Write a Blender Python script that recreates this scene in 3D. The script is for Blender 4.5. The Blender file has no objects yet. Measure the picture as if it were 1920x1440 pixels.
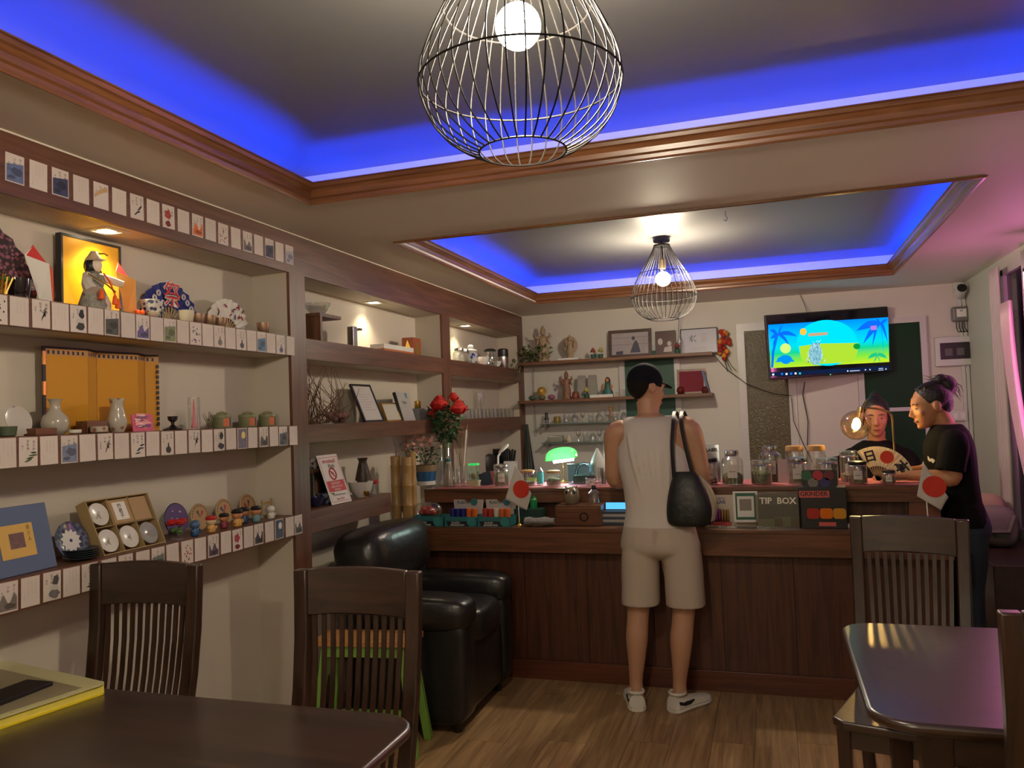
import bpy, bmesh, math, random
from mathutils import Vector, Matrix, Euler
R = math.radians
PI = math.pi
SC = bpy.context.scene
COL = SC.collection
rnd = random.Random(7)

# ------------------------------------------------------------------ camera
FPX = 1496.02
_yaw, _pitch, _roll = 0.312841, 0.0397825, -0.036736
EYE = Vector((0.0, 0.0, 1.48))
_f = Vector((-math.sin(_yaw) * math.cos(_pitch), math.cos(_yaw) * math.cos(_pitch), math.sin(_pitch)))
_r0 = Vector((math.cos(_yaw), math.sin(_yaw), 0.0))
_u0 = _r0.cross(_f)
_r = math.cos(_roll) * _r0 + math.sin(_roll) * _u0
_u = -math.sin(_roll) * _r0 + math.cos(_roll) * _u0
cam = bpy.data.cameras.new('camera')
cam.sensor_fit = 'HORIZONTAL'; cam.sensor_width = 36.0
cam.lens = FPX * 36.0 / 1920.0
cam.clip_start = 0.05; cam.clip_end = 60
camo = bpy.data.objects.new('camera', cam); COL.objects.link(camo)
camo.matrix_world = Matrix(((_r.x, _u.x, -_f.x, EYE.x), (_r.y, _u.y, -_f.y, EYE.y), (_r.z, _u.z, -_f.z, EYE.z), (0, 0, 0, 1)))
SC.camera = camo

# ------------------------------------------------------------------ exposure, world
vs = SC.view_settings
vs.view_transform = 'Standard'; vs.look = 'None'; vs.gamma = 1.0; vs.use_curve_mapping = False
vs.exposure = 0.3
SC.cycles.use_denoising = True
SC.cycles.max_bounces = 8
SC.cycles.transparent_max_bounces = 24
SC.cycles.sample_clamp_indirect = 6.0
SC.cycles.caustics_reflective = False; SC.cycles.caustics_refractive = False
W = bpy.data.worlds.new('night'); SC.world = W; W.use_nodes = True
W.node_tree.nodes['Background'].inputs[0].default_value = (0.02, 0.018, 0.03, 1)
W.node_tree.nodes['Background'].inputs[1].default_value = 0.3
# strengths of the room's lights, seen (each lamp's own light sits in its builder)
BULB_W = 46.0; BULB_COL = (1.0, 0.84, 0.62)
LED_E = 42.0; LED_COL = (0.003, 0.042, 1.0)
SPOT_W = 13.0
PINK_W = 6.5  # strength of the assumed pink tube, its source out of view

# ------------------------------------------------------------------ ray helpers: a photo pixel on a known plane of the room
def ray(px, py):
    return _f + _r * ((px - 960) / FPX) + _u * ((720 - py) / FPX)
def _on(px, py, i, v):
    d = ray(px, py); return EYE + d * ((v - EYE[i]) / d[i])
def onx(px, py, x): return _on(px, py, 0, x)
def ony(px, py, y): return _on(px, py, 1, y)
def onz(px, py, z): return _on(px, py, 2, z)
def mpp(p): return (Vector(p) - EYE).dot(_f) / FPX      # metres per pixel at a point

# ------------------------------------------------------------------ materials
MATS = {}
def mat(name, col, rough=0.5, metal=0.0, emit=None, es=1.0, spec=0.5, var=0.0, vscale=8.0, bump=0.0, bscale=40.0, coat=0.0, trans=0.0, rand=0.0, sheen=0.0, sss=0.0):
    if name in MATS: return MATS[name]
    m = bpy.data.materials.new(name); m.use_nodes = True
    nt = m.node_tree; b = nt.nodes['Principled BSDF']
    c = tuple(col) + (1,)
    b.inputs['Base Color'].default_value = c
    b.inputs['Roughness'].default_value = rough; b.inputs['Metallic'].default_value = metal
    b.inputs['Specular IOR Level'].default_value = spec
    b.inputs['Coat Weight'].default_value = coat; b.inputs['Coat Roughness'].default_value = 0.15
    b.inputs['Transmission Weight'].default_value = trans
    if sheen: b.inputs['Sheen Weight'].default_value = sheen
    if sss:
        b.inputs['Subsurface Weight'].default_value = sss; b.inputs['Subsurface Radius'].default_value = (0.02, 0.008, 0.004)
    if emit is not None:
        b.inputs['Emission Color'].default_value = tuple(emit) + (1,); b.inputs['Emission Strength'].default_value = es
    if var or bump:
        tc = nt.nodes.new('ShaderNodeTexCoord'); n = nt.nodes.new('ShaderNodeTexNoise')
        n.inputs['Scale'].default_value = vscale; n.inputs['Detail'].default_value = 4
        nt.links.new(tc.outputs['Object'], n.inputs['Vector'])
    if var:
        mx = nt.nodes.new('ShaderNodeMix'); mx.data_type = 'RGBA'
        mx.inputs[6].default_value = tuple(max(0, k * (1 - var)) for k in col) + (1,)
        mx.inputs[7].default_value = tuple(min(1, k * (1 + var)) for k in col) + (1,)
        nt.links.new(n.outputs['Fac'], mx.inputs[0]); nt.links.new(mx.outputs[2], b.inputs['Base Color'])
    if bump:
        n2 = nt.nodes.new('ShaderNodeTexNoise'); n2.inputs['Scale'].default_value = bscale; n2.inputs['Detail'].default_value = 3
        nt.links.new(tc.outputs['Object'], n2.inputs['Vector'])
        bp = nt.nodes.new('ShaderNodeBump'); bp.inputs['Strength'].default_value = bump; bp.inputs['Distance'].default_value = 0.01
        nt.links.new(n2.outputs['Fac'], bp.inputs['Height']); nt.links.new(bp.outputs['Normal'], b.inputs['Normal'])
    if rand:
        oi = nt.nodes.new('ShaderNodeObjectInfo'); hs = nt.nodes.new('ShaderNodeHueSaturation')
        mr = nt.nodes.new('ShaderNodeMapRange'); mr.inputs[3].default_value = 1 - rand; mr.inputs[4].default_value = 1 + rand
        nt.links.new(oi.outputs['Random'], mr.inputs[0]); nt.links.new(mr.outputs[0], hs.inputs['Value'])
        src = b.inputs['Base Color'].links[0].from_socket if b.inputs['Base Color'].is_linked else None
        if src: nt.links.new(src, hs.inputs['Color'])
        else: hs.inputs['Color'].default_value = c
        nt.links.new(hs.outputs[0], b.inputs['Base Color'])
    MATS[name] = m; return m
def wood(name, c1, c2, axis='Y', rough=0.4, scale=1.0, coat=0.0, rand=0.0, spec=0.5):
    """streaky timber, grain running along the given object axis"""
    if name in MATS: return MATS[name]
    m = bpy.data.materials.new(name); m.use_nodes = True
    nt = m.node_tree; b = nt.nodes['Principled BSDF']; L = nt.links.new
    tc = nt.nodes.new('ShaderNodeTexCoord'); mp = nt.nodes.new('ShaderNodeMapping')
    s = {'X': (1.2, 22, 22), 'Y': (22, 1.2, 22), 'Z': (22, 22, 1.2)}[axis]
    mp.inputs['Scale'].default_value = tuple(k * scale for k in s)
    n = nt.nodes.new('ShaderNodeTexNoise'); n.inputs['Scale'].default_value = 1.6; n.inputs['Detail'].default_value = 6; n.inputs['Roughness'].default_value = 0.65; n.inputs['Distortion'].default_value = 0.6
    L(tc.outputs['Object'], mp.inputs['Vector'])
    if rand:
        oi = nt.nodes.new('ShaderNodeObjectInfo'); ad = nt.nodes.new('ShaderNodeVectorMath'); ad.operation = 'ADD'
        cb = nt.nodes.new('ShaderNodeCombineXYZ'); ml = nt.nodes.new('ShaderNodeMath'); ml.operation = 'MULTIPLY'; ml.inputs[1].default_value = 90
        L(oi.outputs['Random'], ml.inputs[0])
        for k in range(3): L(ml.outputs[0], cb.inputs[k])
        L(mp.outputs[0], ad.inputs[0]); L(cb.outputs[0], ad.inputs[1]); L(ad.outputs[0], n.inputs['Vector'])
    else: L(mp.outputs[0], n.inputs['Vector'])
    cr = nt.nodes.new('ShaderNodeValToRGB')
    cr.color_ramp.elements[0].position = 0.32; cr.color_ramp.elements[0].color = tuple(c1) + (1,)
    cr.color_ramp.elements[1].position = 0.7; cr.color_ramp.elements[1].color = tuple(c2) + (1,)
    L(n.outputs['Fac'], cr.inputs[0]); out = cr.outputs[0]
    if rand:
        hs = nt.nodes.new('ShaderNodeHueSaturation'); mr = nt.nodes.new('ShaderNodeMapRange')
        mr.inputs[3].default_value = 1 - rand; mr.inputs[4].default_value = 1 + rand
        L(oi.outputs['Random'], mr.inputs[0]); L(mr.outputs[0], hs.inputs['Value']); L(out, hs.inputs['Color']); out = hs.outputs[0]
    L(out, b.inputs['Base Color'])
    bp = nt.nodes.new('ShaderNodeBump'); bp.inputs['Strength'].default_value = 0.08; bp.inputs['Distance'].default_value = 0.004
    L(n.outputs['Fac'], bp.inputs['Height']); L(bp.outputs['Normal'], b.inputs['Normal'])
    b.inputs['Roughness'].default_value = rough; b.inputs['Coat Weight'].default_value = coat; b.inputs['Coat Roughness'].default_value = 0.30
    b.inputs['Specular IOR Level'].default_value = spec
    MATS[name] = m; return m
def thin_glass(name, col=(0.95, 0.98, 0.97), gloss=0.12, rough=0.03):
    """clear thin-walled glass: see-through with a sheen that grows at the edges"""
    if name in MATS: return MATS[name]
    m = bpy.data.materials.new(name); m.use_nodes = True
    nt = m.node_tree; nt.nodes.remove(nt.nodes['Principled BSDF']); out = nt.nodes['Material Output']
    t = nt.nodes.new('ShaderNodeBsdfTransparent'); t.inputs[0].default_value = tuple(col) + (1,)
    g = nt.nodes.new('ShaderNodeBsdfGlossy'); g.inputs['Roughness'].default_value = rough; g.inputs[0].default_value = (0.9, 0.95, 0.95, 1)
    lw = nt.nodes.new('ShaderNodeLayerWeight'); lw.inputs[0].default_value = 0.35
    mr = nt.nodes.new('ShaderNodeMapRange'); mr.inputs[3].default_value = gloss; mr.inputs[4].default_value = min(1, gloss + 0.55)
    mx = nt.nodes.new('ShaderNodeMixShader')
    nt.links.new(lw.outputs['Facing'], mr.inputs[0]); nt.links.new(mr.outputs[0], mx.inputs[0])
    nt.links.new(t.outputs[0], mx.inputs[1]); nt.links.new(g.outputs[0], mx.inputs[2]); nt.links.new(mx.outputs[0], out.inputs[0])
    MATS[name] = m; return m
def glow(name, col, s):
    if name in MATS: return MATS[name]
    m = bpy.data.materials.new(name); m.use_nodes = True
    nt = m.node_tree; nt.nodes.remove(nt.nodes['Principled BSDF'])
    e = nt.nodes.new('ShaderNodeEmission'); e.inputs[0].default_value = tuple(col) + (1,); e.inputs[1].default_value = s
    nt.links.new(e.outputs[0], nt.nodes['Material Output'].inputs[0])
    MATS[name] = m; return m
def S(r, g, b):                                   # sRGB 0-255 to linear
    return tuple((c / 255 / 12.92 if c / 255 <= 0.04045 else ((c / 255 + 0.055) / 1.055) ** 2.4) for c in (r, g, b))

M_WALL = mat('wall_paint', (0.60, 0.58, 0.52), 0.55, var=0.04, vscale=2.5, bump=0.04, bscale=60)
M_CEIL = mat('ceiling_paint', (0.74, 0.71, 0.64), 0.6, var=0.03, vscale=1.5)
M_NICHE = mat('niche_paint', (0.55, 0.50, 0.42), 0.6, var=0.04, vscale=3)
M_TRIMW = mat('white_plastic', (0.62, 0.62, 0.62), 0.35)
WOOD_A, WOOD_B = (0.075, 0.030, 0.018), (0.18, 0.078, 0.048)
M_WY = wood('shelf_wood_along', WOOD_A, WOOD_B, 'Y', 0.42)
M_WZ = wood('shelf_wood_upright', WOOD_A, WOOD_B, 'Z', 0.42)
M_WX = wood('counter_wood', (0.070, 0.027, 0.013), (0.20, 0.080, 0.038), 'X', 0.3, coat=0.15)
M_BARZ = wood('bar_panel_wood', (0.040, 0.014, 0.008), (0.12, 0.040, 0.019), 'Z', 0.4, rand=0.12)
M_MOLD = wood('moulding_wood_along', (0.10, 0.034, 0.012), (0.26, 0.105, 0.038), 'Y', 0.3, coat=0.3)
M_MOLDX = wood('moulding_wood_across', (0.10, 0.034, 0.012), (0.26, 0.105, 0.038), 'X', 0.3, coat=0.3)
M_PLANK = wood('laminate_plank', (0.20, 0.115, 0.052), (0.47, 0.30, 0.145), 'Y', 0.38, rand=0.16)
M_DARK = wood('dark_stained_wood', (0.016, 0.008, 0.005), (0.050, 0.022, 0.013), 'X', 0.30, coat=0.8)
M_DARKZ = wood('dark_stained_wood_upright', (0.016, 0.008, 0.005), (0.050, 0.022, 0.013), 'Z', 0.28, coat=0.2)
M_BLACK = mat('black_plastic', (0.012, 0.012, 0.013), 0.35)
M_WHITE = mat('white_gloss', (0.75, 0.75, 0.73), 0.3)
M_STEEL = mat('brushed_steel', (0.5, 0.5, 0.5), 0.25, 1.0)
M_GOLD = mat('gilt_metal', (0.75, 0.48, 0.12), 0.25, 1.0)
M_GLASS = thin_glass('clear_glass', (0.96, 0.98, 0.97), 0.17, 0.06)
M_INK = mat('ink', (0.03, 0.03, 0.035), 0.7)
M_FAINT = mat('faint_print', (0.42, 0.36, 0.33), 0.7)

# ------------------------------------------------------------------ mesh builder
class MB:
    def __init__(s): s.v = []; s.f = []; s.m = []; s.T = None
    def _add(s, vs_, fs, mi=0):
        o = len(s.v)
        for p in vs_:
            p = Vector(p)
            if s.T is not None: p = s.T @ p
            s.v.append(p)
        for f in fs: s.f.append([o + k for k in f]); s.m.append(mi)
        return s
    def at(s, M=None): s.T = M; return s
    def box(s, x0, x1, y0, y1, z0, z1, mi=0):
        vv = [(x, y, z) for z in (z0, z1) for y in (y0, y1) for x in (x0, x1)]
        return s._add(vv, [(0, 2, 3, 1), (4, 5, 7, 6), (0, 1, 5, 4), (2, 6, 7, 3), (0, 4, 6, 2), (1, 3, 7, 5)], mi)
    def cbox(s, c, d, mi=0):
        return s.box(c[0] - d[0] / 2, c[0] + d[0] / 2, c[1] - d[1] / 2, c[1] + d[1] / 2, c[2] - d[2] / 2, c[2] + d[2] / 2, mi)
    def lathe(s, prof, n=20, c=(0, 0, 0), mi=0, sx=1, sy=1, cap0=True, cap1=True):
        vv = []; ff = []; k = len(prof)
        for r, z in prof:
            for i in range(n):
                a = 2 * PI * i / n; vv.append((c[0] + r * sx * math.cos(a), c[1] + r * sy * math.sin(a), c[2] + z))
        for j in range(k - 1):
            for i in range(n):
                a = j * n + i; b = j * n + (i + 1) % n; ff.append((a, b, b + n, a + n))
        if cap0: ff.append(tuple(reversed(range(n))))
        if cap1: ff.append(tuple(range((k - 1) * n, k * n)))
        return s._add(vv, ff, mi)
    def tube(s, pts, r, n=6, mi=0, caps=True):
        pts = [Vector(p) for p in pts]; k = len(pts); vv = []; ff = []
        rr = r if isinstance(r, (list, tuple)) else [r] * k
        t0 = (pts[1] - pts[0]).normalized(); ref = Vector((0, 0, 1)) if abs(t0.z) < 0.9 else Vector((1, 0, 0))
        a = t0.cross(ref).normalized()
        for j in range(k):
            t = (pts[min(j + 1, k - 1)] - pts[max(j - 1, 0)])
            t = t.normalized() if t.length > 1e-9 else t0
            a = (a - t * a.dot(t)); a = a.normalized() if a.length > 1e-6 else t.orthogonal().normalized()
            b = t.cross(a)
            for i in range(n):
                w = 2 * PI * i / n; vv.append(pts[j] + a * (rr[j] * math.cos(w)) + b * (rr[j] * math.sin(w)))
        for j in range(k - 1):
            for i in range(n):
                p = j * n + i; q = j * n + (i + 1) % n; ff.append((p, q, q + n, p + n))
        if caps: ff += [tuple(reversed(range(n))), tuple(range((k - 1) * n, k * n))]
        return s._add(vv, ff, mi)
    def ring(s, c, rad, r, n=32, m=5, axis='Z', mi=0):
        vv = []; ff = []
        for i in range(n):
            a = 2 * PI * i / n
            for j in range(m):
                b = 2 * PI * j / m; q = rad + r * math.cos(b)
                p = (q * math.cos(a), q * math.sin(a), r * math.sin(b))
                if axis == 'Y': p = (p[0], p[2], p[1])
                if axis == 'X': p = (p[2], p[0], p[1])
                vv.append((c[0] + p[0], c[1] + p[1], c[2] + p[2]))
        for i in range(n):
            for j in range(m):
                ff.append((i * m + j, ((i + 1) % n) * m + j, ((i + 1) % n) * m + (j + 1) % m, i * m + (j + 1) % m))
        return s._add(vv, ff, mi)
    def ball(s, c, r, n=14, k=8, mi=0):
        rx, ry, rz = r if isinstance(r, (tuple, list)) else (r, r, r)
        vv = [(c[0], c[1], c[2] - rz)]; ff = []
        for j in range(1, k):
            t = PI * j / k
            for i in range(n):
                a = 2 * PI * i / n; vv.append((c[0] + rx * math.sin(t) * math.cos(a), c[1] + ry * math.sin(t) * math.sin(a), c[2] - rz * math.cos(t)))
        vv.append((c[0], c[1], c[2] + rz)); e = len(vv) - 1
        for i in range(n):
            ff.append((0, 1 + (i + 1) % n, 1 + i)); ff.append((e, e - n + i, e - n + (i + 1) % n))
        for j in range(k - 2):
            for i in range(n):
                a = 1 + j * n + i; b = 1 + j * n + (i + 1) % n; ff.append((a, b, b + n, a + n))
        return s._add(vv, ff, mi)
    def prism(s, poly, z0, z1, mi=0):
        n = len(poly); vv = [(p[0], p[1], z0) for p in poly] + [(p[0], p[1], z1) for p in poly]
        ff = [tuple(reversed(range(n))), tuple(range(n, 2 * n))] + [(i, (i + 1) % n, (i + 1) % n + n, i + n) for i in range(n)]
        return s._add(vv, ff, mi)
    def poly(s, pts, mi=0): return s._add(pts, [tuple(range(len(pts)))], mi)
    def loft(s, rings, closed=True, cap0=True, cap1=True, mi=0):
        n = len(rings[0]); vv = [p for r_ in rings for p in r_]; ff = []
        for j in range(len(rings) - 1):
            for i in range(n if closed else n - 1):
                a = j * n + i; b = j * n + (i + 1) % n; ff.append((a, b, b + n, a + n))
        if cap0: ff.append(tuple(reversed(range(n))))
        if cap1: ff.append(tuple(range((len(rings) - 1) * n, len(rings) * n)))
        return s._add(vv, ff, mi)
    def mesh(s, name, mats, smooth=False):
        me = bpy.data.meshes.new(name); me.from_pydata([tuple(p) for p in s.v], [], s.f)
        for m in (mats if isinstance(mats, (list, tuple)) else [mats]): me.materials.append(m)
        if any(s.m): me.polygons.foreach_set('material_index', s.m)
        if smooth:
            me.polygons.foreach_set('use_smooth', [True] * len(me.polygons))
            me.set_sharp_from_angle(angle=R(40))
        me.update(); return me
    def build(s, name, mats, parent=None, smooth=False, bevel=0.0, seg=2, loc=None, rot=None):
        return put(name, s.mesh(name, mats, smooth), parent, bevel, seg, loc, rot)
def put(name, me, parent=None, bevel=0.0, seg=2, loc=None, rot=None):
    o = bpy.data.objects.new(name, me); COL.objects.link(o)
    if parent is not None: o.parent = parent
    if loc is not None: o.location = loc
    if rot is not None: o.rotation_euler = rot
    if bevel:
        b = o.modifiers.new('bevel', 'BEVEL'); b.width = bevel; b.segments = seg; b.limit_method = 'ANGLE'; b.angle_limit = R(40)
    return o
def tag(o, label, cat, group=None, kind=None):
    if label: o['label'] = label
    if cat: o['category'] = cat
    if group: o['group'] = group
    if kind: o['kind'] = kind
    return o
def thing(name, label, cat, loc=(0, 0, 0), rz=0.0, group=None):
    o = bpy.data.objects.new(name, None); COL.objects.link(o); o.empty_display_size = 0.05
    o.location = loc; o.rotation_euler = (0, 0, rz); return tag(o, label, cat, group)
def struct(name, mb, m, parent=None, **k):
    o = mb.build(name, m, parent, **k)
    if parent is None: o['kind'] = 'structure'
    return o
def dup(root, loc=None, rz=None, label=None, group=None):
    r = root.copy(); COL.objects.link(r)
    if loc is not None: r.location = loc
    if rz is not None: r.rotation_euler = (0, 0, rz)
    if label: r['label'] = label
    if group: r['group'] = group
    for ch in list(root.children):
        c = ch.copy(); COL.objects.link(c); c.parent = r
        for g in ch.children:
            d = g.copy(); COL.objects.link(d); d.parent = c
    return r
_tx = {}
def text_mesh(s, size=1.0, bold=0.0, align='CENTER'):
    k = (s, bold, align)
    if k not in _tx:
        c = bpy.data.curves.new('lettering', 'FONT'); c.body = s; c.resolution_u = 2; c.align_x = align; c.align_y = 'CENTER'; c.offset = bold
        o = bpy.data.objects.new('lettering', c); me = bpy.data.meshes.new_from_object(o); bpy.data.objects.remove(o)
        _tx[k] = ([v.co.copy() for v in me.vertices], [tuple(p.vertices) for p in me.polygons]); bpy.data.meshes.remove(me)
    return _tx[k]
def add_text(mb, s, size, M, mi=0, bold=0.0, sx=1.0, align='CENTER'):
    """flat lettering in the local XY plane of matrix M"""
    v, f = text_mesh(s, size, bold, align)
    old = mb.T; mb.T = M if old is None else old @ M
    mb._add([(p.x * size * sx, p.y * size, 0) for p in v], f, mi); mb.T = old
    return mb
def TM(loc, rx=0, ry=0, rz=0): return Matrix.Translation(loc) @ Euler((rx, ry, rz)).to_matrix().to_4x4()

# ------------------------------------------------------------------ the room
XF = -2.10          # front plane of the built-in shelving on the left
XN = -2.30          # back of its niches
YB = 6.85           # back wall
XR = 1.45           # right wall
ZS, ZU = 2.372, 2.53  # lowered ceiling, raised tray ceiling
Y0 = -2.2
fl = struct('floor', MB().box(-2.5, XR + 0.2, Y0 - 0.2, YB + 0.2, -0.08, -0.008), mat('floor_base', (0.05, 0.03, 0.018), 0.8))
PW, PL = 0.18, 1.22
me = MB().box(-PW / 2 + 0.0008, PW / 2 - 0.0008, -PL / 2 + 0.0008, PL / 2 - 0.0008, -0.008, 0).mesh('plank', M_PLANK)
for i in range(21):
    x = -2.3 + PW * (i + 0.5); off = (i * 0.47) % 1.0 * PL
    y = Y0 + PL / 2 - off
    while y - PL / 2 < YB:
        if x - PW / 2 < XR: put('plank', me, fl, loc=(x, y, 0))
        y += PL
struct('wall_left', MB().box(-2.5, XN, Y0, YB, 0, 2.6), M_NICHE)
struct('wall_back', MB().box(-2.5, XR + 0.2, YB, YB + 0.15, 0, 2.6), M_WALL)
struct('wall_rear', MB().box(-2.5, XR + 0.2, Y0 - 0.15, Y0, 0, 2.6), M_WALL)
# right wall with a window opening behind the curtain
WY0, WY1, WZ0, WZ1 = 3.2, 5.86, 0.62, 2.30
m = MB(); m.box(XR, XR + 0.15, Y0, WY0, 0, 2.6); m.box(XR, XR + 0.15, WY1, YB, 0, 2.6)
m.box(XR, XR + 0.15, WY0, WY1, 0, WZ0); m.box(XR, XR + 0.15, WY0, WY1, WZ1, 2.6)
struct('wall_right', m, M_WALL)
# ceiling: a raised slab with two tray openings in the lowered soffit
T1 = (-1.74, 0.87, 0.25, 2.80); T2 = (-1.755, 0.855, 3.60, 6.08); CV = 0.13
m = MB(); m.box(-2.5, XR + 0.2, Y0, YB, ZU, ZU + 0.07)
def around(z0, z1, e):
    a, b = T1, T2
    m.box(-2.5, a[0] - e, Y0, b[3] + e, z0, z1); m.box(a[1] + e, XR + 0.2, Y0, b[3] + e, z0, z1)
    m.box(a[0] - e, a[1] + e, Y0, a[2] - e, z0, z1); m.box(a[0] - e, a[1] + e, a[3] + e, b[2] - e, z0, z1)
    m.box(-2.5, XR + 0.2, b[3] + e, YB, z0, z1)
around(ZS, ZS + 0.022, 0.0); around(ZS + 0.022, ZU, CV)
struct('ceiling', m, M_CEIL)
m = MB(); m.box(T1[0] - CV, T1[1] + CV, T1[2] - CV, T1[3] + CV, ZU - 0.004, ZU - 0.0005); m.box(T2[0] - CV, T2[1] + CV, T2[2] - CV, T2[3] + CV, ZU - 0.004, ZU - 0.0005)
struct('ceiling_tray_panel', m, mat('tray_grey_paint', (0.15, 0.15, 0.15), 0.45, var=0.03, vscale=1.5))
# wooden crown moulding and hidden blue led strips round each tray
PROF = [(-0.006, ZS + 0.002), (-0.006, ZS - 0.010), (0.004, ZS - 0.012), (0.008, ZS - 0.004), (0.010, ZS + 0.008), (0.018, ZS + 0.014), (0.022, ZS + 0.030), (0.032, ZS + 0.044), (0.040, ZS + 0.048), (0.044, ZS + 0.060), (0.050, ZS + 0.062), (0.050, ZS + 0.066), (0.034, ZS + 0.066), (0.004, ZS + 0.024)]
M_LED = glow('blue_led', LED_COL, LED_E)
for k, (x0, x1, y0, y1) in enumerate((T1, T2)):
    root = bpy.data.objects.new('trim_%d' % (k + 1), None); COL.objects.link(root); root['kind'] = 'structure'
    cs = [(1, 1, x0, y0), (-1, 1, x1, y0), (-1, -1, x1, y1), (1, -1, x0, y1)]
    for s_ in range(4):
        a, b = cs[s_], cs[(s_ + 1) % 4]
        rings = [[(a[2] + a[0] * o, a[3] + a[1] * o, z) for o, z in PROF], [(b[2] + b[0] * o, b[3] + b[1] * o, z) for o, z in PROF]]
        MB().loft(rings).build('moulding', M_MOLDX if s_ % 2 == 0 else M_MOLD, root)
    tray = ('near', 'far')[k]
    for s_, (a, b, c, d) in enumerate(((x0 - .05, x1 + .05, y0 - .06, y0 - .045), (x0 - .05, x1 + .05, y1 + .045, y1 + .06), (x0 - .06, x0 - .045, y0, y1), (x1 + .045, x1 + .06, y0, y1))):
        o = MB().box(a, b, c, d, ZS + 0.0225, ZS + 0.030).build('led_strip', M_LED)
        tag(o, 'blue light strip hidden behind the %s edge moulding of the %s ceiling tray' % (('front', 'back', 'shelf-side', 'window-side')[s_], tray), 'led strip', 'cove light strips')
# built-in shelving: solid uprights and header behind wooden facings
m = MB(); m.box(XN, XF - 0.015, 0.1, YB, 2.184, ZS)
PIL = ((0.1, 0.22), (3.190, 3.320), (4.995, 5.130), (6.725, YB))
for a, b in PIL: m.box(XN, XF - 0.015, a, b, 0, 2.184)
m.box(XN, XF, Y0, 0.1, 0, ZS)
struct('wall_niches', m, M_NICHE)
struct('trim_3', MB().box(XF - 0.015, XF, 0.1, YB, 2.184, ZS - 0.004), M_WY)
for k, (a, b) in enumerate(PIL): struct('trim_%d' % (4 + k), MB().box(XF - 0.015, XF, a, b, 0, 2.184), M_WZ)
struct('trim_8', MB().box(XF - 0.012, XF + 0.004, 0.1, YB, ZS - 0.005, ZS), mat('white_caulk', (0.7, 0.66, 0.58), 0.7))
def wall_shelf(y0, y1, z0, z1, label):
    t = thing('wall_shelf', label, 'shelf', (XF, (y0 + y1) / 2, z0), 0, 'built-in wall shelves')
    h = (y1 - y0) / 2; d = z1 - z0
    MB().box(XN - XF, -0.0155, -h, h, 0, d - 0.012).build('shelf_body', M_NICHE, t)
    MB().box(XN - XF, -0.0155, -h, h, d - 0.0115, d).build('shelf_board', M_WY, t)
    MB().box(-0.015, 0, -h, h, 0, d).build('fascia', M_WY, t, bevel=0.001, seg=1)
    return t
a, b = 0.22, 3.19
wall_shelf(a, b, 1.795, 1.887, 'upper card-lined wooden shelf under the doll niche')
wall_shelf(a, b, 1.384, 1.473, 'middle card-lined wooden shelf carrying the yellow folding screen')
wall_shelf(a, b, 0.966, 1.062, 'lowest card-lined wooden shelf carrying the blue book and saucers')
a, b = 3.32, 4.995
wall_shelf(a, b, 1.786, 1.886, 'brown shelf holding the wooden stand and white boxes')
wall_shelf(a, b, 1.386, 1.474, 'brown shelf holding twigs and leaning picture frames')
wall_shelf(a, 4.16, 0.957, 1.064, 'low brown shelf holding the red and white notice card')
a, b = 5.13, 6.725
wall_shelf(a, b, 1.776, 1.886, 'brown shelf with jars and steel flask under a spotlight')
wall_shelf(a, b, 1.364, 1.470, 'brown shelf lined with upturned drinking glasses')
# ------------------------------------------------------------------ lamps of the room, with the added and assumed ones
M_WIRE = mat('dark_wire', (0.010, 0.009, 0.0085), 0.55, 0.0, spec=0.2)
M_BULB = glow('warm_bulb', BULB_COL, BULB_W / (PI * 4 * PI * 0.044 ** 2))
CAGE = [(0.0, 0.084), (0.012, 0.112), (0.035, 0.146), (0.065, 0.172), (0.10, 0.188), (0.135, 0.195), (0.175, 0.190), (0.225, 0.170), (0.28, 0.142), (0.34, 0.104), (0.40, 0.069), (0.445, 0.048)]
def fine(st, m=4):
    out = []; n = len(st)
    for i in range(n - 1):
        P = [st[max(0, i - 1)], st[i], st[i + 1], st[min(n - 1, i + 2)]]
        for k in range(m):
            t = k / m; out.append(tuple(0.5 * (2 * b + (c - a) * t + (2 * a - 5 * b + 4 * c - d) * t * t + (3 * b - a - 3 * c + d) * t ** 3) for a, b, c, d in zip(*P)))
    return out + [st[-1]]
def pendant(x, y, zb, label):
    t = thing('pendant_lamp', label, 'pendant lamp', (x, y, ZU), 0, 'wire cage pendant lamps')
    o = zb - ZU
    MB().lathe([(0.048, -0.032), (0.05, -0.028), (0.05, -0.002), (0.046, 0)], 24).build('ceiling_rose', M_BLACK, t, smooth=True)
    MB().tube([(0, 0, -0.03), (0, 0, o + 0.36)], 0.004).build('cord', M_BLACK, t)
    MB().lathe([(0.012, o + 0.30), (0.02, o + 0.305), (0.021, o + 0.36), (0.008, o + 0.375)], 14).build('lamp_holder', mat('brass_holder', (0.4, 0.3, 0.16), 0.35, 0.9), t, smooth=True)
    me = MB().tube([(r, 0, z + o) for z, r in fine(CAGE, 3)], 0.0016, 5, caps=False).mesh('wire', M_WIRE, True)
    for k in range(36): put('wire', me, t, rot=(0, 0, 2 * PI * k / 36))
    for z, r in (CAGE[0], (0.135, 0.196), (0.28, 0.143), CAGE[-1]):
        MB().ring((0, 0, z + o), r, 0.0021, 40, 5).build('ring_wire', M_WIRE, t, smooth=True)
    MB().lathe([(0.02, 0.445 + o), (0.05, 0.447 + o), (0.05, 0.452 + o), (0.02, 0.452 + o)], 20).build('cage_cap', M_WIRE, t)
    MB().ball((0, 0, o + 0.245), 0.044, 24, 14).build('bulb', M_BULB, t, smooth=True)
    MB().lathe([(0.014, o + 0.285), (0.0145, o + 0.302)], 12).build('bulb_screw', M_STEEL, t)
    return t
pendant(-0.43, 1.45, 1.985, 'large dark wire cage pendant lamp hanging nearest, glowing globe bulb inside')
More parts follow.
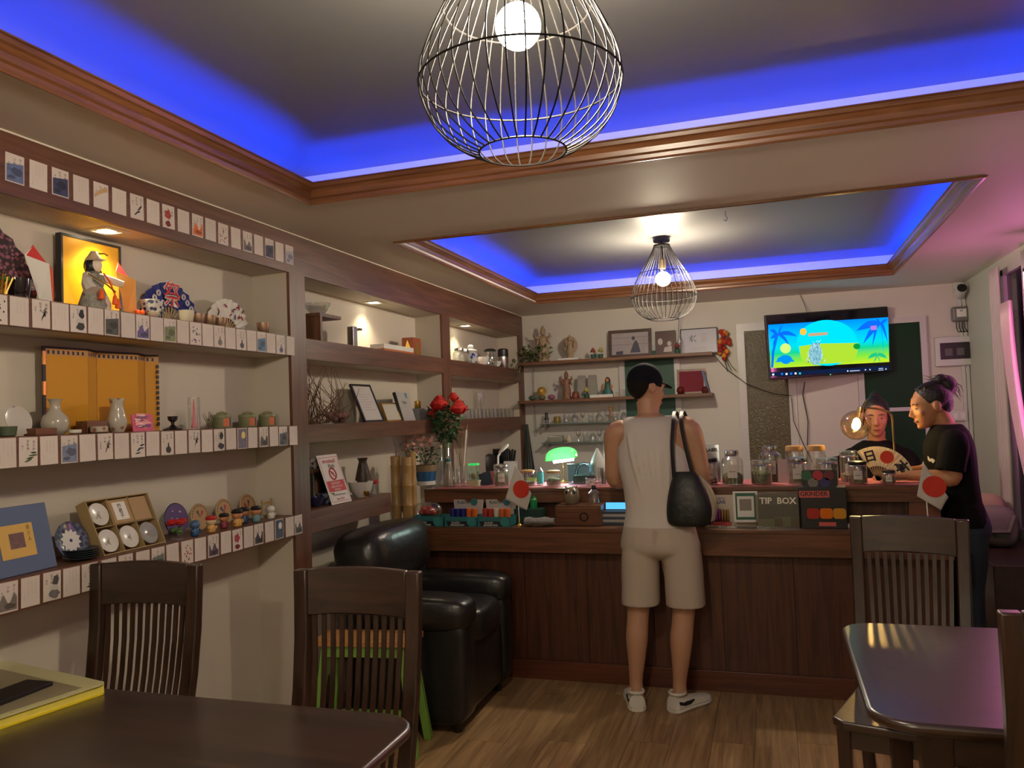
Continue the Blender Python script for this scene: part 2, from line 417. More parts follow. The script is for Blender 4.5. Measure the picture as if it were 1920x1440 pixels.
pendant(-0.585, 4.85, 2.027, 'smaller-looking wire cage pendant lamp hanging above the bar counter')
pendant(-0.43, -0.95, 1.90, 'added unseen wire cage pendant lamp lighting the room from behind the camera')  # unseen pendant, added to brighten the bar front, backs and soffit
M_SPOT = glow('spot_lens', (1.0, 0.9, 0.66), 14)
for i, (px, py, lab) in enumerate(((200, 433, 'square recessed spotlight above the armoured doll'), (701, 567, 'recessed spotlight above the wooden stand and steel bar'), (888, 639, 'recessed spotlight above the jars and flask'))):
    p = onz(px, py, 2.184)
    if i == 2: p = Vector((-2.2, 5.70, 2.184))
    t = thing('spotlight', lab, 'spotlight', (p.x, p.y, 2.184), 0, 'niche spotlights')
    m = MB(); w = 0.055; h_ = 0.036
    for a in ((-w, w, -w, -h_), (-w, w, h_, w), (-w, -h_, -h_, h_), (h_, w, -h_, h_)): m.box(*a, -0.004, 0)
    m.build('frame', mat('spot_frame', (0.5, 0.46, 0.38), 0.4, 0.3), t)
    MB().lathe([(0.030, -0.003), (0.030, 0)], 20).build('lens', M_SPOT, t)
    l = bpy.data.lights.new('spot_beam', 'SPOT'); l.energy = SPOT_W * (1.5 if i == 0 else 1.0); l.color = (1.0, 0.86, 0.55); l.spot_size = R(120); l.spot_blend = 0.9; l.shadow_soft_size = 0.03
    lo = bpy.data.objects.new('spot_beam', l); COL.objects.link(lo); lo.parent = t; lo.location = (0, 0, -0.006)
# unseen pink neon tube, assumed from the pink glow round the window corner
t = thing('assumed_neon_tube', 'assumed unseen pink neon tube lamp standing on the window bench by the curtains', 'assumed neon light', (1.33, 4.91, 0.6003))
MB().tube([(0, 0, 0.5), (0, 0, 1.55)], 0.009, 10).build('tube', glow('assumed_pink_neon', (1.0, 0.22, 0.62), 0.35 * PINK_W / (2 * PI * 0.009 * PI) * 4), t)
MB().lathe([(0.05, 0), (0.05, 0.01), (0.012, 0.02), (0.012, 0.5)], 16).build('base', M_BLACK, t, smooth=True); MB().lathe([(0.011, 1.5502), (0.011, 1.57)], 10).build('end_cap', M_BLACK, t)

# ------------------------------------------------------------------ bar counter
BX0, BX1 = XF + 0.002, 0.79
bar = thing('bar_counter', 'long dark wooden bar counter with raised ledge across the room', 'bar counter', (0, 4.36, 0))
def bp(name, m, mt, **k): return m.build(name, mt, bar, **k)
y_ = lambda v: v - 4.36
bp('countertop', MB().box(BX0, BX1, y_(4.245), y_(4.60), 0.835, 0.857), M_WX, bevel=0.003)
bp('apron', MB().box(BX0, BX1, y_(4.252), y_(4.272), 0.722, 0.8348), M_WX)
bp('skirting', MB().box(BX0, BX1, y_(4.345), y_(4.3598), 0, 0.105), wood('skirting_wood', (0.06, 0.016, 0.008), (0.15, 0.045, 0.02), 'X', 0.4), bevel=0.002)
n = 8; w = (BX1 - BX0) / n
for k in range(n):
    bp('front_panel', MB().box(-w / 2 + 0.0015, w / 2 - 0.0015, 0, 0.018, -0.365, 0.365), M_BARZ, loc=(BX0 + w * (k + 0.5), 0.0, 0.47))
bp('carcass', MB().box(BX0 + 0.001, BX1 - 0.001, y_(4.379), y_(4.40), 0.0, 0.834), M_BARZ)
bp('end_panel', MB().box(BX1 - 0.02, BX1, y_(4.401), y_(4.93), 0, 0.834), M_BARZ)
bp('ledge_top', MB().box(BX0 + 0.05, BX1, y_(4.5), y_(4.98), 1.030, 1.050), M_WX, bevel=0.003)
bp('ledge_fascia', MB().box(BX0 + 0.05, BX1, y_(4.506), y_(4.526), 0.968, 1.0298), M_WX)
bp('ledge_back', MB().box(BX0 + 0.05, BX1 - 0.15, y_(4.60), y_(4.615), 0.858, 1.0298), M_BARZ)
bp('ledge_post', MB().box(0.645, BX1, y_(4.527), y_(4.62), 0.8585, 1.0298), M_WX)
bp('ledge_post', MB().box(0.645, BX1, y_(4.86), y_(4.96), 0.835, 1.0298), M_WX)
bp('inner_worktop', MB().box(BX0 + 0.002, BX1 - 0.02, y_(4.6005), y_(4.95), 0.815, 0.834), M_WX)
o = MB().box(BX0 + 0.12, BX1 - 0.06, 4.53, 4.93, 1.0505, 1.053).build('table_runner', mat('pink_cloth', (0.50, 0.16, 0.18), 0.9, var=0.15, vscale=30))
tag(o, 'thin pink cloth runner along the bar ledge under the jars', 'runner')

# ------------------------------------------------------------------ back wall: windows, door panel, shelves
M_FRAME = mat('window_frame_white', (0.55, 0.54, 0.53), 0.3)
def win(name, x0, x1, z0, z1, glass, bars=(), fw=0.045):
    r = MB()
    r.box(x0, x1, YB - 0.03, YB - 0.001, z1 - fw, z1); r.box(x0, x0 + fw, YB - 0.03, YB - 0.001, z0, z1 - fw); r.box(x1 - fw, x1, YB - 0.03, YB - 0.001, z0, z1 - fw)
    r.box(x0 + fw, x1 - fw, YB - 0.03, YB - 0.001, z0, z0 + fw)
    for z in bars: r.box(x0 + fw, x1 - fw, YB - 0.024, YB - 0.001, z, z + 0.03)
    o = struct(name, r, M_FRAME)
    zz = [z0 + fw] + [b for b in bars] + [z1 - fw]
    for k in range(len(zz) - 1):
        MB().box(x0 + fw, x1 - fw, YB - 0.012, YB - 0.002, zz[k] + (0.03 if k else 0), zz[k + 1]).build('pane', glass, o)
    return o
M_AMBER = mat('amber_frosted_glass', (0.085, 0.068, 0.026), 0.22, bump=0.5, bscale=90, var=0.25, vscale=40)
M_GREENG = mat('dark_green_glass', (0.010, 0.045, 0.020), 0.4, spec=0.12, bump=0.08, bscale=5)
M_GREENB = mat('green_blind', (0.012, 0.075, 0.045), 0.5)
win('window_1', -0.245, 0.20, 0.62, 2.165, M_AMBER, fw=0.06)
win('window_2', 0.66, 1.165, 0.62, 2.135, M_GREENG, (1.405,), fw=0.045)
struct('door_1', MB().box(0.2005, 0.6595, YB - 0.022, YB - 0.001, 0.0, 2.14), mat('door_panel_white', (0.60, 0.57, 0.53), 0.4), bevel=0.004)
win('window_3', -1.235, -0.715, 1.22, 2.04, M_GREENB, (1.405,), fw=0.05)
for k, (x0, x1, z0, lab) in enumerate(((-2.06, -0.43, 1.912, 'long wooden plank shelf on the back wall carrying statues and photo frames'), (-2.09, -0.445, 1.580, 'lower wooden plank shelf on the back wall carrying figurines'))):
    o = MB().box(x0, x1, 6.60, YB - 0.032, z0, z0 + 0.026).build('plank_shelf', wood('plank_shelf_wood', (0.10, 0.042, 0.02), (0.24, 0.11, 0.055), 'X', 0.5), bevel=0.003)
    tag(o, lab, 'shelf')
for k, (x0, x1, z0, lab) in enumerate(((-1.93, -1.20, 1.392, 'upper glass shelf on the back wall crowded with glassware'), (-1.92, -1.20, 1.226, 'lower glass shelf on the back wall crowded with glassware'))):
    t = thing('glass_shelf', lab, 'shelf', (x0, 6.70, z0))
    MB().box(0, x1 - x0, 0, YB - 6.702, 0, 0.008).build('glass_plate', mat('green_edged_glass', (0.16, 0.22, 0.20), 0.08, trans=0.0, spec=0.7), t)
    for q in (0.04, x1 - x0 - 0.05): MB().box(q, q + 0.012, 0.02, YB - 6.702, -0.03, -0.0005).build('bracket', M_STEEL, t)

# ------------------------------------------------------------------ television
a = ony(1437, 590, 6.44); b = ony(1669, 574, 6.78); c = ony(1444, 711, 6.46); d = ony(1672, 693, 6.78)
TVC = (a + b + c + d) / 4; tx = ((b - a) + (d - c)).normalized(); tz = ((a - c) + (b - d)); tz = (tz - tx * tz.dot(tx)).normalized(); ty = tz.cross(tx)
TVM = Matrix(((tx.x, ty.x, tz.x, TVC.x), (tx.y, ty.y, tz.y, TVC.y), (tx.z, ty.z, tz.z, TVC.z), (0, 0, 0, 1)))
TVI = TVM.inverted()
tv = bpy.data.objects.new('tv', None); COL.objects.link(tv); tv.matrix_world = TVM
tag(tv, 'wall-mounted flat tv showing a bright tropical picture on a computer desktop', 'tv')
def tvp(u, v, e=0.0):
    dd = ray(1430 + u / 7.68, 570 + v / 7.68); q = EYE + dd * ((TVC - EYE).dot(ty) / dd.dot(ty)); q = TVI @ q
    return (q.x, -0.004 - e, q.z)
TW, TH = 0.935, 0.50
P0 = [tvp(40, 158), tvp(1832, 35), tvp(1840, 985), tvp(95, 1080)]
x0 = (P0[0][0] + P0[3][0]) / 2; x1 = (P0[1][0] + P0[2][0]) / 2; z1 = (P0[0][2] + P0[1][2]) / 2; z0 = (P0[2][2] + P0[3][2]) / 2
MB().box(x0, x1, -0.003, 0.03, z0, z1).build('casing', M_BLACK, tv, bevel=0.004)
MB().box(x0 + 0.012, x1 - 0.012, -0.0036, -0.003, z0 + 0.02, z1 - 0.012).build('screen', mat('screen_black', (0.006, 0.007, 0.012), 0.08), tv)
MB().box(-0.08, 0.08, 0.031, 0.08, -0.08, 0.08).build('wall_bracket', M_BLACK, tv)
MB().box(x0 + 0.47, x0 + 0.475, -0.006, -0.003, z0 + 0.006, z0 + 0.011).build('standby_light', glow('green_dot', (0.1, 1.0, 0.4), 3), tv)
# the picture: a beach gradient with palms, drawn as flat print on the screen
pic = bpy.data.materials.new('beach_picture'); pic.use_nodes = True; nt = pic.node_tree; nt.nodes.remove(nt.nodes['Principled BSDF'])
e_ = nt.nodes.new('ShaderNodeEmission'); tc = nt.nodes.new('ShaderNodeTexCoord'); sp = nt.nodes.new('ShaderNodeSeparateXYZ'); mr = nt.nodes.new('ShaderNodeMapRange'); cr = nt.nodes.new('ShaderNodeValToRGB')
q0 = tvp(1000, 880)[2]; q1 = tvp(1000, 245)[2]
mr.inputs[1].default_value = q0; mr.inputs[2].default_value = q1
cr.color_ramp.elements[0].position = 0; cr.color_ramp.elements[0].color = S(190, 225, 40) + (1,)
cr.color_ramp.elements[1].position = 1; cr.color_ramp.elements[1].color = S(0, 140, 250) + (1,)
for p_, c_ in ((0.18, S(120, 220, 60)), (0.34, S(20, 205, 140)), (0.48, S(0, 215, 225)), (0.75, S(0, 185, 250))):
    q = cr.color_ramp.elements.new(p_); q.color = c_ + (1,)
nt.links.new(tc.outputs['Object'], sp.inputs[0]); nt.links.new(sp.outputs[2], mr.inputs[0]); nt.links.new(mr.outputs[0], cr.inputs[0]); nt.links.new(cr.outputs[0], e_.inputs[0]); nt.links.new(e_.outputs[0], nt.nodes['Material Output'].inputs[0])
TVE = 0.95; e_.inputs[1].default_value = TVE
PICO = MB().poly([tvp(110, 925), tvp(1820, 835), tvp(1805, 190), tvp(75, 300)]).build('picture', pic, tv)
def disc(u, v, ru, rv, n=28, a0=0, a1=2 * PI, e=0.001): return [tvp(u + ru * math.cos(a0 + (a1 - a0) * k / n), v + rv * math.sin(a0 + (a1 - a0) * k / n), e) for k in range(n)]
def flat(name, polys, col, e=TVE):
    m = MB()
    for p in polys: m.poly(list(reversed(p)))
    return m.build(name, glow('tv_%s_%d' % (name, col[0] + col[2]), S(*col), e), PICO)
flat('taskbar', [[tvp(110, 985, .0005), tvp(1815, 890, .0005), tvp(1818, 950, .0005), tvp(112, 1045, .0005)]], (16, 30, 62))
flat('sun_disc', [disc(925, 560, 440, 330, 40, e=0.0004)], (0, 205, 232), 1.1)
flat('sand', [[tvp(520, 610, .0008), tvp(800, 570, .0008), tvp(1370, 560, .0008), tvp(1360, 700, .0008), tvp(1300, 835, .0008), tvp(900, 860, .0008), tvp(600, 870, .0008), tvp(545, 760, .0008)]], (170, 215, 50))
def frond(u0, v0, du, dv, wd, curl, e=.0012):
    a = []; b = []
    for k in range(8):
        s_ = k / 7; px = u0 + du * s_; py = v0 + dv * s_ + curl * s_ * s_; w_ = wd * math.sin(PI * min(1, s_ * 0.9 + 0.1)) * 0.5
        a.append(tvp(px, py - w_, e)); b.append(tvp(px, py + w_, e))
    return a + b[::-1]
pl = [frond(215, 440, 280, -110, 60, 140), frond(215, 440, 190, 20, 60, 190), frond(215, 440, -115, -120, 60, 60), frond(215, 440, -110, 30, 60, 30), frond(215, 440, 60, -130, 70, 0), frond(215, 440, -80, 90, 60, 90)]
flat('palm_leaf', pl, (10, 105, 245)); flat('palm_trunk', [[tvp(185, 440, .0011), tvp(225, 445, .0011), tvp(165, 690, .0011), tvp(150, 915, .0011), tvp(115, 918, .0011), tvp(130, 690, .0011)]], (10, 110, 240))
pl = [frond(1690, 280, -350, -30, 105, 140), frond(1690, 280, -250, 110, 120, 190), frond(1660, 280, -90, 150, 150, 190), frond(1690, 280, 110, 80, 110, 200), frond(1690, 280, -60, -70, 50, 0), frond(1690, 280, 100, -60, 50, 0), frond(1690, 280, 60, 300, 50, 250)]
flat('palm_leaf', pl, (10, 105, 245))
pl = [frond(1650, 740, 150 * math.cos(a), -90 * abs(math.sin(a)), 34, 60) for a in (0.1, 0.5, 0.9, 1.4, 1.9, 2.4, 2.8, 3.1)] + [frond(1650, 740, -60, 90, 40, 20), frond(1650, 740, 40, 90, 40, 20)]
flat('bush', pl, (30, 190, 130)); flat('bush', [frond(320, 800, 140 * math.cos(a), -100 * abs(math.sin(a)), 60, 50) for a in (0.2, 0.8, 1.4, 2.0, 2.6, 3.0)] + [disc(330, 800, 75, 65)], (0, 140, 235))
flat('pale_disc', [disc(325, 640, 76, 72, e=.002)], (205, 235, 120)); flat('coconut', [disc(1350, 610, 50, 42, e=.002)], (10, 150, 60))
pl = []
r2 = random.Random(3)
for k in range(120):
    v = r2.uniform(540, 870); w_ = 60 + (v - 540) * 0.26; u = 755 + r2.uniform(-w_, w_); a = r2.uniform(-2.6, -0.5); l_ = r2.uniform(18, 44)
    pl.append([tvp(u - 6, v, .0022), tvp(u + l_ * math.cos(a), v + l_ * math.sin(a), .0022), tvp(u + 7, v + 4, .0022)])
flat('flower_bud', [disc(755, 720, 95, 160, e=.0018)], (130, 185, 200)); flat('flower_petal', pl[:60], (185, 225, 235)); flat('flower_petal', pl[60:], (70, 130, 160))
flat('fruit', [disc(580, 400, 48, 50, e=.002)], (245, 190, 60)); flat('caption_bar', [[tvp(655, 425, .002), tvp(930, 405, .002), tvp(925, 445, .002), tvp(652, 468, .002)]], (200, 160, 120)); flat('flag_patch', [[tvp(1548, 318, .002), tvp(1636, 310, .002), tvp(1640, 370, .002), tvp(1552, 378, .002)]], (180, 120, 215))
for u, v, c_ in ((148, 1016, (240, 245, 255)), (275, 1008, (30, 120, 220)), (340, 1008, (235, 235, 240)), (405, 1003, (30, 120, 220)), (470, 1000, (235, 235, 235)), (533, 1000, (40, 200, 190)), (1220, 965, (250, 250, 255)), (1475, 948, (200, 210, 230)), (1540, 945, (200, 210, 230)), (1770, 937, (200, 210, 230))):
    s_ = 14 if u < 600 else 9
    flat('icon', [[tvp(u - s_, v + s_, .0015), tvp(u + s_, v + s_, .0015), tvp(u + s_, v - s_, .0015), tvp(u - s_, v - s_, .0015)]], c_)
flat('caption_line', [[tvp(1250, 972, .0015), tvp(1395, 962, .0015), tvp(1395, 952, .0015), tvp(1250, 960, .0015)], [tvp(1665, 936, .0015), tvp(1730, 932, .0015), tvp(1730, 922, .0015), tvp(1665, 926, .0015)], [tvp(1660, 958, .0015), tvp(1735, 954, .0015), tvp(1735, 946, .0015), tvp(1660, 950, .0015)]], (190, 205, 235))

# ------------------------------------------------------------------ right end: curtain, bench, meter boxes
def curtain(name, lab, y0, y1, ztop, zbot, x, waves, amp, m_, sweep=0.0, pinch=1.0, nz=18):
    rows = []; ny = waves * 8
    for j in range(nz + 1):
        s_ = j / nz; z = ztop + (zbot - ztop) * s_; row = []
        k_ = 1 - (1 - pinch) * math.sin(PI * 0.5 * s_)
        for i in range(ny + 1):
            t_ = i / ny; yy = y0 + (y1 - y0) * (t_ * k_) + sweep * s_ * s_
            row.append((x + amp * math.sin(2 * PI * waves * t_ + 0.5 * math.sin(3 * s_)) * (0.6 + 0.4 * s_), yy, z))
        rows.append(row)
    m = MB().loft(rows, closed=False, cap0=False, cap1=False)
    o = m.build(name, m_, smooth=True); sm = o.modifiers.new('thickness', 'SOLIDIFY'); sm.thickness = 0.002
    return tag(o, lab, 'curtain')
M_CURT = mat('pale_curtain', (0.60, 0.50, 0.55), 0.7)
M_SHEER = mat('satin_curtain', (0.72, 0.50, 0.58), 0.35, sheen=0.5)
struct('window_4', MB().box(XR + 0.02, XR + 0.05, WY0, WY1, WZ0, WZ1), mat('night_glass', (0.02, 0.012, 0.03), 0.08))
m = MB()
for a, b, c, d in ((WY0, WY1, WZ1 - .04, WZ1), (WY0, WY1, WZ0, WZ0 + .04), (WY0, WY0 + .05, WZ0, WZ1), (WY1 - .05, WY1, WZ0, WZ1), (4.5, 4.56, WZ0, WZ1)): m.box(XR - 0.004, XR + 0.02, a, b, c, d)
struct('trim_9', m, M_FRAME)
curtain('curtain', 'pale straight curtain panel hanging by the back corner', 5.88, 5.66, 2.30, 0.62, XR - 0.06, 4, 0.022, M_CURT)
curtain('curtain', 'shiny pink-lit curtain swept aside over the window', 5.55, 5.34, 2.05, 0.70, XR - 0.085, 7, 0.02, M_SHEER, sweep=-0.55, pinch=0.75)
curtain('curtain', 'grey-green curtain panel hanging at the photo right edge', 5.30, 5.02, 2.32, 0.62, XR - 0.03, 5, 0.02, mat('grey_curtain', (0.34, 0.36, 0.32), 0.8))
o = MB().box(1.07, XR - 0.012, 4.80, 6.3, 0, 0.60).build('bench', wood('bench_wood', (0.02, 0.009, 0.008), (0.05, 0.02, 0.016), 'Y', 0.35, coat=0.2), bevel=0.006)
tag(o, 'low dark bench along the window wall under the grey bag', 'bench')
# ------------------------------------------------------------------ dining furniture
def rounded(x0, x1, y0, y1, r, n=8):
    pts = []
    for cx, cy, a in ((x1 - r, y1 - r, 0), (x0 + r, y1 - r, PI / 2), (x0 + r, y0 + r, PI), (x1 - r, y0 + r, 1.5 * PI)):
        for k in range(n + 1): pts.append((cx + r * math.cos(a + PI / 2 * k / n), cy + r * math.sin(a + PI / 2 * k / n)))
    return pts
def bowed(x0, x1, y0, y1, r, bow, n=8):
    """tabletop outline: rounded corners and short ends that bow gently outward"""
    p = rounded(x0, x1, y0, y1, r, n); cy = (y0 + y1) / 2; h = (y1 - y0) / 2
    return [(x + (bow * (1 - ((y - cy) / h) ** 2) * (1 if x > (x0 + x1) / 2 else -1)), y) for x, y in p]
def table(name, label, x0, x1, y0, y1, ztop=0.75):
    cx, cy = (x0 + x1) / 2, (y0 + y1) / 2
    t = thing(name, label, 'table', (cx, cy, 0)); hx, hy = (x1 - x0) / 2, (y1 - y0) / 2
    MB().prism(bowed(-hx + 0.03, hx - 0.03, -hy, hy, 0.09, 0.03), ztop - 0.026, ztop).build('tabletop', M_DARK, t, smooth=True, bevel=0.010, seg=3)
    MB().prism(bowed(-hx + 0.075, hx - 0.075, -hy + 0.045, hy - 0.045, 0.08, 0.02), ztop - 0.046, ztop - 0.0265).build('under_lip', M_DARK, t, smooth=True, bevel=0.006)
    m = MB(); a, b = hx - 0.15, hy - 0.11
    m.box(-a, a, -b, -b + .02, ztop - .13, ztop - .0465); m.box(-a, a, b - .02, b, ztop - .13, ztop - .0465)
    m.box(-a, -a + .02, -b + .02, b - .02, ztop - .13, ztop - .0465); m.box(a - .02, a, -b + .02, b - .02, ztop - .13, ztop - .0465)
    m.build('apron', M_DARK, t)
    for sx in (-1, 1):
        for sy in (-1, 1):
            X, Y = sx * (a - 0.02), sy * (b - 0.02)
            m = MB(); w0, w1 = 0.026, 0.036
            m.loft([[(X + p * w, Y + q * w, z) for p, q in ((-1, -1), (1, -1), (1, 1), (-1, 1))] for z, w in ((0, w0), (0.3, w0 * 1.1), (ztop - .0467, w1))]); m.build('leg', M_DARKZ, t, bevel=0.004)
    return t
table('dining_table', 'dark glossy dining table in the lower corner with the yellow book on it', -2.03, -0.83, 0.98, 1.825)
table('dining_table', 'dark glossy dining table with bowed edge reflecting warm light', 0.165, 1.36, 2.02, 2.915)
def chair():
    """high slat-back dining chair; origin on the floor under the back, facing +Y"""
    t = thing('dining_chair', '-', 'chair', (0, 0, 0), 0, 'slat-back dining chairs')
    W2, H = 0.197, 1.055
    def yb(z):                               # the back leans and curves away from the sitter
        s_ = (z - 0.44) / (H - 0.44)
        return 0.075 - 0.105 * s_ - 0.028 * math.sin(PI * min(1, max(0, s_))) if z > 0.44 else 0.075 - 0.06 * (1 - z / 0.44)
    for s in (-1, 1):
        rings = []
        for z in (0.0, 0.2, 0.44, 0.58, 0.72, 0.86, 0.98, H):
            w = 0.021; x = s * (W2 - w + 0.018 * (1 - min(1, z / H)) * (-1)) ; y = yb(z); dp = 0.017
            rings.append([(x - w, y - dp, z), (x + w, y - dp, z), (x + w, y + dp, z), (x - w, y + dp, z)])
        MB().loft(rings).build('rear_leg', M_DARKZ, t, smooth=True, bevel=0.005)
    def curved(zs, x0, x1, dp, bowz, name, mt):
        rows = []
        for z in zs:
            ring = []; n = 10
            for k in range(n + 1):
                x = x0 + (x1 - x0) * k / n; q = 1 - (2 * k / n - 1) ** 2; ring.append((x, yb(z) - dp - 0.014 * q, z + bowz * q))
            for k in range(n, -1, -1):
                x = x0 + (x1 - x0) * k / n; q = 1 - (2 * k / n - 1) ** 2; ring.append((x, yb(z) + dp - 0.014 * q, z + bowz * q))
            rows.append(ring)
        MB().loft(rows).build(name, mt, t, smooth=True, bevel=0.003)
    curved((0.925, 0.98, 1.03, 1.056), -W2 + 0.0425, W2 - 0.0425, 0.011, 0.006, 'top_rail', M_DARK)
    curved((0.49, 0.53), -W2 + 0.055, W2 - 0.055, 0.010, 0.0, 'lower_rail', M_DARK)
    n = 11
    for k in range(n):
        x0 = (-W2 + 0.062) + (2 * W2 - 0.124) * k / (n - 1); q = 1 - (2 * k / (n - 1) - 1) ** 2; rings = []
        for z in (0.525, 0.62, 0.72, 0.82, 0.928):
            x = x0 * (0.90 + 0.10 * (z - 0.525) / 0.4); y = yb(z) - 0.014 * q; w = 0.0068
            rings.append([(x - w, y - 0.0035, z), (x + w, y - 0.0035, z), (x + w, y + 0.0035, z), (x - w, y + 0.0035, z)])
        MB().loft(rings).build('slat', M_DARKZ, t, smooth=True)
    MB().prism([(-0.175, 0.06), (0.175, 0.06), (0.205, 0.44), (0.17, 0.475), (-0.17, 0.475), (-0.205, 0.44)], 0.435, 0.465).build('seat', M_DARK, t, smooth=True, bevel=0.008, seg=3)
    m = MB(); m.box(-0.16, 0.16, 0.10, 0.12, 0.37, 0.4345); m.box(-0.175, 0.175, 0.42, 0.44, 0.37, 0.4345); m.box(-0.175, -0.155, 0.12, 0.42, 0.37, 0.4345); m.box(0.155, 0.175, 0.12, 0.42, 0.37, 0.4345); m.build('seat_frame', M_DARK, t)
    for s in (-1, 1):
        MB().loft([[(s * (0.17) + p * w, 0.43 + q * w, z) for p, q in ((-1, -1), (1, -1), (1, 1), (-1, 1))] for z, w in ((0, 0.016), (0.4345, 0.021))]).build('front_leg', M_DARKZ, t, bevel=0.003)
    return t
CH = chair()
def place(o, a, b, label):
    """stand the chair so its back spans the two top corners a, b given as photo pixels at rail height"""
    pass
CH.location = (-1.905, 2.03, 0); CH.rotation_euler = (0, 0, R(180 + 5)); CH['label'] = 'dark slat-back dining chair against the card shelves behind the near table'
dup(CH, (-1.15, 2.02, 0), R(180 + 2), 'dark slat-back dining chair in front of the small green-legged stool')
dup(CH, (0.445, 3.20, 0), R(180 - 14), 'dark slat-back dining chair behind the bowed table, before the bar end')
dup(CH, (0.608, 1.86, 0), R(0), 'dark slat-back dining chair cut by the right photo edge')
# a thick yellow-edged book on the near table
p = onz(217, 1272, 0.785)
t = thing('book', 'thick yellow-edged catalogue lying on the near dining table', 'book', (p.x - 0.01, p.y - 0.02, 0.7502), R(-12))
MB().prism(rounded(-0.52, 0.0, -0.36, 0.0, 0.02, 4), 0.0, 0.004).build('back_cover', mat('book_yellow', S(225, 205, 40), 0.4), t)
MB().box(-0.51, -0.006, -0.352, -0.006, 0.0042, 0.026).build('pages', mat('page_block', S(225, 210, 90), 0.6, var=0.1, vscale=60), t)
MB().prism(rounded(-0.52, 0.0, -0.36, 0.0, 0.02, 4), 0.0262, 0.030).build('front_cover', mat('book_cover', S(205, 200, 150), 0.25), t)
MB().box(-0.50, -0.02, -0.30, -0.30 + 0.24, 0.0301, 0.0306).build('cover_print', mat('book_print', S(150, 140, 110), 0.3, var=0.2, vscale=6), t)
o = MB().box(-1.96, -1.865, 1.50, 1.78, 0.7502, 0.762).build('tablet', M_BLACK, bevel=0.003); tag(o, 'flat black tablet lying behind the yellow catalogue', 'tablet')
o.location = (-0.06, -0.05, 0.031); o['label'] = 'thin black tablet lying on the yellow catalogue'

# ------------------------------------------------------------------ leather armchair
M_LEA = mat('black_leather', (0.010, 0.010, 0.011), 0.33, bump=0.25, bscale=26, spec=0.6)
def cushion(x0, x1, y0, y1, z0, z1, r, puff=0.0, nx=14, seg=6):
    """soft block: super-ellipsoid with flattened faces"""
    cx, cy, cz = (x0 + x1) / 2, (y0 + y1) / 2, (z0 + z1) / 2; hx, hy, hz = (x1 - x0) / 2, (y1 - y0) / 2, (z1 - z0) / 2
    m = MB(); n = 28; k = 14; e = r
    def sp(c, p): return math.copysign(abs(c) ** p, c)
    rings = []
    for j in range(k + 1):
        t_ = -PI / 2 + PI * j / k
        rings.append([(cx + hx * sp(math.cos(t_), e) * sp(math.cos(2 * PI * i / n), e), cy + hy * sp(math.cos(t_), e) * sp(math.sin(2 * PI * i / n), e), cz + hz * sp(math.sin(t_), e) * (1 + puff * math.cos(t_))) for i in range(n)])
    return m.loft(rings, cap0=False, cap1=False)
AX, AY = -2.06, 3.47
t = thing('armchair', 'black leather armchair with padded arms between the shelves and the bar', 'armchair', (AX, AY, 0))
cushion(0.0, 0.64, 0.02, 0.74, 0.05, 0.42, 0.25).build('base', M_LEA, t, smooth=True)
cushion(0.06, 0.67, 0.17, 0.59, 0.36, 0.55, 0.42).build('seat_cushion', M_LEA, t, smooth=True)
cushion(-0.035, 0.20, 0.06, 0.70, 0.30, 0.80, 0.45).build('backrest', M_LEA, t, smooth=True)
o = cushion(-0.19, 0.12, -0.35, 0.35, -0.15, 0.15, 0.55).build('back_cushion', M_LEA, t, smooth=True, loc=(0.13, 0.33, 0.80), rot=(0, R(-8), 0))
for y0, y1 in ((-0.02, 0.20), (0.56, 0.76)):
    cushion(0.03, 0.66, y0 + 0.02, y1 - 0.02, 0.04, 0.55, 0.28).build('arm_body', M_LEA, t, smooth=True)
    cushion(0.02, 0.675, y0, y1, 0.47, 0.64, 0.5).build('arm_pad', M_LEA, t, smooth=True)
for x in (0.08, 0.58):
    for y in (0.08, 0.66): MB().lathe([(0.022, 0), (0.026, 0.06)], 10, (x, y, 0)).build('foot', M_BLACK, t)
# small stool with a wooden seat and green legs
t = thing('stool', 'small stool with orange wooden seat and lime green splayed legs', 'stool', (-1.80, 3.30, 0), R(8))
M_LIME = mat('lime_paint', S(120, 165, 70), 0.5, var=0.1)
MB().prism(rounded(-0.235, 0.235, -0.10, 0.10, 0.02, 4), 0.475, 0.50).build('seat', wood('orange_wood', (0.42, 0.18, 0.05), (0.62, 0.32, 0.11), 'X', 0.4), t, bevel=0.003)
for sx in (-1, 1):
    for sy in (-1, 1):
        a = Vector((sx * 0.18, sy * 0.06, 0.4745)); b = Vector((sx * 0.235, sy * 0.11, 0.0)); w = 0.018
        MB().loft([[(p_.x + i * w, p_.y + j * w, p_.z) for i, j in ((-1, -1), (1, -1), (1, 1), (-1, 1))] for p_ in (b, a)]).build('leg', M_LIME, t, bevel=0.003)
for sy in (-1, 1): MB().box(-0.19, 0.19, sy * 0.075 - 0.008, sy * 0.075 + 0.008, 0.425, 0.474).build('rail', M_LIME, t)
MB().box(-0.205, 0.205, -0.009, 0.009, 0.13, 0.165).build('stretcher', M_LIME, t)
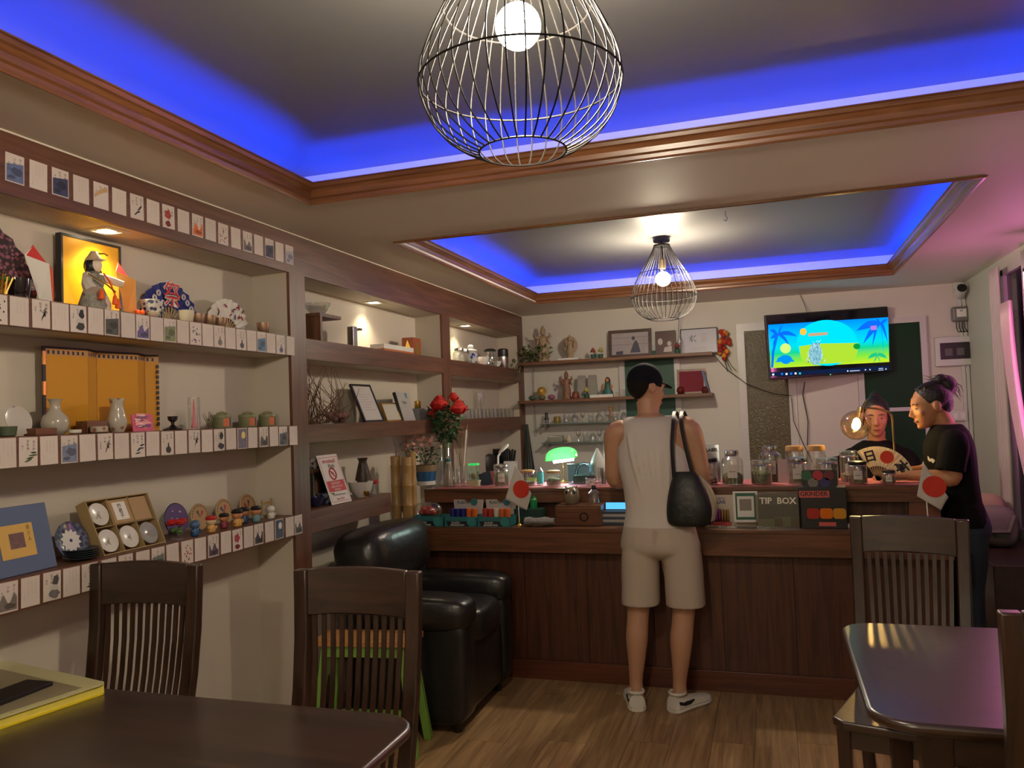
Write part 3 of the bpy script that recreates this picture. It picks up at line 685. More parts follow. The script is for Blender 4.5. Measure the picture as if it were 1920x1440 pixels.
# ------------------------------------------------------------------ cards fixed along the shelf fronts
M_CARD = mat('card_paper', (0.62, 0.55, 0.50), 0.6, rand=0.05)
CW, CHT = 0.062, 0.086
KANA = 'のにはさくらやまかぜつきゆきはなみずとりむしそらうみ'
def MV(u, v, e=0.0): return (0.0008 + e, u, v)
CM = Matrix(((0, 0, 1, 0.0012), (1, 0, 0, 0), (0, 1, 0, 0), (0, 0, 0, 1)))     # lettering plane -> card face
def kana_cols(m, cols, top, size, n, seed, mi=0, bold=0.0):
    r_ = random.Random(seed)
    for c in cols:
        v = top - r_.uniform(0, 0.006)
        for k in range(r_.randint(max(2, n - 2), n)):
            add_text(m, r_.choice(KANA), size, CM @ Matrix.Translation((c, v, 0)), mi, bold); v -= size * 1.12
text_prints = []
for s_ in range(4):
    m = MB(); kana_cols(m, (0.016, 0.004, -0.008), 0.033, 0.0058, 7, s_); kana_cols(m, (-0.021,), -0.008, 0.0048, 5, s_ + 50)
    text_prints.append(m.mesh('print', M_FAINT))
calli = []
for s_ in range(5):
    m = MB(); kana_cols(m, (0.018, -0.002), 0.032, 0.0095, 3, s_ + 9, bold=0.01); kana_cols(m, (-0.020,), 0.018, 0.0075, 3, s_ + 70, bold=0.01)
    calli.append(m.mesh('lettering', M_INK))
def blob(u, v, ru, rv, seed=0, n=14, e=0.0006, rough=0.25):
    r_ = random.Random(seed)
    return [MV(max(-CW / 2 + .003, min(CW / 2 - .003, u + ru * math.cos(2 * PI * k / n) * (1 + r_.uniform(-rough, rough)))), max(-CHT / 2 + .003, min(CHT / 2 - .003, v + rv * math.sin(2 * PI * k / n) * (1 + r_.uniform(-rough, rough)))), e) for k in range(n)]
def stroke(p, w, e=0.0008):
    a = []; b = []
    for k, (u, v) in enumerate(p):
        ww = w * math.sin(PI * (k + 0.6) / (len(p) + 0.2)) / 2
        a.append(MV(u, v + ww, e)); b.append(MV(u + ww * 0.4, v - ww, e))
    return a + b[::-1]
def motif(kind, col, seed):
    m = MB(); c2 = tuple(k * 0.45 for k in col)
    r_ = random.Random(seed)
    if kind == 'hill':
        pts = [MV(-.027, -.038, .0005)] + [MV(-.027 + .054 * k / 9, -.004 + .012 * math.sin(k * 1.1 + seed) + r_.uniform(-.004, .004), .0005) for k in range(10)] + [MV(.027, -.038, .0005)]
        m.poly(pts[::-1] if False else [pts[0]] + pts[:0:-1]); m.poly(blob(.004, -.026, .02, .008, seed, e=.0009), 1)
    elif kind == 'full':
        m.poly([MV(-.028, -.040, .0004), MV(.028, -.040, .0004), MV(.028, .018, .0004), MV(-.028, .010, .0004)]); m.poly(blob(.006, -.008, .018, .012, seed, e=.0008), 1); m.poly(blob(-.012, -.028, .013, .006, seed + 1, e=.0008), 1)
    elif kind == 'leaf':
        for k in range(4):
            a = r_.uniform(-.4, .9); u, v = -.014 + .007 * k, -.030 + .009 * k; l_ = r_.uniform(.018, .030)
            m.poly(stroke([(u + l_ * s_ / 5 * math.cos(a), v + l_ * s_ / 5 * math.sin(a) * 0.6) for s_ in range(6)], .006), k % 2)
    elif kind == 'moon':
        m.poly([MV(-.028, -.040, .0004), MV(.028, -.040, .0004), MV(.028, .040, .0004), MV(-.028, .040, .0004)]); m.poly(blob(.006, .014, .013, .015, seed, 18, .0008, .02), 1)
    elif kind == 'flower':
        for k in range(5): m.poly(blob(-.004 + .009 * math.cos(k * 1.26), .008 + .010 * math.sin(k * 1.26), .008, .008, seed + k, e=.0006 + k * .0001))
        m.poly(blob(-.004, -.026, .014, .010, seed, e=.0008), 1); m.poly(stroke([(-.004, -.024), (-.003, -.012), (-.004, .004)], .004), 1)
    elif kind == 'arc':
        m.poly([MV(-.027 + .054 * k / 9, -.010 + .028 * math.sin(k / 9 * 1.4), .0006) for k in range(10)] + [MV(.027 - .054 * k / 9, .002 + .032 * math.sin((9 - k) / 9 * 1.4), .0006) for k in range(10)])
    elif kind == 'pot':
        m.poly(blob(.004, -.024, .014, .012, seed, 12, .0006, .1)); m.poly([MV(.000, -.014, .0008), MV(.008, -.014, .0008), MV(.006, .002, .0008), MV(.002, .002, .0008)], 1)
    elif kind == 'house':
        m.poly(blob(.008, -.024, .018, .013, seed)); m.poly(blob(.012, .016, .010, .016, seed + 1), 1); m.poly([MV(-.012, -.012, .001), MV(.024, -.012, .001), MV(.016, .002, .001), MV(-.004, .002, .001)], 2)
    elif kind == 'dots':
        for k in range(16): m.poly(blob(r_.uniform(-.022, .022), r_.uniform(-.034, .026), .0028, .0036, seed + k, 7), k % 2)
    elif kind == 'branch':
        for k in range(5): m.poly(stroke([(.016 - .004 * s_ + r_.uniform(-.002, .002), .018 - .010 * s_ + .003 * k) for s_ in range(5)] if k < 2 else [(.006 + .004 * k, -.02 + .006 * k), (.014, -.012 + .006 * k), (-.006 + .004 * k, .004 * k)], .004), k % 2)
    return m, c2
ORD = ['first', 'second', 'third', 'fourth', 'fifth', 'sixth', 'seventh', 'eighth', 'ninth', 'tenth', 'eleventh', 'twelfth', 'thirteenth', 'fourteenth', 'fifteenth', 'sixteenth', 'seventeenth', 'eighteenth', 'nineteenth', 'twentieth', 'twenty-first', 'twenty-second']
BL, NV, GR, RD, GN, PU, OR, TN, DK, YE, PK = S(95, 110, 150), S(55, 62, 95), S(110, 105, 105), S(165, 60, 50), S(80, 100, 65), S(95, 85, 140), S(215, 110, 60), S(195, 160, 110), S(50, 48, 52), S(205, 180, 80), S(175, 110, 130)
card_me = MB().box(-0.0006, 0.0006, -CW / 2, CW / 2, -CHT / 2, CHT / 2).mesh('postcard', M_CARD)
T_ = None
ROWS = [
 ('top fascia', 2.266, [(9.5, 320), (55, 335), (97, 345), (137, 355), (175, 368), (210, 380), (244, 390), (275, 400), (304.4, 412), (333, 418), (360, 428), (385, 438), (409, 445), (433, 452), (455.5, 460), (476.5, 466), (497, 474), (516.5, 480), (535.4, 485)],
  [('full', BL, 'blue mountain river'), T_, ('full', NV, 'dark blue diagonal waves'), T_, ('arc', TN, 'tan brush arc'), T_, ('leaf', DK, 'dark hanging gourd'), T_, ('flower', RD, 'red flower'), T_, ('hill', OR, 'orange flames under blue'), T_, ('dots', RD, 'small red blossoms'), T_, ('hill', GR, 'grey hills'), T_, ('full', NV, 'dark blue valley'), T_, ('full', S(165, 165, 185), 'pale blue mist')]),
 ('upper shelf', 1.841, [(-24, 583), (18, 590), (60, 595), (97, 600), (131.5, 605), (165, 607), (196, 610), (227, 613), (255, 617), (282, 620), (307, 622), (332, 625), (356, 628), (379.5, 631), (401, 633), (422.6, 636), (443, 638), (463, 640), (482, 642), (500, 643), (518, 644), (537, 646)],
  [('dots', DK, 'dense black brush writing'), T_, ('branch', DK, 'bold black brush writing'), T_, ('house', DK, 'ink huts and rocks'), T_, ('full', S(75, 78, 72), 'dark pond'), T_, ('hill', PU, 'purple splash'), T_, ('full', S(120, 128, 90), 'green tree'), T_, ('dots', NV, 'scattered dark birds'), T_, ('pot', GR, 'grey bowl'), T_, ('pot', S(60, 55, 80), 'dark purple bottle'), T_, ('full', S(80, 120, 160), 'blue lake'), T_, ('pot', S(80, 80, 120), 'violet pot'), T_]),
 ('middle shelf', 1.427, [(-7, 850), (35, 845), (75, 843), (114, 840), (149, 838), (183, 836), (214.5, 834), (245.5, 832), (274, 830), (302, 828), (328, 827), (353.6, 825), (378, 823), (401, 822), (423.6, 820), (445, 819), (465, 818), (486, 817), (505.5, 816), (523, 815), (542.7, 815)],
  [T_, ('leaf', GN, 'green bamboo leaves'), T_, ('full', S(120, 130, 155), 'ducks on a blue pond'), T_, ('branch', S(110, 95, 70), 'brown ear of millet'), T_, ('leaf', S(60, 75, 80), 'dark slate leaf'), T_, ('pot', DK, 'black stone shape'), T_, ('branch', DK, 'black twisted branch'), T_, ('house', DK, 'snowy roofed house'), T_, ('moon', S(110, 105, 125), 'yellow moon on violet sky'), T_, ('hill', S(90, 88, 85), 'grey bush on yellow'), T_, ('full', S(85, 92, 100), 'dark misty gorge'), T_]),
 ('lowest shelf', 1.016, [(-4, 1118), (39, 1105), (80.6, 1098), (118, 1088), (153, 1080), (190, 1072), (222, 1064), (255, 1056), (284, 1050), (312, 1045), (340, 1038), (365, 1033), (390, 1027), (414, 1021), (436, 1015), (457, 1010), (476.5, 1006), (497, 1002), (515.6, 997), (535.6, 992), (552, 987)],
  [('hill', S(120, 110, 105), 'misty shore'), T_, ('house', GR, 'grey rowing boat'), T_, ('leaf', DK, 'dark reeds'), T_, ('branch', DK, 'black pine twig'), T_, ('full', S(110, 118, 110), 'green mountain'), T_, ('dots', RD, 'red cloth and black writing'), T_, ('hill', S(90, 75, 90), 'violet hill'), T_, ('flower', S(160, 55, 70), 'crimson berries'), T_, ('hill', S(62, 62, 62), 'steep dark mountain'), T_, ('moon', S(70, 85, 105), 'white moon on blue night'), T_, ('hill', S(90, 95, 95), 'grey grass')]),
]
for rn, zc, edges, pics in ROWS:
    for k, ((px, py), pc) in enumerate(zip(edges, pics)):
        y = onx(px, py, XF).y + CW / 2
        o = put('postcard', card_me, loc=(XF + 0.0008, y, zc + rnd.uniform(-0.0012, 0.0012)), rot=(R(rnd.uniform(-1.0, 1.0)), 0, 0))
        tag(o, ('plain written card, %s from the left along the %s' % (ORD[k], rn)) if pc is None else 'card painted with %s, %s from the left on the %s' % (pc[2], ORD[k], rn), 'card', 'cards on the %s' % rn)
        if pc is None: put('print', text_prints[(k * 3 + len(rn)) % 4], o)
        else:
            m, c2 = motif(pc[0], pc[1], k * 7 + len(rn))
            third = S(190, 185, 180)
            m.build('picture', [mat('pig_%d_%d_%d' % tuple(int(999 * q) for q in pc[1]), pc[1], 0.6, var=0.35, vscale=60), mat('pig2_%d_%d_%d' % tuple(int(999 * q) for q in c2), (S(225, 205, 120) if 'yellow moon' in pc[2] else S(215, 212, 205) if pc[0] == 'moon' else c2), 0.6), mat('pig_white', third, 0.6)], o)
            if pc[0] not in ('dots', 'moon'): put('lettering', calli[k % 5], o)
# ------------------------------------------------------------------ things in the first niche (top, middle, lowest shelf)
def vase(name, label, cat, p, prof, m_, n=24, group=None, s=1.0):
    o = MB().lathe([(r * s, z * s) for r, z in prof], n).build(name, m_, smooth=True, loc=p); return tag(o, label, cat, group)
Z1, Z2, Z3 = 1.8872, 1.4732, 1.0622
def pleated_fan(name, label, p, rad, a0, a1, mt, n=20, inner=0.42, rib=None, rz=0.0, tilt=0.0, ridge=0.006, marks=None, flatx=1.0):
    """open folding fan standing on its edge, facing +X; angles measured from +Y towards +Z"""
    t = thing(name, label, 'fan', p, rz); t.rotation_euler = (0, tilt, rz)
    m = MB(); rows = []
    for rr in (rad * inner, rad):
        rows.append([((ridge if k % 2 else -ridge) * (rr / rad), rr * math.cos(a0 + (a1 - a0) * k / n) * flatx, rr * math.sin(a0 + (a1 - a0) * k / n)) for k in range(n + 1)])
    m.loft(rows, closed=False, cap0=False, cap1=False); o = m.build('leaf', mt, t); o.modifiers.new('thickness', 'SOLIDIFY').thickness = 0.0012
    for k in range(0, n + 1, 2):
        a = a0 + (a1 - a0) * k / n
        MB().tube([(-0.004, 0.01 * math.cos(a) * flatx, 0.01 * math.sin(a)), (-0.004, rad * (inner + 0.05) * math.cos(a) * flatx, rad * (inner + 0.05) * math.sin(a))], 0.0026, 4).build('rib', rib or wood('bamboo_rib', (0.5, 0.33, 0.15), (0.66, 0.48, 0.25), 'Z', 0.5), t)
    if marks: marks(t, rad, a0, a1)
    return t
def band(m, rad0, rad1, a0, a1, x, n=10, mi=0, fx=1.0):
    m.poly([(x, rad0 * math.cos(a0 + (a1 - a0) * k / n) * fx, rad0 * math.sin(a0 + (a1 - a0) * k / n)) for k in range(n + 1)][::-1] + [(x, rad1 * math.cos(a0 + (a1 - a0) * k / n) * fx, rad1 * math.sin(a0 + (a1 - a0) * k / n)) for k in range(n + 1)], mi)
XM = Matrix(((0, 0, 1, 0), (1, 0, 0, 0), (0, 1, 0, 0), (0, 0, 0, 1)))          # lettering facing +X, reading towards +Y
# --- top shelf: blossom fan, black cup, paper cranes, doll, two fans, cups
M_BLOS = mat('blossom_print', (0.035, 0.02, 0.03), 0.6)
nt = M_BLOS.node_tree; vo = nt.nodes.new('ShaderNodeTexVoronoi'); vo.inputs['Scale'].default_value = 70; tc = nt.nodes.new('ShaderNodeTexCoord'); cr = nt.nodes.new('ShaderNodeValToRGB')
cr.color_ramp.elements[0].position = 0.30; cr.color_ramp.elements[0].color = (0.30, 0.10, 0.15, 1); cr.color_ramp.elements[1].position = 0.52; cr.color_ramp.elements[1].color = (0.030, 0.015, 0.022, 1)
nt.links.new(tc.outputs['Object'], vo.inputs['Vector']); nt.links.new(vo.outputs['Distance'], cr.inputs[0]); nt.links.new(cr.outputs[0], nt.nodes['Principled BSDF'].inputs['Base Color'])
pleated_fan('folding_fan', 'dark folding fan printed with pink blossoms at the niche edge', (-2.25, 1.72, Z1 + 0.005), 0.262, R(5), R(172), M_BLOS, 26, 0.40)
q = onx(45, 545, -2.16)
vase('cup', 'black glazed cup with white foot in front of the blossom fan', 'cup', (-2.175, q.y - 0.01, Z1), [(0.030, 0), (0.033, 0.004), (0.032, 0.016), (0.033, 0.018), (0.037, 0.045), (0.038, 0.066), (0.034, 0.066), (0.031, 0.03)], mat('black_glaze', (0.012, 0.008, 0.008), 0.12))
t = thing('bamboo_figure', 'small gold and green ornament beside the black cup', 'ornament', (-2.15, q.y - 0.075, Z1))
for k in range(7): MB().tube([(0.004 * math.cos(k), 0.010 * math.sin(k * 2.1) - 0.004, 0.0), (0.012 * math.cos(k * 2), 0.020 * math.sin(k * 1.3), 0.06 + 0.006 * (k % 3))], 0.0035, 5).build('gold_stem', M_GOLD, t)
MB().ball((0, 0, 0.055), (0.012, 0.022, 0.008)).build('green_leaf', mat('leaf_green', (0.05, 0.14, 0.03), 0.6), t, smooth=True)
def crane(name, label, p, rz, cA, cB, s=1.0):
    """folded paper ornament: a tall pleated wedge, white outside, coloured inside"""
    t = thing(name, label, 'origami', p, rz)
    A = Vector
    f0 = [A((0.0, -0.018, 0)), A((0.02, 0.0, 0)), A((0.0, 0.022, 0)), A((-0.012, 0.0, 0))]
    top = [A((0.0, -0.062, 0.118)), A((0.028, -0.016, 0.100)), A((0.004, 0.016, 0.090)), A((-0.020, -0.020, 0.150))]
    f0 = [v * s for v in f0]; top = [v * s for v in top]
    m = MB(); m.poly([f0[0], f0[1], top[1], top[0]], 1); m.poly([f0[1], f0[2], top[2], top[1]], 0); m.poly([f0[2], f0[3], top[3], top[2]], 0); m.poly([f0[3], f0[0], top[0], top[3]], 1)
    o = m.build('outer_fold', [cA, cB], t); o.modifiers.new('thickness', 'SOLIDIFY').thickness = 0.001
    m = MB(); m.poly([top[0] * 0.98, top[1] * 0.97, top[2] * 0.98, top[3] * 1.02], 0); m.poly([f0[1] * 1.04, (f0[1] + f0[2]) * 0.52, (top[1] + top[2]) * 0.51], 0)
    o = m.build('inner_fold', cA, t); o.modifiers.new('thickness', 'SOLIDIFY').thickness = 0.001
    m = MB(); m.ball((0.012 * s, 0.004 * s, 0.006), 0.006); m.build('gold_knot', M_GOLD, t)
M_RED = mat('red_paper', S(205, 45, 45), 0.6); M_PAPER = mat('white_paper', (0.75, 0.72, 0.68), 0.6)
q = onx(92, 562, -2.17); crane('paper_crane', 'red and white folded paper ornament beside the black cup', (-2.18, q.y, Z1), 0.0, M_RED, M_PAPER, 1.25)
q = onx(252, 582, -2.17); crane('paper_crane', 'red and gold folded paper ornament beside the armoured doll', (-2.19, q.y, Z1), 0.2, M_RED, mat('gold_paper', S(215, 150, 70), 0.5), 1.3)
a = onx(118, 560, -2.27); b = onx(208, 580, -2.27)
t = thing('golden_backdrop', 'black framed golden panel standing behind the armoured doll', 'panel', (-2.268, (a.y + b.y) / 2 + 0.012, Z1)); w = (b.y - a.y) / 2 + 0.02; h = 0.262
MB().box(-0.012, 0.006, -w, w, 0.0, h).build('board', mat('gold_leaf', S(225, 165, 20), 0.35, 0.2), t)
m = MB(); m.box(-0.014, 0.010, -w - .008, -w, 0, h + .008); m.box(-0.014, 0.010, w, w + .008, 0, h + .008); m.box(-0.014, 0.010, -w, w, h, h + .008); m.build('frame', M_BLACK, t)
q = onx(180, 585, -2.17); DX, DY = -2.175, q.y
t = thing('warrior_doll', 'festival warrior doll in white and black robes with orange tassels', 'doll', (DX, DY, Z1))
M_ROBE = mat('doll_robe', (0.24, 0.24, 0.20), 0.6, var=0.75, vscale=70); M_SILK = mat('doll_silk', (0.62, 0.60, 0.52), 0.5); M_SKINP = mat('doll_face', (0.78, 0.66, 0.55), 0.35); M_TASS = mat('orange_tassel', S(240, 95, 20), 0.6)
MB().lathe([(0.050, 0), (0.055, 0.02), (0.042, 0.06), (0.030, 0.085), (0.036, 0.105), (0.034, 0.125), (0.014, 0.138)], 18, sx=0.75, sy=1.05).build('robe', M_ROBE, t, smooth=True)
MB().lathe([(0.044, 0), (0.046, 0.03), (0.030, 0.055)], 14, (0.012, 0.018, 0), sx=0.6, sy=0.7).build('skirt', M_SILK, t, smooth=True)
MB().ball((0.002, 0.004, 0.158), (0.021, 0.021, 0.026), 16, 10).build('face', M_SKINP, t, smooth=True)
MB().ball((-0.010, 0.002, 0.156), (0.026, 0.029, 0.034), 14, 9).build('hair', M_BLACK, t, smooth=True)
for s in (-1, 1): MB().tube([(-0.006, s * 0.022, 0.155), (0.0, s * 0.030, 0.12), (0.004, s * 0.034, 0.09)], [0.008, 0.007, 0.003], 6).build('hair_lock', M_BLACK, t, smooth=True)
m = MB(); m.lathe([(0.028, 0.172), (0.030, 0.176), (0.020, 0.190), (0.010, 0.206)], 16); m.box(0.012, 0.032, -0.016, 0.020, 0.174, 0.178); m.build('helmet', mat('gilt_white', (0.7, 0.62, 0.45), 0.3, 0.4), t, smooth=True)
MB().tube([(0.02, 0.0, 0.196), (0.024, 0.02, 0.20), (0.03, 0.03, 0.193)], 0.003, 5).build('crest', M_GOLD, t)
MB().tube([(0.0, -0.030, 0.122), (0.02, -0.050, 0.085), (0.035, -0.048, 0.062)], [0.014, 0.018, 0.024], 8).build('sleeve', M_SILK, t, smooth=True)
MB().tube([(0.0, 0.030, 0.122), (0.025, 0.050, 0.110), (0.045, 0.080, 0.100)], [0.013, 0.014, 0.012], 8).build('sleeve', M_SILK, t, smooth=True)
MB().tube([(0.03, -0.055, 0.118), (0.052, 0.0, 0.088), (0.056, 0.035, 0.066)], 0.0028, 5).build('bow', M_GOLD, t)
for yy, zz in ((-0.022, 0.035), (0.036, 0.024), (0.048, 0.012)): MB().lathe([(0.009, 0), (0.010, 0.004), (0.006, 0.028), (0.002, 0.034)], 9, (0.052, yy, zz)).build('tassel', M_TASS, t, smooth=True)
MB().tube([(0.03, 0.01, 0.13), (0.045, 0.022, 0.10), (0.053, 0.036, 0.056)], 0.003, 5).build('cord', M_TASS, t)
# blue festival fan with 祭, red and white mask-line fan, cups
def matsuri(t, rad, a0, a1):
    m = MB(); add_text(m, '祭', rad * 0.66, TM((0.010, 0.004, rad * 0.66)) @ XM, 1, 0.03, 0.9); add_text(m, '祭', rad * 0.66, TM((0.0115, 0.004, rad * 0.66)) @ XM, 0, 0.0, 0.9)
    m.build('lettering', [M_RED, M_PAPER], t)
    for k in range(6):
        s = -1 if k < 3 else 1; y = s * rad * (0.42 + 0.13 * (k % 3)); z = rad * (0.70 - 0.13 * (k % 3))
        for rr in (0.011, 0.006): MB().ring((0.010, y, z), rr, 0.0016, 14, 4, 'X').build('wave_ring', M_PAPER, t)
q = onx(328, 588, -2.22); pleated_fan('folding_fan', 'blue festival folding fan with a red character', (-2.245, q.y, Z1 + 0.004), 0.165, R(12), R(168), mat('fan_blue', S(38, 48, 125), 0.6), 20, 0.42, marks=matsuri)
def kumadori(t, rad, a0, a1):
    m = MB(); r_ = random.Random(5)
    for k in range(13):
        y = rad * r_.uniform(-0.55, 0.7); z = rad * r_.uniform(0.42, 0.80)
        pts = [(0.010 + 0.0003 * k, y + 0.012 * s * math.cos(k * 1.7), z + 0.012 * s * math.sin(k * 1.7) + 0.003 * math.sin(3 * s)) for s in (-1, -.3, .3, 1)]
        m.tube(pts, [0.0012, 0.0032, 0.003, 0.001], 4, 0 if k % 4 else 1)
    m.build('brush_lines', [mat('dark_red_ink', S(150, 30, 40), 0.6), M_INK], t)
q = onx(432, 608, -2.22); pleated_fan('folding_fan', 'white folding fan with red brush lines', (-2.24, q.y + 0.01, Z1 + 0.004), 0.145, R(12), R(165), M_PAPER, 20, 0.42, marks=kumadori)
M_MET = mat('bronze_lustre', (0.45, 0.30, 0.20), 0.2, 0.6); M_PORC = mat('porcelain', (0.62, 0.60, 0.56), 0.2); M_CREAM = mat('cream_bowl', (0.62, 0.57, 0.42), 0.3)
CUP = [(0.014, 0), (0.017, 0.003), (0.020, 0.022), (0.021, 0.034), (0.018, 0.034), (0.015, 0.01)]
M_BLUEW = mat('blue_white_china', (0.28, 0.30, 0.40), 0.2); nt = M_BLUEW.node_tree
def speckle(m_, c1, c2, sc, p0=0.42, p1=0.55):
    nt = m_.node_tree; n = nt.nodes.new('ShaderNodeTexVoronoi'); n.inputs['Scale'].default_value = sc; tc = nt.nodes.new('ShaderNodeTexCoord'); cr = nt.nodes.new('ShaderNodeValToRGB')
    cr.color_ramp.elements[0].position = p0; cr.color_ramp.elements[0].color = c1 + (1,); cr.color_ramp.elements[1].position = p1; cr.color_ramp.elements[1].color = c2 + (1,)
    nt.links.new(tc.outputs['Object'], n.inputs['Vector']); nt.links.new(n.outputs['Distance'], cr.inputs[0]); nt.links.new(cr.outputs[0], nt.nodes['Principled BSDF'].inputs['Base Color']); return m_
speckle(M_BLUEW, (0.03, 0.035, 0.09), (0.5, 0.49, 0.46), 70)
q = onx(290, 590, -2.15); vase('mug', 'blue speckled china mug standing before the blue fan', 'mug', (-2.16, q.y, Z1), CUP, M_BLUEW, s=2.0)
q = onx(282, 592, -2.13); vase('bowl', 'small cream bowl beside the speckled mug', 'bowl', (-2.128, q.y + 0.01, Z1), [(0.012, 0), (0.020, 0.004), (0.026, 0.017), (0.024, 0.017), (0.014, 0.006)], M_CREAM)
for k, (px, m_, nm, lab, s) in enumerate(((352, M_CREAM, 'bowl', 'cream cylinder pot in front of the blue fan', 1.4), (374, M_MET, 'cup', 'shiny bronze sake cup next to the cream pot', 1.25), (395, M_MET, 'cup', 'shiny bronze sake cup in the middle of three', 1.25), (415, M_MET, 'cup', 'shiny bronze sake cup below the red-lined fan', 1.2), (495, M_MET, 'cup', 'bronze and red cup alone near the niche end', 1.4))):
    q = onx(px, 605, -2.14); vase(nm, lab, 'cup', (-2.145, q.y, Z1), CUP, m_, s=s, group='cups on the upper shelf')
t = thing('paper_flower', 'small orange paper flower beside the gold ornament', 'ornament', (-2.14, onx(268, 585, -2.14).y - 0.012, Z1))
for k in range(5): MB().ball((0.010 * math.cos(k * 1.26), 0.010 * math.sin(k * 1.26), 0.012 + 0.003 * (k % 2)), (0.008, 0.008, 0.010), 8, 5).build('petal', M_RED if k % 2 else M_TASS, t, smooth=True)
# --- middle shelf: yellow folding screen, vases, cups, tea tins
q0 = onx(80, 800, -2.27); q1 = onx(285, 790, -2.27)
t = thing('folding_screen', 'yellow folding screen with black border standing behind the white vases', 'folding screen', (-2.25, 0, Z2))
ys = [q0.y, q0.y + 0.155, q0.y + 0.225, q0.y + 0.385, q0.y + 0.455, q1.y + 0.01]; xs = [-0.005, 0.012, -0.022, 0.012, -0.022, 0.008]; H = 0.285
for k in range(5):
    A = Vector((xs[k], ys[k], 0)); B = Vector((xs[k + 1], ys[k + 1], 0)); d = (B - A).normalized(); nn = Vector((d.y, -d.x, 0)); L_ = (B - A).length
    Mx = Matrix(((d.x, nn.x, 0, A.x), (d.y, nn.y, 0, A.y), (0, 0, 1, 0), (0, 0, 0, 1)))
    m = MB().at(Mx); m.box(0.001, L_ - 0.001, -0.004, 0.0, 0, H); o = m.build('panel', mat('screen_yellow', S(200, 140, 25), 0.6), t)
    m = MB().at(Mx); m.box(0.001, L_ - 0.001, -0.006, 0.002, H + .0001, H + 0.007); m.build('edge_strip', M_BLACK, t)
    m = MB().at(Mx); m.box(0.001, L_ - 0.001, 0.0004, 0.001, H - 0.022, H - 0.002)
    for i in range(int(L_ / 0.018)): m.box(0.006 + i * 0.018, 0.014 + i * 0.018, 0.001, 0.0014, H - 0.018, H - 0.006, 1)
    m.build('patterned_band', [mat('band_tan', S(185, 140, 95), 0.6), mat('band_dark', S(45, 42, 50), 0.6)], t)
m = MB()
for i in range(12): m.box(xs[5] + 0.001, xs[5] + 0.004, ys[5] - 0.016, ys[5] - 0.004, 0.02 + i * 0.02, 0.032 + i * 0.02)
m.build('side_band', mat('band_dark', S(45, 42, 50)), t)
MB().box(-0.008, -0.002, ys[0] - 0.012, ys[0] - 0.001, 0, H + 0.007).build('edge_post', M_BLACK, t)
for z in (0.02, 0.13, 0.23): MB().box(-0.004, 0.001, ys[0] - 0.014, ys[0] - 0.004, z, z + 0.045).build('gilt_mount', M_GOLD, t)
M_CEL = mat('celadon_grey', (0.40, 0.37, 0.31), 0.18)
VA = [(0.026, 0), (0.036, 0.012), (0.041, 0.035), (0.037, 0.055), (0.020, 0.074), (0.015, 0.088), (0.016, 0.104), (0.023, 0.114), (0.019, 0.114), (0.012, 0.10)]
q = onx(108, 808, -2.17); vase('sake_flask', 'grey porcelain flask with wide belly before the first screen fold', 'flask', (-2.18, q.y, Z2), VA, M_CEL)
q = onx(222, 808, -2.17); vase('sake_flask', 'grey porcelain flask with painted flowers beside the pink picture', 'flask', (-2.175, q.y, Z2), [(0.022, 0), (0.031, 0.02), (0.033, 0.04), (0.026, 0.07), (0.020, 0.092), (0.025, 0.118), (0.021, 0.118), (0.016, 0.09)], speckle(mat('flowered_porcelain', (0.4, 0.37, 0.31), 0.18), (0.30, 0.12, 0.07), (0.42, 0.39, 0.33), 34, 0.2, 0.3))
q = onx(28, 815, -2.18)
t = thing('china_plate', 'round painted china plate standing upright behind a glass bowl', 'plate', (-2.17, q.y, Z2 + 0.046)); t.rotation_euler = (0, R(-14), 0)
MB().at(Matrix.Rotation(R(90), 4, 'Y')).lathe([(0.030, 0.0), (0.044, 0.004), (0.045, 0.007), (0.030, 0.004), (0.002, 0.003)], 26).build('dish', speckle(mat('ink_china', (0.5, 0.47, 0.42), 0.2), (0.12, 0.10, 0.10), (0.5, 0.47, 0.42), 22, 0.2, 0.28), t, smooth=True)
q = onx(15, 812, -2.13); vase('bowl', 'low green glass bowl in front of the painted plate', 'bowl', (-2.132, q.y, Z2), [(0.018, 0), (0.022, 0.003), (0.026, 0.03), (0.023, 0.03), (0.018, 0.006)], mat('green_glass', (0.08, 0.11, 0.07), 0.1))
M_WBOX = wood('stained_box', (0.09, 0.03, 0.012), (0.2, 0.08, 0.03), 'Y', 0.4)
q = onx(75, 812, -2.14); o = MB().box(-0.03, 0.02, -0.032, 0.045, 0, 0.022).build('wooden_tray', M_WBOX, loc=(-2.14, q.y + 0.0, Z2), bevel=0.002); tag(o, 'low wooden tray beside the wide-bellied flask', 'tray')
q = onx(182, 800, -2.17); o = MB().box(-0.03, 0.02, -0.05, 0.035, 0, 0.042).build('wooden_box', M_WBOX, loc=(-2.18, q.y, Z2), bevel=0.002); tag(o, 'dark wooden box behind the low white cup', 'box')
q = onx(142, 812, -2.125); vase('dish', 'tiny white dish in front of the wooden box', 'dish', (-2.128, q.y, Z2), [(0.014, 0), (0.019, 0.004), (0.020, 0.014), (0.017, 0.014), (0.012, 0.004)], M_PORC)
q = onx(185, 810, -2.13); vase('dish', 'white painted cup with red flowers in front of the wooden box', 'dish', (-2.132, q.y + 0.004, Z2), [(0.022, 0), (0.027, 0.004), (0.028, 0.022), (0.025, 0.022), (0.02, 0.004)], MATS['flowered_porcelain'])
q = onx(270, 805, -2.15); t = thing('picture_block', 'pink and white picture card standing on the middle shelf', 'picture', (-2.15, q.y, Z2)); t.rotation_euler = (0, R(-8), 0)
MB().box(-0.004, 0.0, -0.050, 0.050, 0, 0.062).build('card', mat('pink_picture', S(200, 70, 110), 0.5), t)
m = MB(); r_ = random.Random(2)
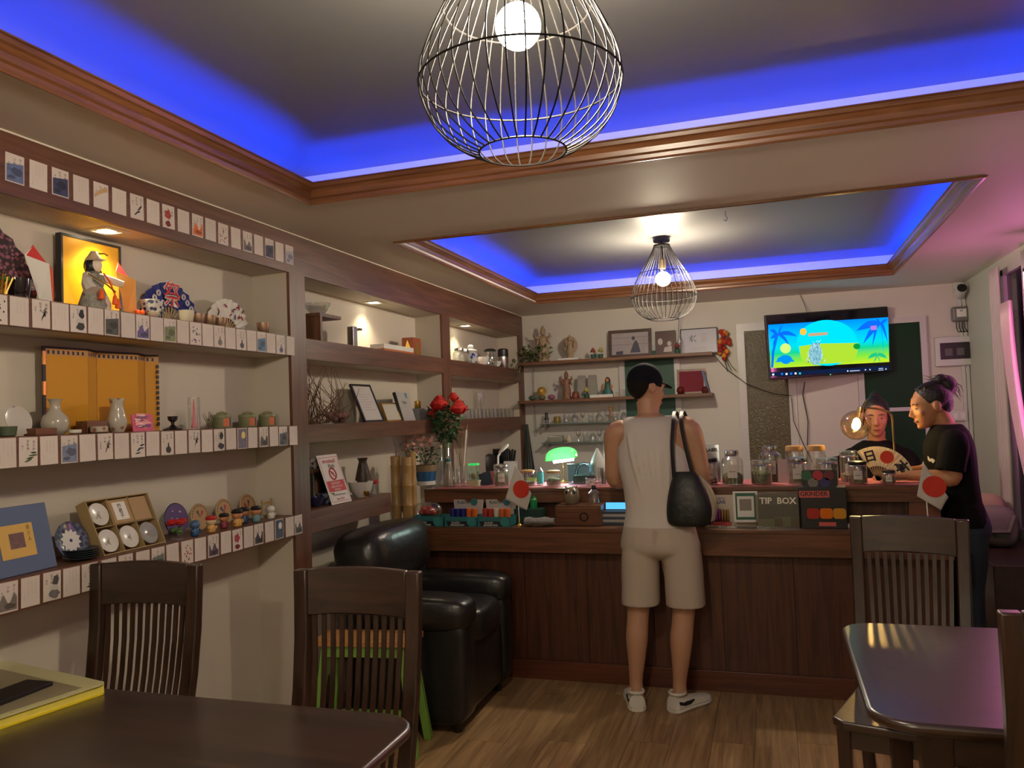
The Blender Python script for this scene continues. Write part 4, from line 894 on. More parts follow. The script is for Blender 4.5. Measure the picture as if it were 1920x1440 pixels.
for k in range(16): m.poly([(0.0006 + 0.0001 * k, *c) for c in [( -0.038 + 0.076 * r_.random() + 0.009 * math.cos(i), 0.01 + 0.04 * r_.random() * 0 + (0.008 + 0.042 * ((k * 7) % 16) / 16) + 0.008 * math.sin(i)) for i in (0, 1.05, 2.1, 3.14, 4.2, 5.2)]], k % 3)
m.build('paint_patch', [mat('pp1', S(235, 150, 160), 0.5), mat('pp2', S(120, 50, 110), 0.5), mat('pp3', S(240, 205, 190), 0.5)], t)
q = onx(326, 795, -2.15); vase('incense_burner', 'dark pewter pedestal cup with saucer beside the glass tube', 'cup', (-2.155, q.y, Z2), [(0.034, 0), (0.036, 0.004), (0.016, 0.012), (0.006, 0.020), (0.007, 0.030), (0.017, 0.038), (0.019, 0.052), (0.015, 0.052), (0.008, 0.04)], mat('pewter', (0.06, 0.055, 0.05), 0.22, 0.7))
q = onx(366, 798, -2.15); t = thing('candle_tube', 'tall pink candle in a clear glass tube', 'candle', (-2.155, q.y, Z2))
MB().lathe([(0.004, 0.003), (0.011, 0.006), (0.007, 0.03), (0.005, 0.085), (0.002, 0.118)], 12).build('candle', mat('pink_wax', S(215, 60, 105), 0.35, sss=0.2), t, smooth=True)
MB().lathe([(0.024, 0), (0.024, 0.002), (0.0225, 0.126)], 18, cap1=False).build('glass_tube', M_GLASS, t, smooth=True)
M_TEA = mat('tea_green', (0.17, 0.18, 0.09), 0.45)
for k, px in enumerate((418, 466, 503)):
    q = onx(px, 790, -2.18); t = thing('tea_tin', 'straw green tea tin with orange label, %s of three' % ('first', 'second', 'last')[k], 'tin', (-2.185, q.y, Z2), 0, 'tea tins')
    MB().lathe([(0.037, 0), (0.038, 0.004), (0.038, 0.044)], 22).build('body', M_TEA, t, smooth=True)
    MB().lathe([(0.039, 0.0442), (0.0395, 0.05), (0.036, 0.056), (0.012, 0.059)], 22).build('lid', mat('tea_lid', (0.20, 0.22, 0.11), 0.4), t, smooth=True)
    MB().tube([(-0.012, -0.02, 0.060), (0.0, 0.0, 0.066), (0.012, 0.02, 0.060)], 0.004, 5).build('bow', mat('straw', (0.25, 0.24, 0.12), 0.8), t)
    m = MB(); n = 6
    for (a0, a1, mi) in ((-0.75, -0.05, 0), (-0.05, 0.3, 1), (0.3, 0.7, 2)):
        for i in range(n):
            u = a0 + (a1 - a0) * i / n; v = a0 + (a1 - a0) * (i + 1) / n; rr = 0.0386
            m.poly([(rr * math.cos(u), rr * math.sin(u), 0.006), (rr * math.cos(v), rr * math.sin(v), 0.006), (rr * math.cos(v), rr * math.sin(v), 0.040), (rr * math.cos(u), rr * math.sin(u), 0.040)], mi)
    m.build('label_band', [mat('tin_orange', S(205, 115, 75), 0.5), mat('tin_dark', S(60, 60, 60), 0.5), mat('tin_white', S(190, 180, 165), 0.5)], t)
q = onx(392, 795, -2.2); t = thing('dried_sprig', 'dry grey-green sprig leaning beside the first tea tin', 'dried plant', (-2.2, q.y, Z2))
for k in range(9): MB().tube([(0, 0, 0), (0.01 * math.cos(k), 0.012 * math.sin(k * 2.3), 0.03), (0.018 * math.cos(k * 1.7), 0.022 * math.sin(k * 2.3), 0.055 + 0.002 * k)], [0.0015, 0.003, 0.001], 4).build('twig', mat('dry_leaf', (0.14, 0.13, 0.08), 0.8), t)
# --- lowest shelf: blue framed book, plates, saucer box, fans, toys
q = onx(100, 1060, -2.16)
t = thing('picture_book', 'big blue boxed book with yellow picture label leaning on the shelf', 'book', (-2.135, q.y - 0.14, Z3 + 0.001)); t.rotation_euler = (R(0), R(-13), R(3))
MB().box(-0.02, 0.0, -0.145, 0.14, 0, 0.205).build('slipcase', mat('book_blue', S(82, 98, 132), 0.6), t, bevel=0.002)
MB().box(0.0004, 0.0014, -0.045, 0.075, 0.050, 0.150).build('title_label', mat('label_yellow', S(205, 165, 85), 0.6), t)
MB().box(0.0016, 0.0022, -0.012, 0.040, 0.078, 0.124).build('picture', mat('label_pic', S(110, 80, 80), 0.6, var=0.6, vscale=60), t)
m = MB(); [add_text(m, c, 0.014, TM((0.0024, 0.058, 0.136 - 0.018 * k)) @ XM) for k, c in enumerate('花と人')]; m.build('lettering', M_INK, t)
M_DPL = speckle(mat('blue_china', (0.1, 0.12, 0.2), 0.15), (0.05, 0.06, 0.11), (0.12, 0.14, 0.20), 60)
PLT = [(0.030, 0.0), (0.034, 0.002), (0.055, 0.010), (0.0565, 0.013), (0.034, 0.006), (0.001, 0.005)]
q = onx(130, 1035, -2.2); t = thing('china_plate', 'round blue and white plate standing upright beside the blue book', 'plate', (-2.20, q.y, Z3 + 0.062)); t.rotation_euler = (0, R(72), 0)
MB().lathe([(r * 1.12, z) for r, z in PLT], 30).build('dish', M_DPL, t, smooth=True)
m = MB(); m.prism([((0.040 if k % 2 else 0.030) * math.cos(2 * PI * k / 24), (0.040 if k % 2 else 0.030) * math.sin(2 * PI * k / 24)) for k in range(24)], 0.0072, 0.0082); m.build('white_center', M_PORC, t)
MB().prism([(0.006 * math.cos(k), 0.006 * math.sin(k)) for k in (0, 1, 2, 3, 4, 5)], 0.0083, 0.0088).build('blue_mark', mat('cobalt', (0.03, 0.04, 0.10), 0.2), t)
q = onx(155, 1050, -2.155)
for k in range(5):
    o = MB().lathe([(r * 0.98, z) for r, z in PLT], 28).build('china_plate', mat('dark_china', (0.035, 0.045, 0.06), 0.18), smooth=True, loc=(-2.162 + 0.001 * (k % 2), q.y, Z3 + 0.0065 * k)); tag(o, 'dark blue china plate, %s up in the stack of five' % ORD[k], 'plate', 'stack of dark plates')
A = onx(205, 1048, -2.13); B = onx(312, 1018, -2.13)
t = thing('saucer_box', 'open cardboard gift box of white saucers leaning against the wall', 'box', (-2.135, (A.y + B.y) / 2 - 0.005, Z3 + 0.001)); t.rotation_euler = (0, R(-24), 0)
hw = (B.y - A.y) / 2 + 0.01; bh = 0.20; M_CBOX = mat('cardboard_box', (0.27, 0.17, 0.07), 0.8, var=0.12)
MB().box(-0.045, -0.041, -hw, hw, 0, bh).build('box_back', M_CBOX, t)
m = MB(); m.box(-0.041, 0, -hw, -hw + .004, 0, bh); m.box(-0.041, 0, hw - .004, hw, 0, bh); m.box(-0.041, 0, -hw + .004, hw - .004, 0, .004); m.box(-0.041, 0, -hw + .004, hw - .004, bh - .004, bh); m.build('box_side', mat('cardboard_edge', (0.34, 0.24, 0.11), 0.8), t)
m = MB(); d3 = (2 * hw - .008) / 3
for k in (1, 2): m.box(-0.0405, -0.004, -hw + .004 + d3 * k - .0012, -hw + .004 + d3 * k + .0012, .0045, bh - .0045)
m.box(-0.0405, -0.004, -hw + .0045, hw - .0045, bh / 2 - .0012, bh / 2 + .0012); m.build('divider', mat('cardboard_edge', (0.34, 0.24, 0.11)), t)
m = MB(); m.box(-0.010, -0.008, -hw + d3, hw - 0.012, bh / 2 + 0.004, bh - 0.008); m.build('inner_card', mat('kraft_card', (0.40, 0.26, 0.14), 0.8), t)
m = MB(); m.box(-0.0078, -0.0074, -hw + d3 * 1.22, -hw + d3 * 1.22 + 0.058, bh / 2 + 0.016, bh - 0.018); m.build('paper_label', M_PAPER, t)
m = MB(); [add_text(m, c, 0.018, TM((-0.0072, -hw + d3 * 1.22 + 0.029, bh - 0.034 - 0.018 * k)) @ XM, 0, 0.02) for k, c in enumerate('四君子')]; m.build('lettering', M_INK, t)
def saucer(yl, zl, lab, m_=None):
    o = MB().at(Matrix.Rotation(R(90), 4, 'Y')).lathe([(0.020, 0.0), (0.022, 0.002), (0.040, 0.008), (0.041, 0.010), (0.022, 0.005), (0.001, 0.004)], 26).build('saucer', m_ or M_PORC, smooth=True)
    o.matrix_world = t.matrix_basis @ TM((-0.022, yl, zl)); tag(o, lab, 'saucer', 'white saucers in the gift box')
    m = MB(); r_ = random.Random(int(yl * 999))
    for k in range(5): m.tube([(0.0055 + 0.001, 0.012 * r_.uniform(-1, 1), 0.012 * r_.uniform(-1, 1)), (0.0065, 0.012 * r_.uniform(-1, 1), -0.016 * r_.random())], 0.0012, 4)
    m.build('ink_sketch', M_FAINT, o)
c1, c2, c3 = -hw + .004 + d3 / 2, 0.0, hw - .004 - d3 / 2
saucer(c1, bh * .75, 'white painted saucer in the top corner of the gift box'); saucer(c1, bh * .26, 'white painted saucer in the bottom corner of the gift box'); saucer(c2, bh * .26, 'white painted saucer in the bottom middle of the gift box'); saucer(c3, bh * .26, 'grey glazed saucer at the bottom end of the gift box', mat('grey_glaze', (0.30, 0.30, 0.30), 0.15))
def round_fan(px, py, x, rad, m_, label, wedges=None, flat=1.0):
    q = onx(px, py, x); t = thing('paper_fan', label, 'fan', (x, q.y, Z3)); t.rotation_euler = (0, R(-9), 0)
    MB().at(TM((0, 0, rad * 1.02)) @ Matrix.Rotation(R(90), 4, 'Y')).lathe([(rad, -0.0015), (rad, 0.0015)], 36, sx=flat).build('leaf', m_, t)
    MB().ring((0, 0, rad * 1.02), rad, 0.0022, 36, 5, 'X').build('rim', M_BLACK if wedges is None else mat('bamboo', (0.38, 0.25, 0.10), 0.5), t)
    if wedges:
        m = MB()
        for a, mi in wedges: m.poly([(0.0022, 0, rad * 0.9), (0.0022, rad * 0.62 * math.cos(a), rad * 0.95 + rad * 0.62 * math.sin(a)), (0.0022, rad * 0.62 * math.cos(a + .5), rad * 0.95 + rad * 0.62 * math.sin(a + .5))][::-1], mi)
        for k in range(13):
            a = R(5) + R(170) * k / 12; y, z = rad * 0.86 * math.cos(a), rad * 1.02 + rad * 0.86 * math.sin(a); m.poly([(0.0022, y + 0.003 * math.cos(i), z + 0.0042 * math.sin(i)) for i in (0, 1.3, 2.5, 3.8, 5)], 3)
        m.build('painted_wedge', [mat('wedge_green', S(70, 85, 60), 0.6), mat('wedge_red', S(165, 60, 55), 0.6), mat('wedge_blue', S(55, 65, 85), 0.6), M_INK], t)
    return t
t = round_fan(335, 1000, -2.22, 0.062, mat('violet_fan', S(75, 45, 110), 0.5, var=0.3, vscale=15), 'purple round paper fan with pale blossoms behind the red flower')
m = MB(); r_ = random.Random(4)
for k in range(9):
    y, z = r_.uniform(-.03, .03), r_.uniform(.05, .10); m.poly([(0.003, y + 0.004 * math.cos(i), z + 0.004 * math.sin(i)) for i in (0, 1.05, 2.1, 3.14, 4.2, 5.2)])
m.build('blossom', mat('pale_blossom', S(190, 150, 160), 0.6), t)
M_FAN = mat('cream_fan', S(175, 140, 100), 0.7)
round_fan(378, 990, -2.24, 0.052, M_FAN, 'cream round paper fan with green wedge, first of three', ((R(100), 0), (R(40), 1)))
round_fan(424, 978, -2.245, 0.053, M_FAN, 'cream round paper fan with blue and red wedges, middle one', ((R(120), 2), (R(60), 1)))
round_fan(468, 965, -2.25, 0.054, M_FAN, 'cream round paper fan with faded red wedge, last one', ((R(130), 1), (R(60), 0)))
q = onx(335, 1020, -2.135); t = thing('cloth_flower', 'red cloth flower in a small glass cube', 'flower', (-2.14, q.y - 0.002, Z3))
for k in range(9):
    a = k * 0.72; MB().ball((0.016 * math.cos(a), 0.026 * math.sin(a), 0.062 + 0.004 * (k % 3)), (0.014, 0.020, 0.008), 9, 6).build('petal', mat('cloth_red', S(175, 22, 22), 0.7), t, smooth=True)
for k in range(4): MB().ball((0.010 * math.cos(k * 1.6), 0.016 * math.sin(k * 1.6), 0.030 + 0.008 * (k % 2)), (0.010, 0.016, 0.010), 8, 5).build('leaf', MATS['leaf_green'], t, smooth=True)
MB().box(-0.016, 0.016, -0.018, 0.018, 0.0005, 0.045).build('glass_cube', M_GLASS, t)
def toy(px, py, x, label, head, body, hair=None, s=1.0, extra=None):
    """plain round-headed figurine"""
    q = onx(px, py, x); t = thing('figurine', label, 'figurine', (x, q.y, Z3), R(-20), 'small round-headed figurines')
    MB().lathe([(0.012 * s, 0), (0.016 * s, 0.004 * s), (0.017 * s, 0.018 * s), (0.012 * s, 0.030 * s)], 14).build('body', body, t, smooth=True)
    MB().ball((0, 0, 0.044 * s), (0.019 * s, 0.020 * s, 0.018 * s), 16, 10).build('head', head, t, smooth=True)
    if hair: MB().lathe([(0.0205 * s, 0.050 * s), (0.022 * s, 0.056 * s), (0.017 * s, 0.064 * s), (0.004 * s, 0.067 * s)], 14).build('hair_cap', hair, t, smooth=True)
    for k in (-1, 1): MB().ball((0.008 * s, k * 0.016 * s, 0.020 * s), (0.006 * s, 0.005 * s, 0.008 * s), 8, 5).build('arm', body if extra is None else extra, t, smooth=True)
    return t
M_SK = mat('toy_skin', S(190, 130, 90), 0.4); M_TB = mat('toy_blue', S(35, 75, 120), 0.35); M_TY = mat('toy_yellow', S(200, 150, 75), 0.35); M_TH = mat('toy_hair', S(25, 22, 24), 0.4)
toy(366, 1010, -2.13, 'plain blue round-headed figurine beside the red flower', mat('toy_bluehead', S(70, 100, 140), 0.35), M_TB, s=1.0)
toy(396, 1000, -2.13, 'plain yellow round-headed figurine with red cap', mat('toy_cream', S(205, 180, 140), 0.4), M_TY, mat('toy_red', S(180, 40, 35), 0.4), s=1.02)
toy(420, 985, -2.16, 'small dark-haired figurine in a red robe', M_SK, mat('toy_maroon', S(130, 50, 60), 0.5), M_TH, s=0.95)
toy(445, 985, -2.13, 'dark-haired figurine with big round tan head', M_SK, M_TY, M_TH, s=1.12)
toy(458, 975, -2.17, 'dark-haired figurine in a blue robe behind the tan one', M_SK, M_TB, M_TH, s=1.05)
toy(480, 970, -2.14, 'dark-capped figurine in a pale blue shirt', M_SK, mat('toy_sky', S(95, 130, 140), 0.4), M_TH, s=1.06)
q = onx(511, 965, -2.16); t = thing('wood_rack', 'small bamboo frame standing at the shelf end behind a white figurine', 'rack', (-2.19, q.y, Z3)); M_BAM = mat('bamboo', (0.38, 0.25, 0.10), 0.5)
for y in (-0.034, 0.034): MB().box(-0.003, 0.003, y - 0.003, y + 0.003, 0, 0.082).build('post', M_BAM, t)
MB().box(-0.002, 0.002, -0.031, 0.031, 0.060, 0.070).build('bar', M_BAM, t)
toy(508, 965, -2.14, 'glossy white round figurine with red bow by the bamboo frame', M_PORC, M_PORC, s=0.95)
# ------------------------------------------------------------------ second and third niche
ZA, ZB, ZC = 1.8862, 1.4742, 1.0642
def ob(name, label, cat, mb, m_, loc=(0, 0, 0), rot=None, group=None, **k):
    return tag(mb.build(name, m_, None, loc=loc, rot=rot, **k), label, cat, group)
M_BOXW = wood('brown_stand', (0.07, 0.03, 0.015), (0.17, 0.075, 0.035), 'Z', 0.45)
yA = onx(600, 640, -2.13).y
t = thing('wooden_stand', 'brown wooden display stand on the brown shelf', 'stand', (-2.20, yA, ZA))
MB().box(-0.075, 0.075, 0, 0.018, 0, 0.128).build('upright', M_BOXW, t); MB().box(-0.078, 0.078, -0.008, 0.20, 0.1282, 0.145).build('top', M_BOXW, t); MB().box(-0.09, -0.0755, 0.018, 0.195, 0, 0.128).build('back', M_BOXW, t)
ob('glass_bowl', 'clear glass bowl standing on the brown wooden stand', 'bowl', MB().lathe([(0.025, 0), (0.028, 0.002), (0.055, 0.03), (0.07, 0.062), (0.067, 0.062), (0.05, 0.028)], 22), M_GLASS, (-2.20, yA + 0.10, ZA + 0.1455), smooth=True)
y = onx(664, 645, -2.16).y
ob('steel_block', 'tall brushed steel block beside the wooden stand', 'block', MB().box(-0.02, 0.02, -0.022, 0.022, 0, 0.115), M_STEEL, (-2.17, y, ZA), bevel=0.003)
y = onx(697, 610, -2.2).y
t = thing('clip_hook', 'small black clip on a thin wire stuck to the niche back', 'hook', (-2.29, y, 2.02)); MB().box(-0.0095, 0.02, -0.014, 0.014, -0.006, 0.006).build('clip', M_BLACK, t); MB().tube([(0.0, -0.02, -0.008), (0.0, -0.07, -0.012), (0.002, -0.12, 0.0)], 0.0015, 4).build('wire', M_BLACK, t)
y = onx(745, 660, -2.13).y
t = thing('gift_box', 'flat white box with orange base on the brown shelf', 'box', (-2.16, y, ZA)); MB().box(-0.045, 0.045, -0.20, 0.20, 0, 0.012).build('base', mat('box_orange', S(190, 105, 60), 0.6), t); MB().box(-0.046, 0.046, -0.201, 0.201, 0.0121, 0.040).build('lid', M_WHITE, t, bevel=0.002)
y = onx(780, 660, -2.15).y
t = thing('tea_box', 'orange wooden box with gilded peak picture on the brown shelf', 'box', (-2.18, y, ZA)); MB().box(-0.04, 0.04, -0.06, 0.06, 0, 0.115).build('case', mat('box_rust', S(150, 75, 40), 0.5), t, bevel=0.003)
MB().poly([(0.036, -0.0606, 0.01), (0.0, -0.0606, 0.10), (-0.032, -0.0606, 0.01)][::-1]).build('peak_picture', M_GOLD, t); MB().poly([(0.0406, 0.045, 0.01), (0.0406, 0.0, 0.10), (0.0406, -0.045, 0.01)]).build('peak_picture', M_GOLD, t)
# twigs, frames and magazine
t = thing('twig_bunch', 'bunch of dry brown twigs lying across the shelf corner', 'dried plant', (-2.2, 3.50, ZB)); r_ = random.Random(8)
M_TWIG = mat('dry_twig', (0.13, 0.07, 0.04), 0.8)
for k in range(64):
    a = r_.uniform(-0.10, 0.22); h = r_.uniform(0.08, 0.30); y0 = r_.uniform(-0.14, 0.30)
    if k < 6: h = r_.uniform(0.27, 0.30)
    y1 = max(-0.165, y0 - r_.uniform(0.05, 0.22)) if k % 4 else min(0.4, y0 + 0.12)
    MB().tube([(r_.uniform(-0.06, 0.03), y0, 0.004), (r_.uniform(-0.07, 0.05), (y0 + y1) / 2 + 0.02, h * 0.55), (r_.uniform(-0.07, 0.07), y1, h)], [0.003, 0.002, 0.001], 4).build('twig', M_TWIG, t)
for k in range(9): MB().ball((r_.uniform(-0.03, 0.04), r_.uniform(0.12, 0.34), 0.02 + r_.uniform(0, 0.03)), (0.02, 0.03, 0.018), 8, 5).build('dry_bloom', mat('dusty_bloom', (0.16, 0.08, 0.07), 0.9), t, smooth=True)
def frame_x(name, label, px, py, x, w, h, lean, m_, face, fw=0.012, rz=0.0):
    y = onx(px, py, x).y; t = thing(name, label, 'picture frame', (x, y, ZB)); t.rotation_euler = (0, R(-lean), rz)
    m = MB(); m.box(-0.014, 0, -w, -w + fw, 0, h); m.box(-0.014, 0, w - fw, w, 0, h); m.box(-0.014, 0, -w + fw, w - fw, 0, fw); m.box(-0.014, 0, -w + fw, w - fw, h - fw, h); m.build('frame', m_, t)
    MB().box(-0.012, -0.004, -w + fw, w - fw, fw, h - fw).build('sheet', face, t); return t
t = frame_x('framed_certificate', 'black framed certificate leaning on the niche wall', 704, 788, -2.14, 0.115, 0.235, 22, M_BLACK, mat('certificate', (0.55, 0.53, 0.50), 0.3), 0.012)
m = MB(); add_text(m, 'v', 0.02, TM((-0.0035, 0, 0.205)) @ XM); [m.poly([(-0.0035, -0.06, 0.17 - 0.016 * k), (-0.0035, 0.06 - 0.02 * (k % 3), 0.17 - 0.016 * k), (-0.0035, 0.06 - 0.02 * (k % 3), 0.173 - 0.016 * k), (-0.0035, -0.06, 0.173 - 0.016 * k)]) for k in range(7)]; m.build('faint_text', M_FAINT, t)
frame_x('framed_picture', 'small gold framed blank sheet beside the black certificate', 741, 788, -2.14, 0.10, 0.118, 20, M_GOLD, mat('blank_sheet', (0.52, 0.50, 0.44), 0.3), 0.008)
y = onx(768, 786, -2.14).y; t = thing('magazine', 'white magazine with teal ribbon and dark spine leaning on the shelf', 'magazine', (-2.14, y, ZB)); t.rotation_euler = (0, R(-16), R(6))
MB().box(-0.02, -0.001, -0.105, 0.11, 0, 0.185).build('page_block', M_BLACK, t); MB().box(-0.0008, 0.0008, -0.10, 0.115, 0, 0.187).build('cover', mat('mag_cover', (0.42, 0.42, 0.42), 0.3, var=0.15, vscale=30), t)
m = MB(); add_text(m, 'TERRA', 0.026, TM((0.0012, 0.0, 0.115)) @ XM, 0, 0.02); m.poly([(0.0012, 0.05, 0.18), (0.0012, 0.085, 0.18), (0.0012, 0.08, 0.14), (0.0012, 0.068, 0.152), (0.0012, 0.055, 0.14)][::-1], 1); m.build('cover_print', [M_INK, mat('teal_ink', S(40, 120, 130), 0.5)], t)
y = onx(793, 786, -2.16).y; ob('grey_box', 'plain grey cube box with nothing printed beside the magazine', 'box', MB().box(-0.05, 0.05, -0.075, 0.075, 0, 0.075), mat('grey_card', (0.24, 0.26, 0.26), 0.7), (-2.2, y, ZB), bevel=0.002)
ob('gold_candle', 'short gold cylinder candle standing on the grey box', 'candle', MB().lathe([(0.02, 0), (0.021, 0.002), (0.021, 0.048), (0.019, 0.05)], 18), M_GOLD, (-2.19, y - 0.01, ZB + 0.0752), smooth=True)
# low shelf: notice card, cups, bowls, bottle
a = onx(640, 946, -2.103); t = thing('notice_card', 'red and white no-smoking notice card leaning at the shelf front', 'notice', (-2.112, a.y + 0.025, ZC + 0.002)); t.rotation_euler = (0, R(-19), 0)
w, h = 0.098, 0.262
MB().box(-0.002, 0, -w, w, 0, h).build('board', mat('notice_white', (0.62, 0.58, 0.58), 0.4), t)
m = MB(); M_NR = mat('notice_red', S(185, 40, 55), 0.5)
for c in ((-w + .010, w - .010, .010, .0125), (-w + .010, w - .010, h - .016, h - .0135), (-w + .010, -w + .0125, .0125, h - .016), (w - .0125, w - .010, .0125, h - .016), (-w + .016, w - .016, .064, .122)): m.poly([(.0006, c[0], c[2]), (.0006, c[1], c[2]), (.0006, c[1], c[3]), (.0006, c[0], c[3])])
m.build('red_panel', M_NR, t)
m = MB(); add_text(m, 'พระราชบัญญัติ', 0.024, TM((.0009, 0, .226)) @ XM, 0, .02, .85); add_text(m, 'กัญชา กัญชง', 0.017, TM((.0009, 0, .024)) @ XM, 0, .01, .85); add_text(m, 'ห้ามสูบ', 0.026, TM((.0009, .01, .200)) @ XM, 1, .02, .85)
add_text(m, 'ห้ามจำหน่าย', 0.020, TM((.0012, 0, .108)) @ XM, 2, .01, .9); add_text(m, 'แก่ผู้มีอายุต่ำกว่า 20', 0.016, TM((.0012, 0, .090)) @ XM, 2, .01, .9); add_text(m, 'สตรีมีครรภ์', 0.015, TM((.0012, 0, .074)) @ XM, 2, .01, .9); add_text(m, 'ฝ่าฝืนมีโทษปรับตามกฎหมาย', 0.013, TM((.0009, 0, .046)) @ XM, 1, .005, .85)
m.build('lettering', [M_NR, M_INK, MATS['notice_white']], t)
m = MB(); m.ring((.001, .0, .158), .030, .004, 28, 4, 'X'); m.tube([(.001, -.02, .178), (.001, .02, .138)], .003, 4); m.build('ban_ring', M_NR, t)
m = MB(); [m.poly([(.001, 0.018 * math.cos(a_) * s_, .156 + 0.018 * math.sin(a_) * s_) for s_, a_ in ((0.1, a0), (0.7, a0 - .2), (1, a0), (0.7, a0 + .2))]) for a0 in (0.3, 0.9, 1.57, 2.2, 2.8, 4.7)]; m.build('leaf_icon', mat('leaf_brown', S(110, 70, 50), 0.5), t)
sy = onx(605, 890, -2.2).y
t = thing('riser_shelf', 'small wooden riser carrying a floral teacup', 'shelf', (-2.20, sy, ZC)); MB().box(-0.095, -0.005, -0.09, 0.14, 0.165, 0.180).build('plank', M_BOXW, t); MB().box(-0.095, -0.08, -0.09, 0.14, 0, 0.1648).build('back_board', M_BOXW, t)
for yy in (-0.09, 0.128): MB().box(-0.079, -0.01, yy, yy + 0.012, 0, 0.1648).build('side', mat('dark_side', (0.03, 0.018, 0.012), 0.6), t)
def cup(label, p, m_, s=1.0, handle=True, name='teacup', cat='cup'):
    t = thing(name, label, cat, p); MB().lathe([(0.018 * s, 0), (0.02 * s, 0.003 * s), (0.034 * s, 0.02 * s), (0.042 * s, 0.05 * s), (0.039 * s, 0.05 * s), (0.03 * s, 0.02 * s)], 20).build('bowl', m_, t, smooth=True)
    if handle: MB().tube([(0.0, 0.036 * s, 0.045 * s), (0.0, 0.060 * s, 0.044 * s), (0.0, 0.062 * s, 0.028 * s), (0.0, 0.034 * s, 0.016 * s)], 0.004 * s, 6).build('handle', m_, t, smooth=True)
    return t
cup('floral china teacup with curled handle on the wooden riser', (-2.25, sy + 0.0, ZC + 0.1802), speckle(mat('violet_china', (0.5, 0.48, 0.48), 0.2), (0.10, 0.07, 0.16), (0.45, 0.42, 0.40), 45, 0.3, 0.4), 1.15)
M_DBLUE = mat('midnight_glaze', (0.015, 0.018, 0.055), 0.15)
cup('dark blue bowl nearest the pillar on the low shelf', (-2.17, sy - 0.115, ZC), M_DBLUE, 1.0, False, 'bowl', 'bowl'); cup('dark blue patterned bowl beside the notice card', (-2.175, sy - 0.02, ZC), speckle(mat('navy_pattern', (0.02, 0.02, 0.06), 0.15), (0.02, 0.025, 0.07), (0.16, 0.18, 0.22), 50, 0.5, 0.6), 1.15, False, 'bowl', 'bowl')
y = onx(683, 930, -2.15).y; cup('white china bowl painted with a sprig beyond the notice', (-2.17, y, ZC), M_PORC, 1.7, False, 'bowl', 'bowl')
vase('egg_cup', 'tiny gold stemmed cup in front of the white bowl', 'cup', (-2.118, y - 0.035, ZC), [(0.012, 0), (0.005, 0.008), (0.014, 0.022), (0.015, 0.036), (0.013, 0.036), (0.008, 0.02)], M_GOLD, 14)
y = onx(706, 925, -2.13).y; t = thing('spice_bottle', 'small glass bottle with red cap near the bamboo', 'bottle', (-2.14, y, ZC)); MB().lathe([(0.02, 0), (0.021, 0.003), (0.02, 0.062)], 14).build('glass', M_GLASS, t, smooth=True); MB().lathe([(0.0215, 0.0622), (0.022, 0.065), (0.021, 0.085)], 14).build('cap', mat('red_cap', S(150, 35, 30), 0.4), t, smooth=True)
ob('dark_vase', 'tall dark brown carved vase in the shadow by the bamboo', 'vase', MB().lathe([(0.03, 0), (0.04, 0.03), (0.045, 0.09), (0.03, 0.16), (0.022, 0.19), (0.03, 0.21), (0.026, 0.21)], 20), mat('carved_brown', (0.03, 0.016, 0.010), 0.4, bump=0.4, bscale=60), (-2.2, 4.02, ZC), smooth=True)
# third niche: jars, flask, glasses
def P3(px, x=-2.15): return onx(px, 690, x).y
t = thing('ginger_jar', 'white and blue china jar with white lid under the spotlight', 'jar', (-2.16, P3(886), ZA)); MB().lathe([(0.04, 0), (0.055, 0.03), (0.056, 0.07), (0.036, 0.095)], 20).build('body', speckle(mat('cobalt_china', (0.5, 0.5, 0.55), 0.2), (0.03, 0.05, 0.22), (0.55, 0.55, 0.55), 30, 0.35, 0.5), t, smooth=True)
MB().lathe([(0.05, 0.0952), (0.05, 0.104), (0.022, 0.112), (0.022, 0.135), (0.01, 0.145)], 18).build('lid', M_WHITE, t, smooth=True)
for px, lab in ((864, 'squat clear glass jar nearest the niche pillar'), (874, 'squat clear glass jar beside the blue china jar')):
    t = thing('glass_jar', lab, 'jar', (-2.16, P3(px), ZA)); MB().lathe([(0.045, 0), (0.047, 0.003), (0.045, 0.07), (0.03, 0.085)], 18).build('body', M_GLASS, t, smooth=True); MB().lathe([(0.034, 0.0852), (0.034, 0.10), (0.02, 0.105)], 16).build('lid', M_STEEL, t, smooth=True)
t = thing('carafe', 'glass coffee jug with black lid beside the steel flask', 'jug', (-2.15, P3(920), ZA)); MB().lathe([(0.05, 0), (0.055, 0.02), (0.05, 0.09), (0.045, 0.12)], 20).build('body', M_GLASS, t, smooth=True); MB().lathe([(0.048, 0.1202), (0.05, 0.13), (0.03, 0.142)], 18).build('lid', M_BLACK, t, smooth=True); MB().tube([(0.0, 0.046, 0.11), (0, 0.085, 0.10), (0, 0.08, 0.04), (0, 0.052, 0.03)], 0.007, 6).build('handle', M_BLACK, t, smooth=True)
cup('plain white coffee cup in front of the blue china jar', (-2.125, P3(906, -2.125), ZA), M_WHITE, 1.2); cup('white coffee cup lying next to the glass jug', (-2.125, P3(932, -2.125) , ZA), M_WHITE, 0.9, False)
t = thing('thermos', 'steel vacuum flask with black screw cap', 'flask', (-2.14, P3(944, -2.14), ZA)); MB().lathe([(0.042, 0), (0.044, 0.004), (0.044, 0.095)], 20).build('body', M_STEEL, t, smooth=True); MB().lathe([(0.045, 0.0952), (0.046, 0.10), (0.044, 0.155), (0.03, 0.165)], 20).build('cap', M_BLACK, t, smooth=True)
gm = [MB().lathe([(0.034, 0), (0.033, 0.002), (0.028, 0.07), (0.026, 0.074)], 16, cap0=False).mesh('tumbler', M_GLASS, True)]
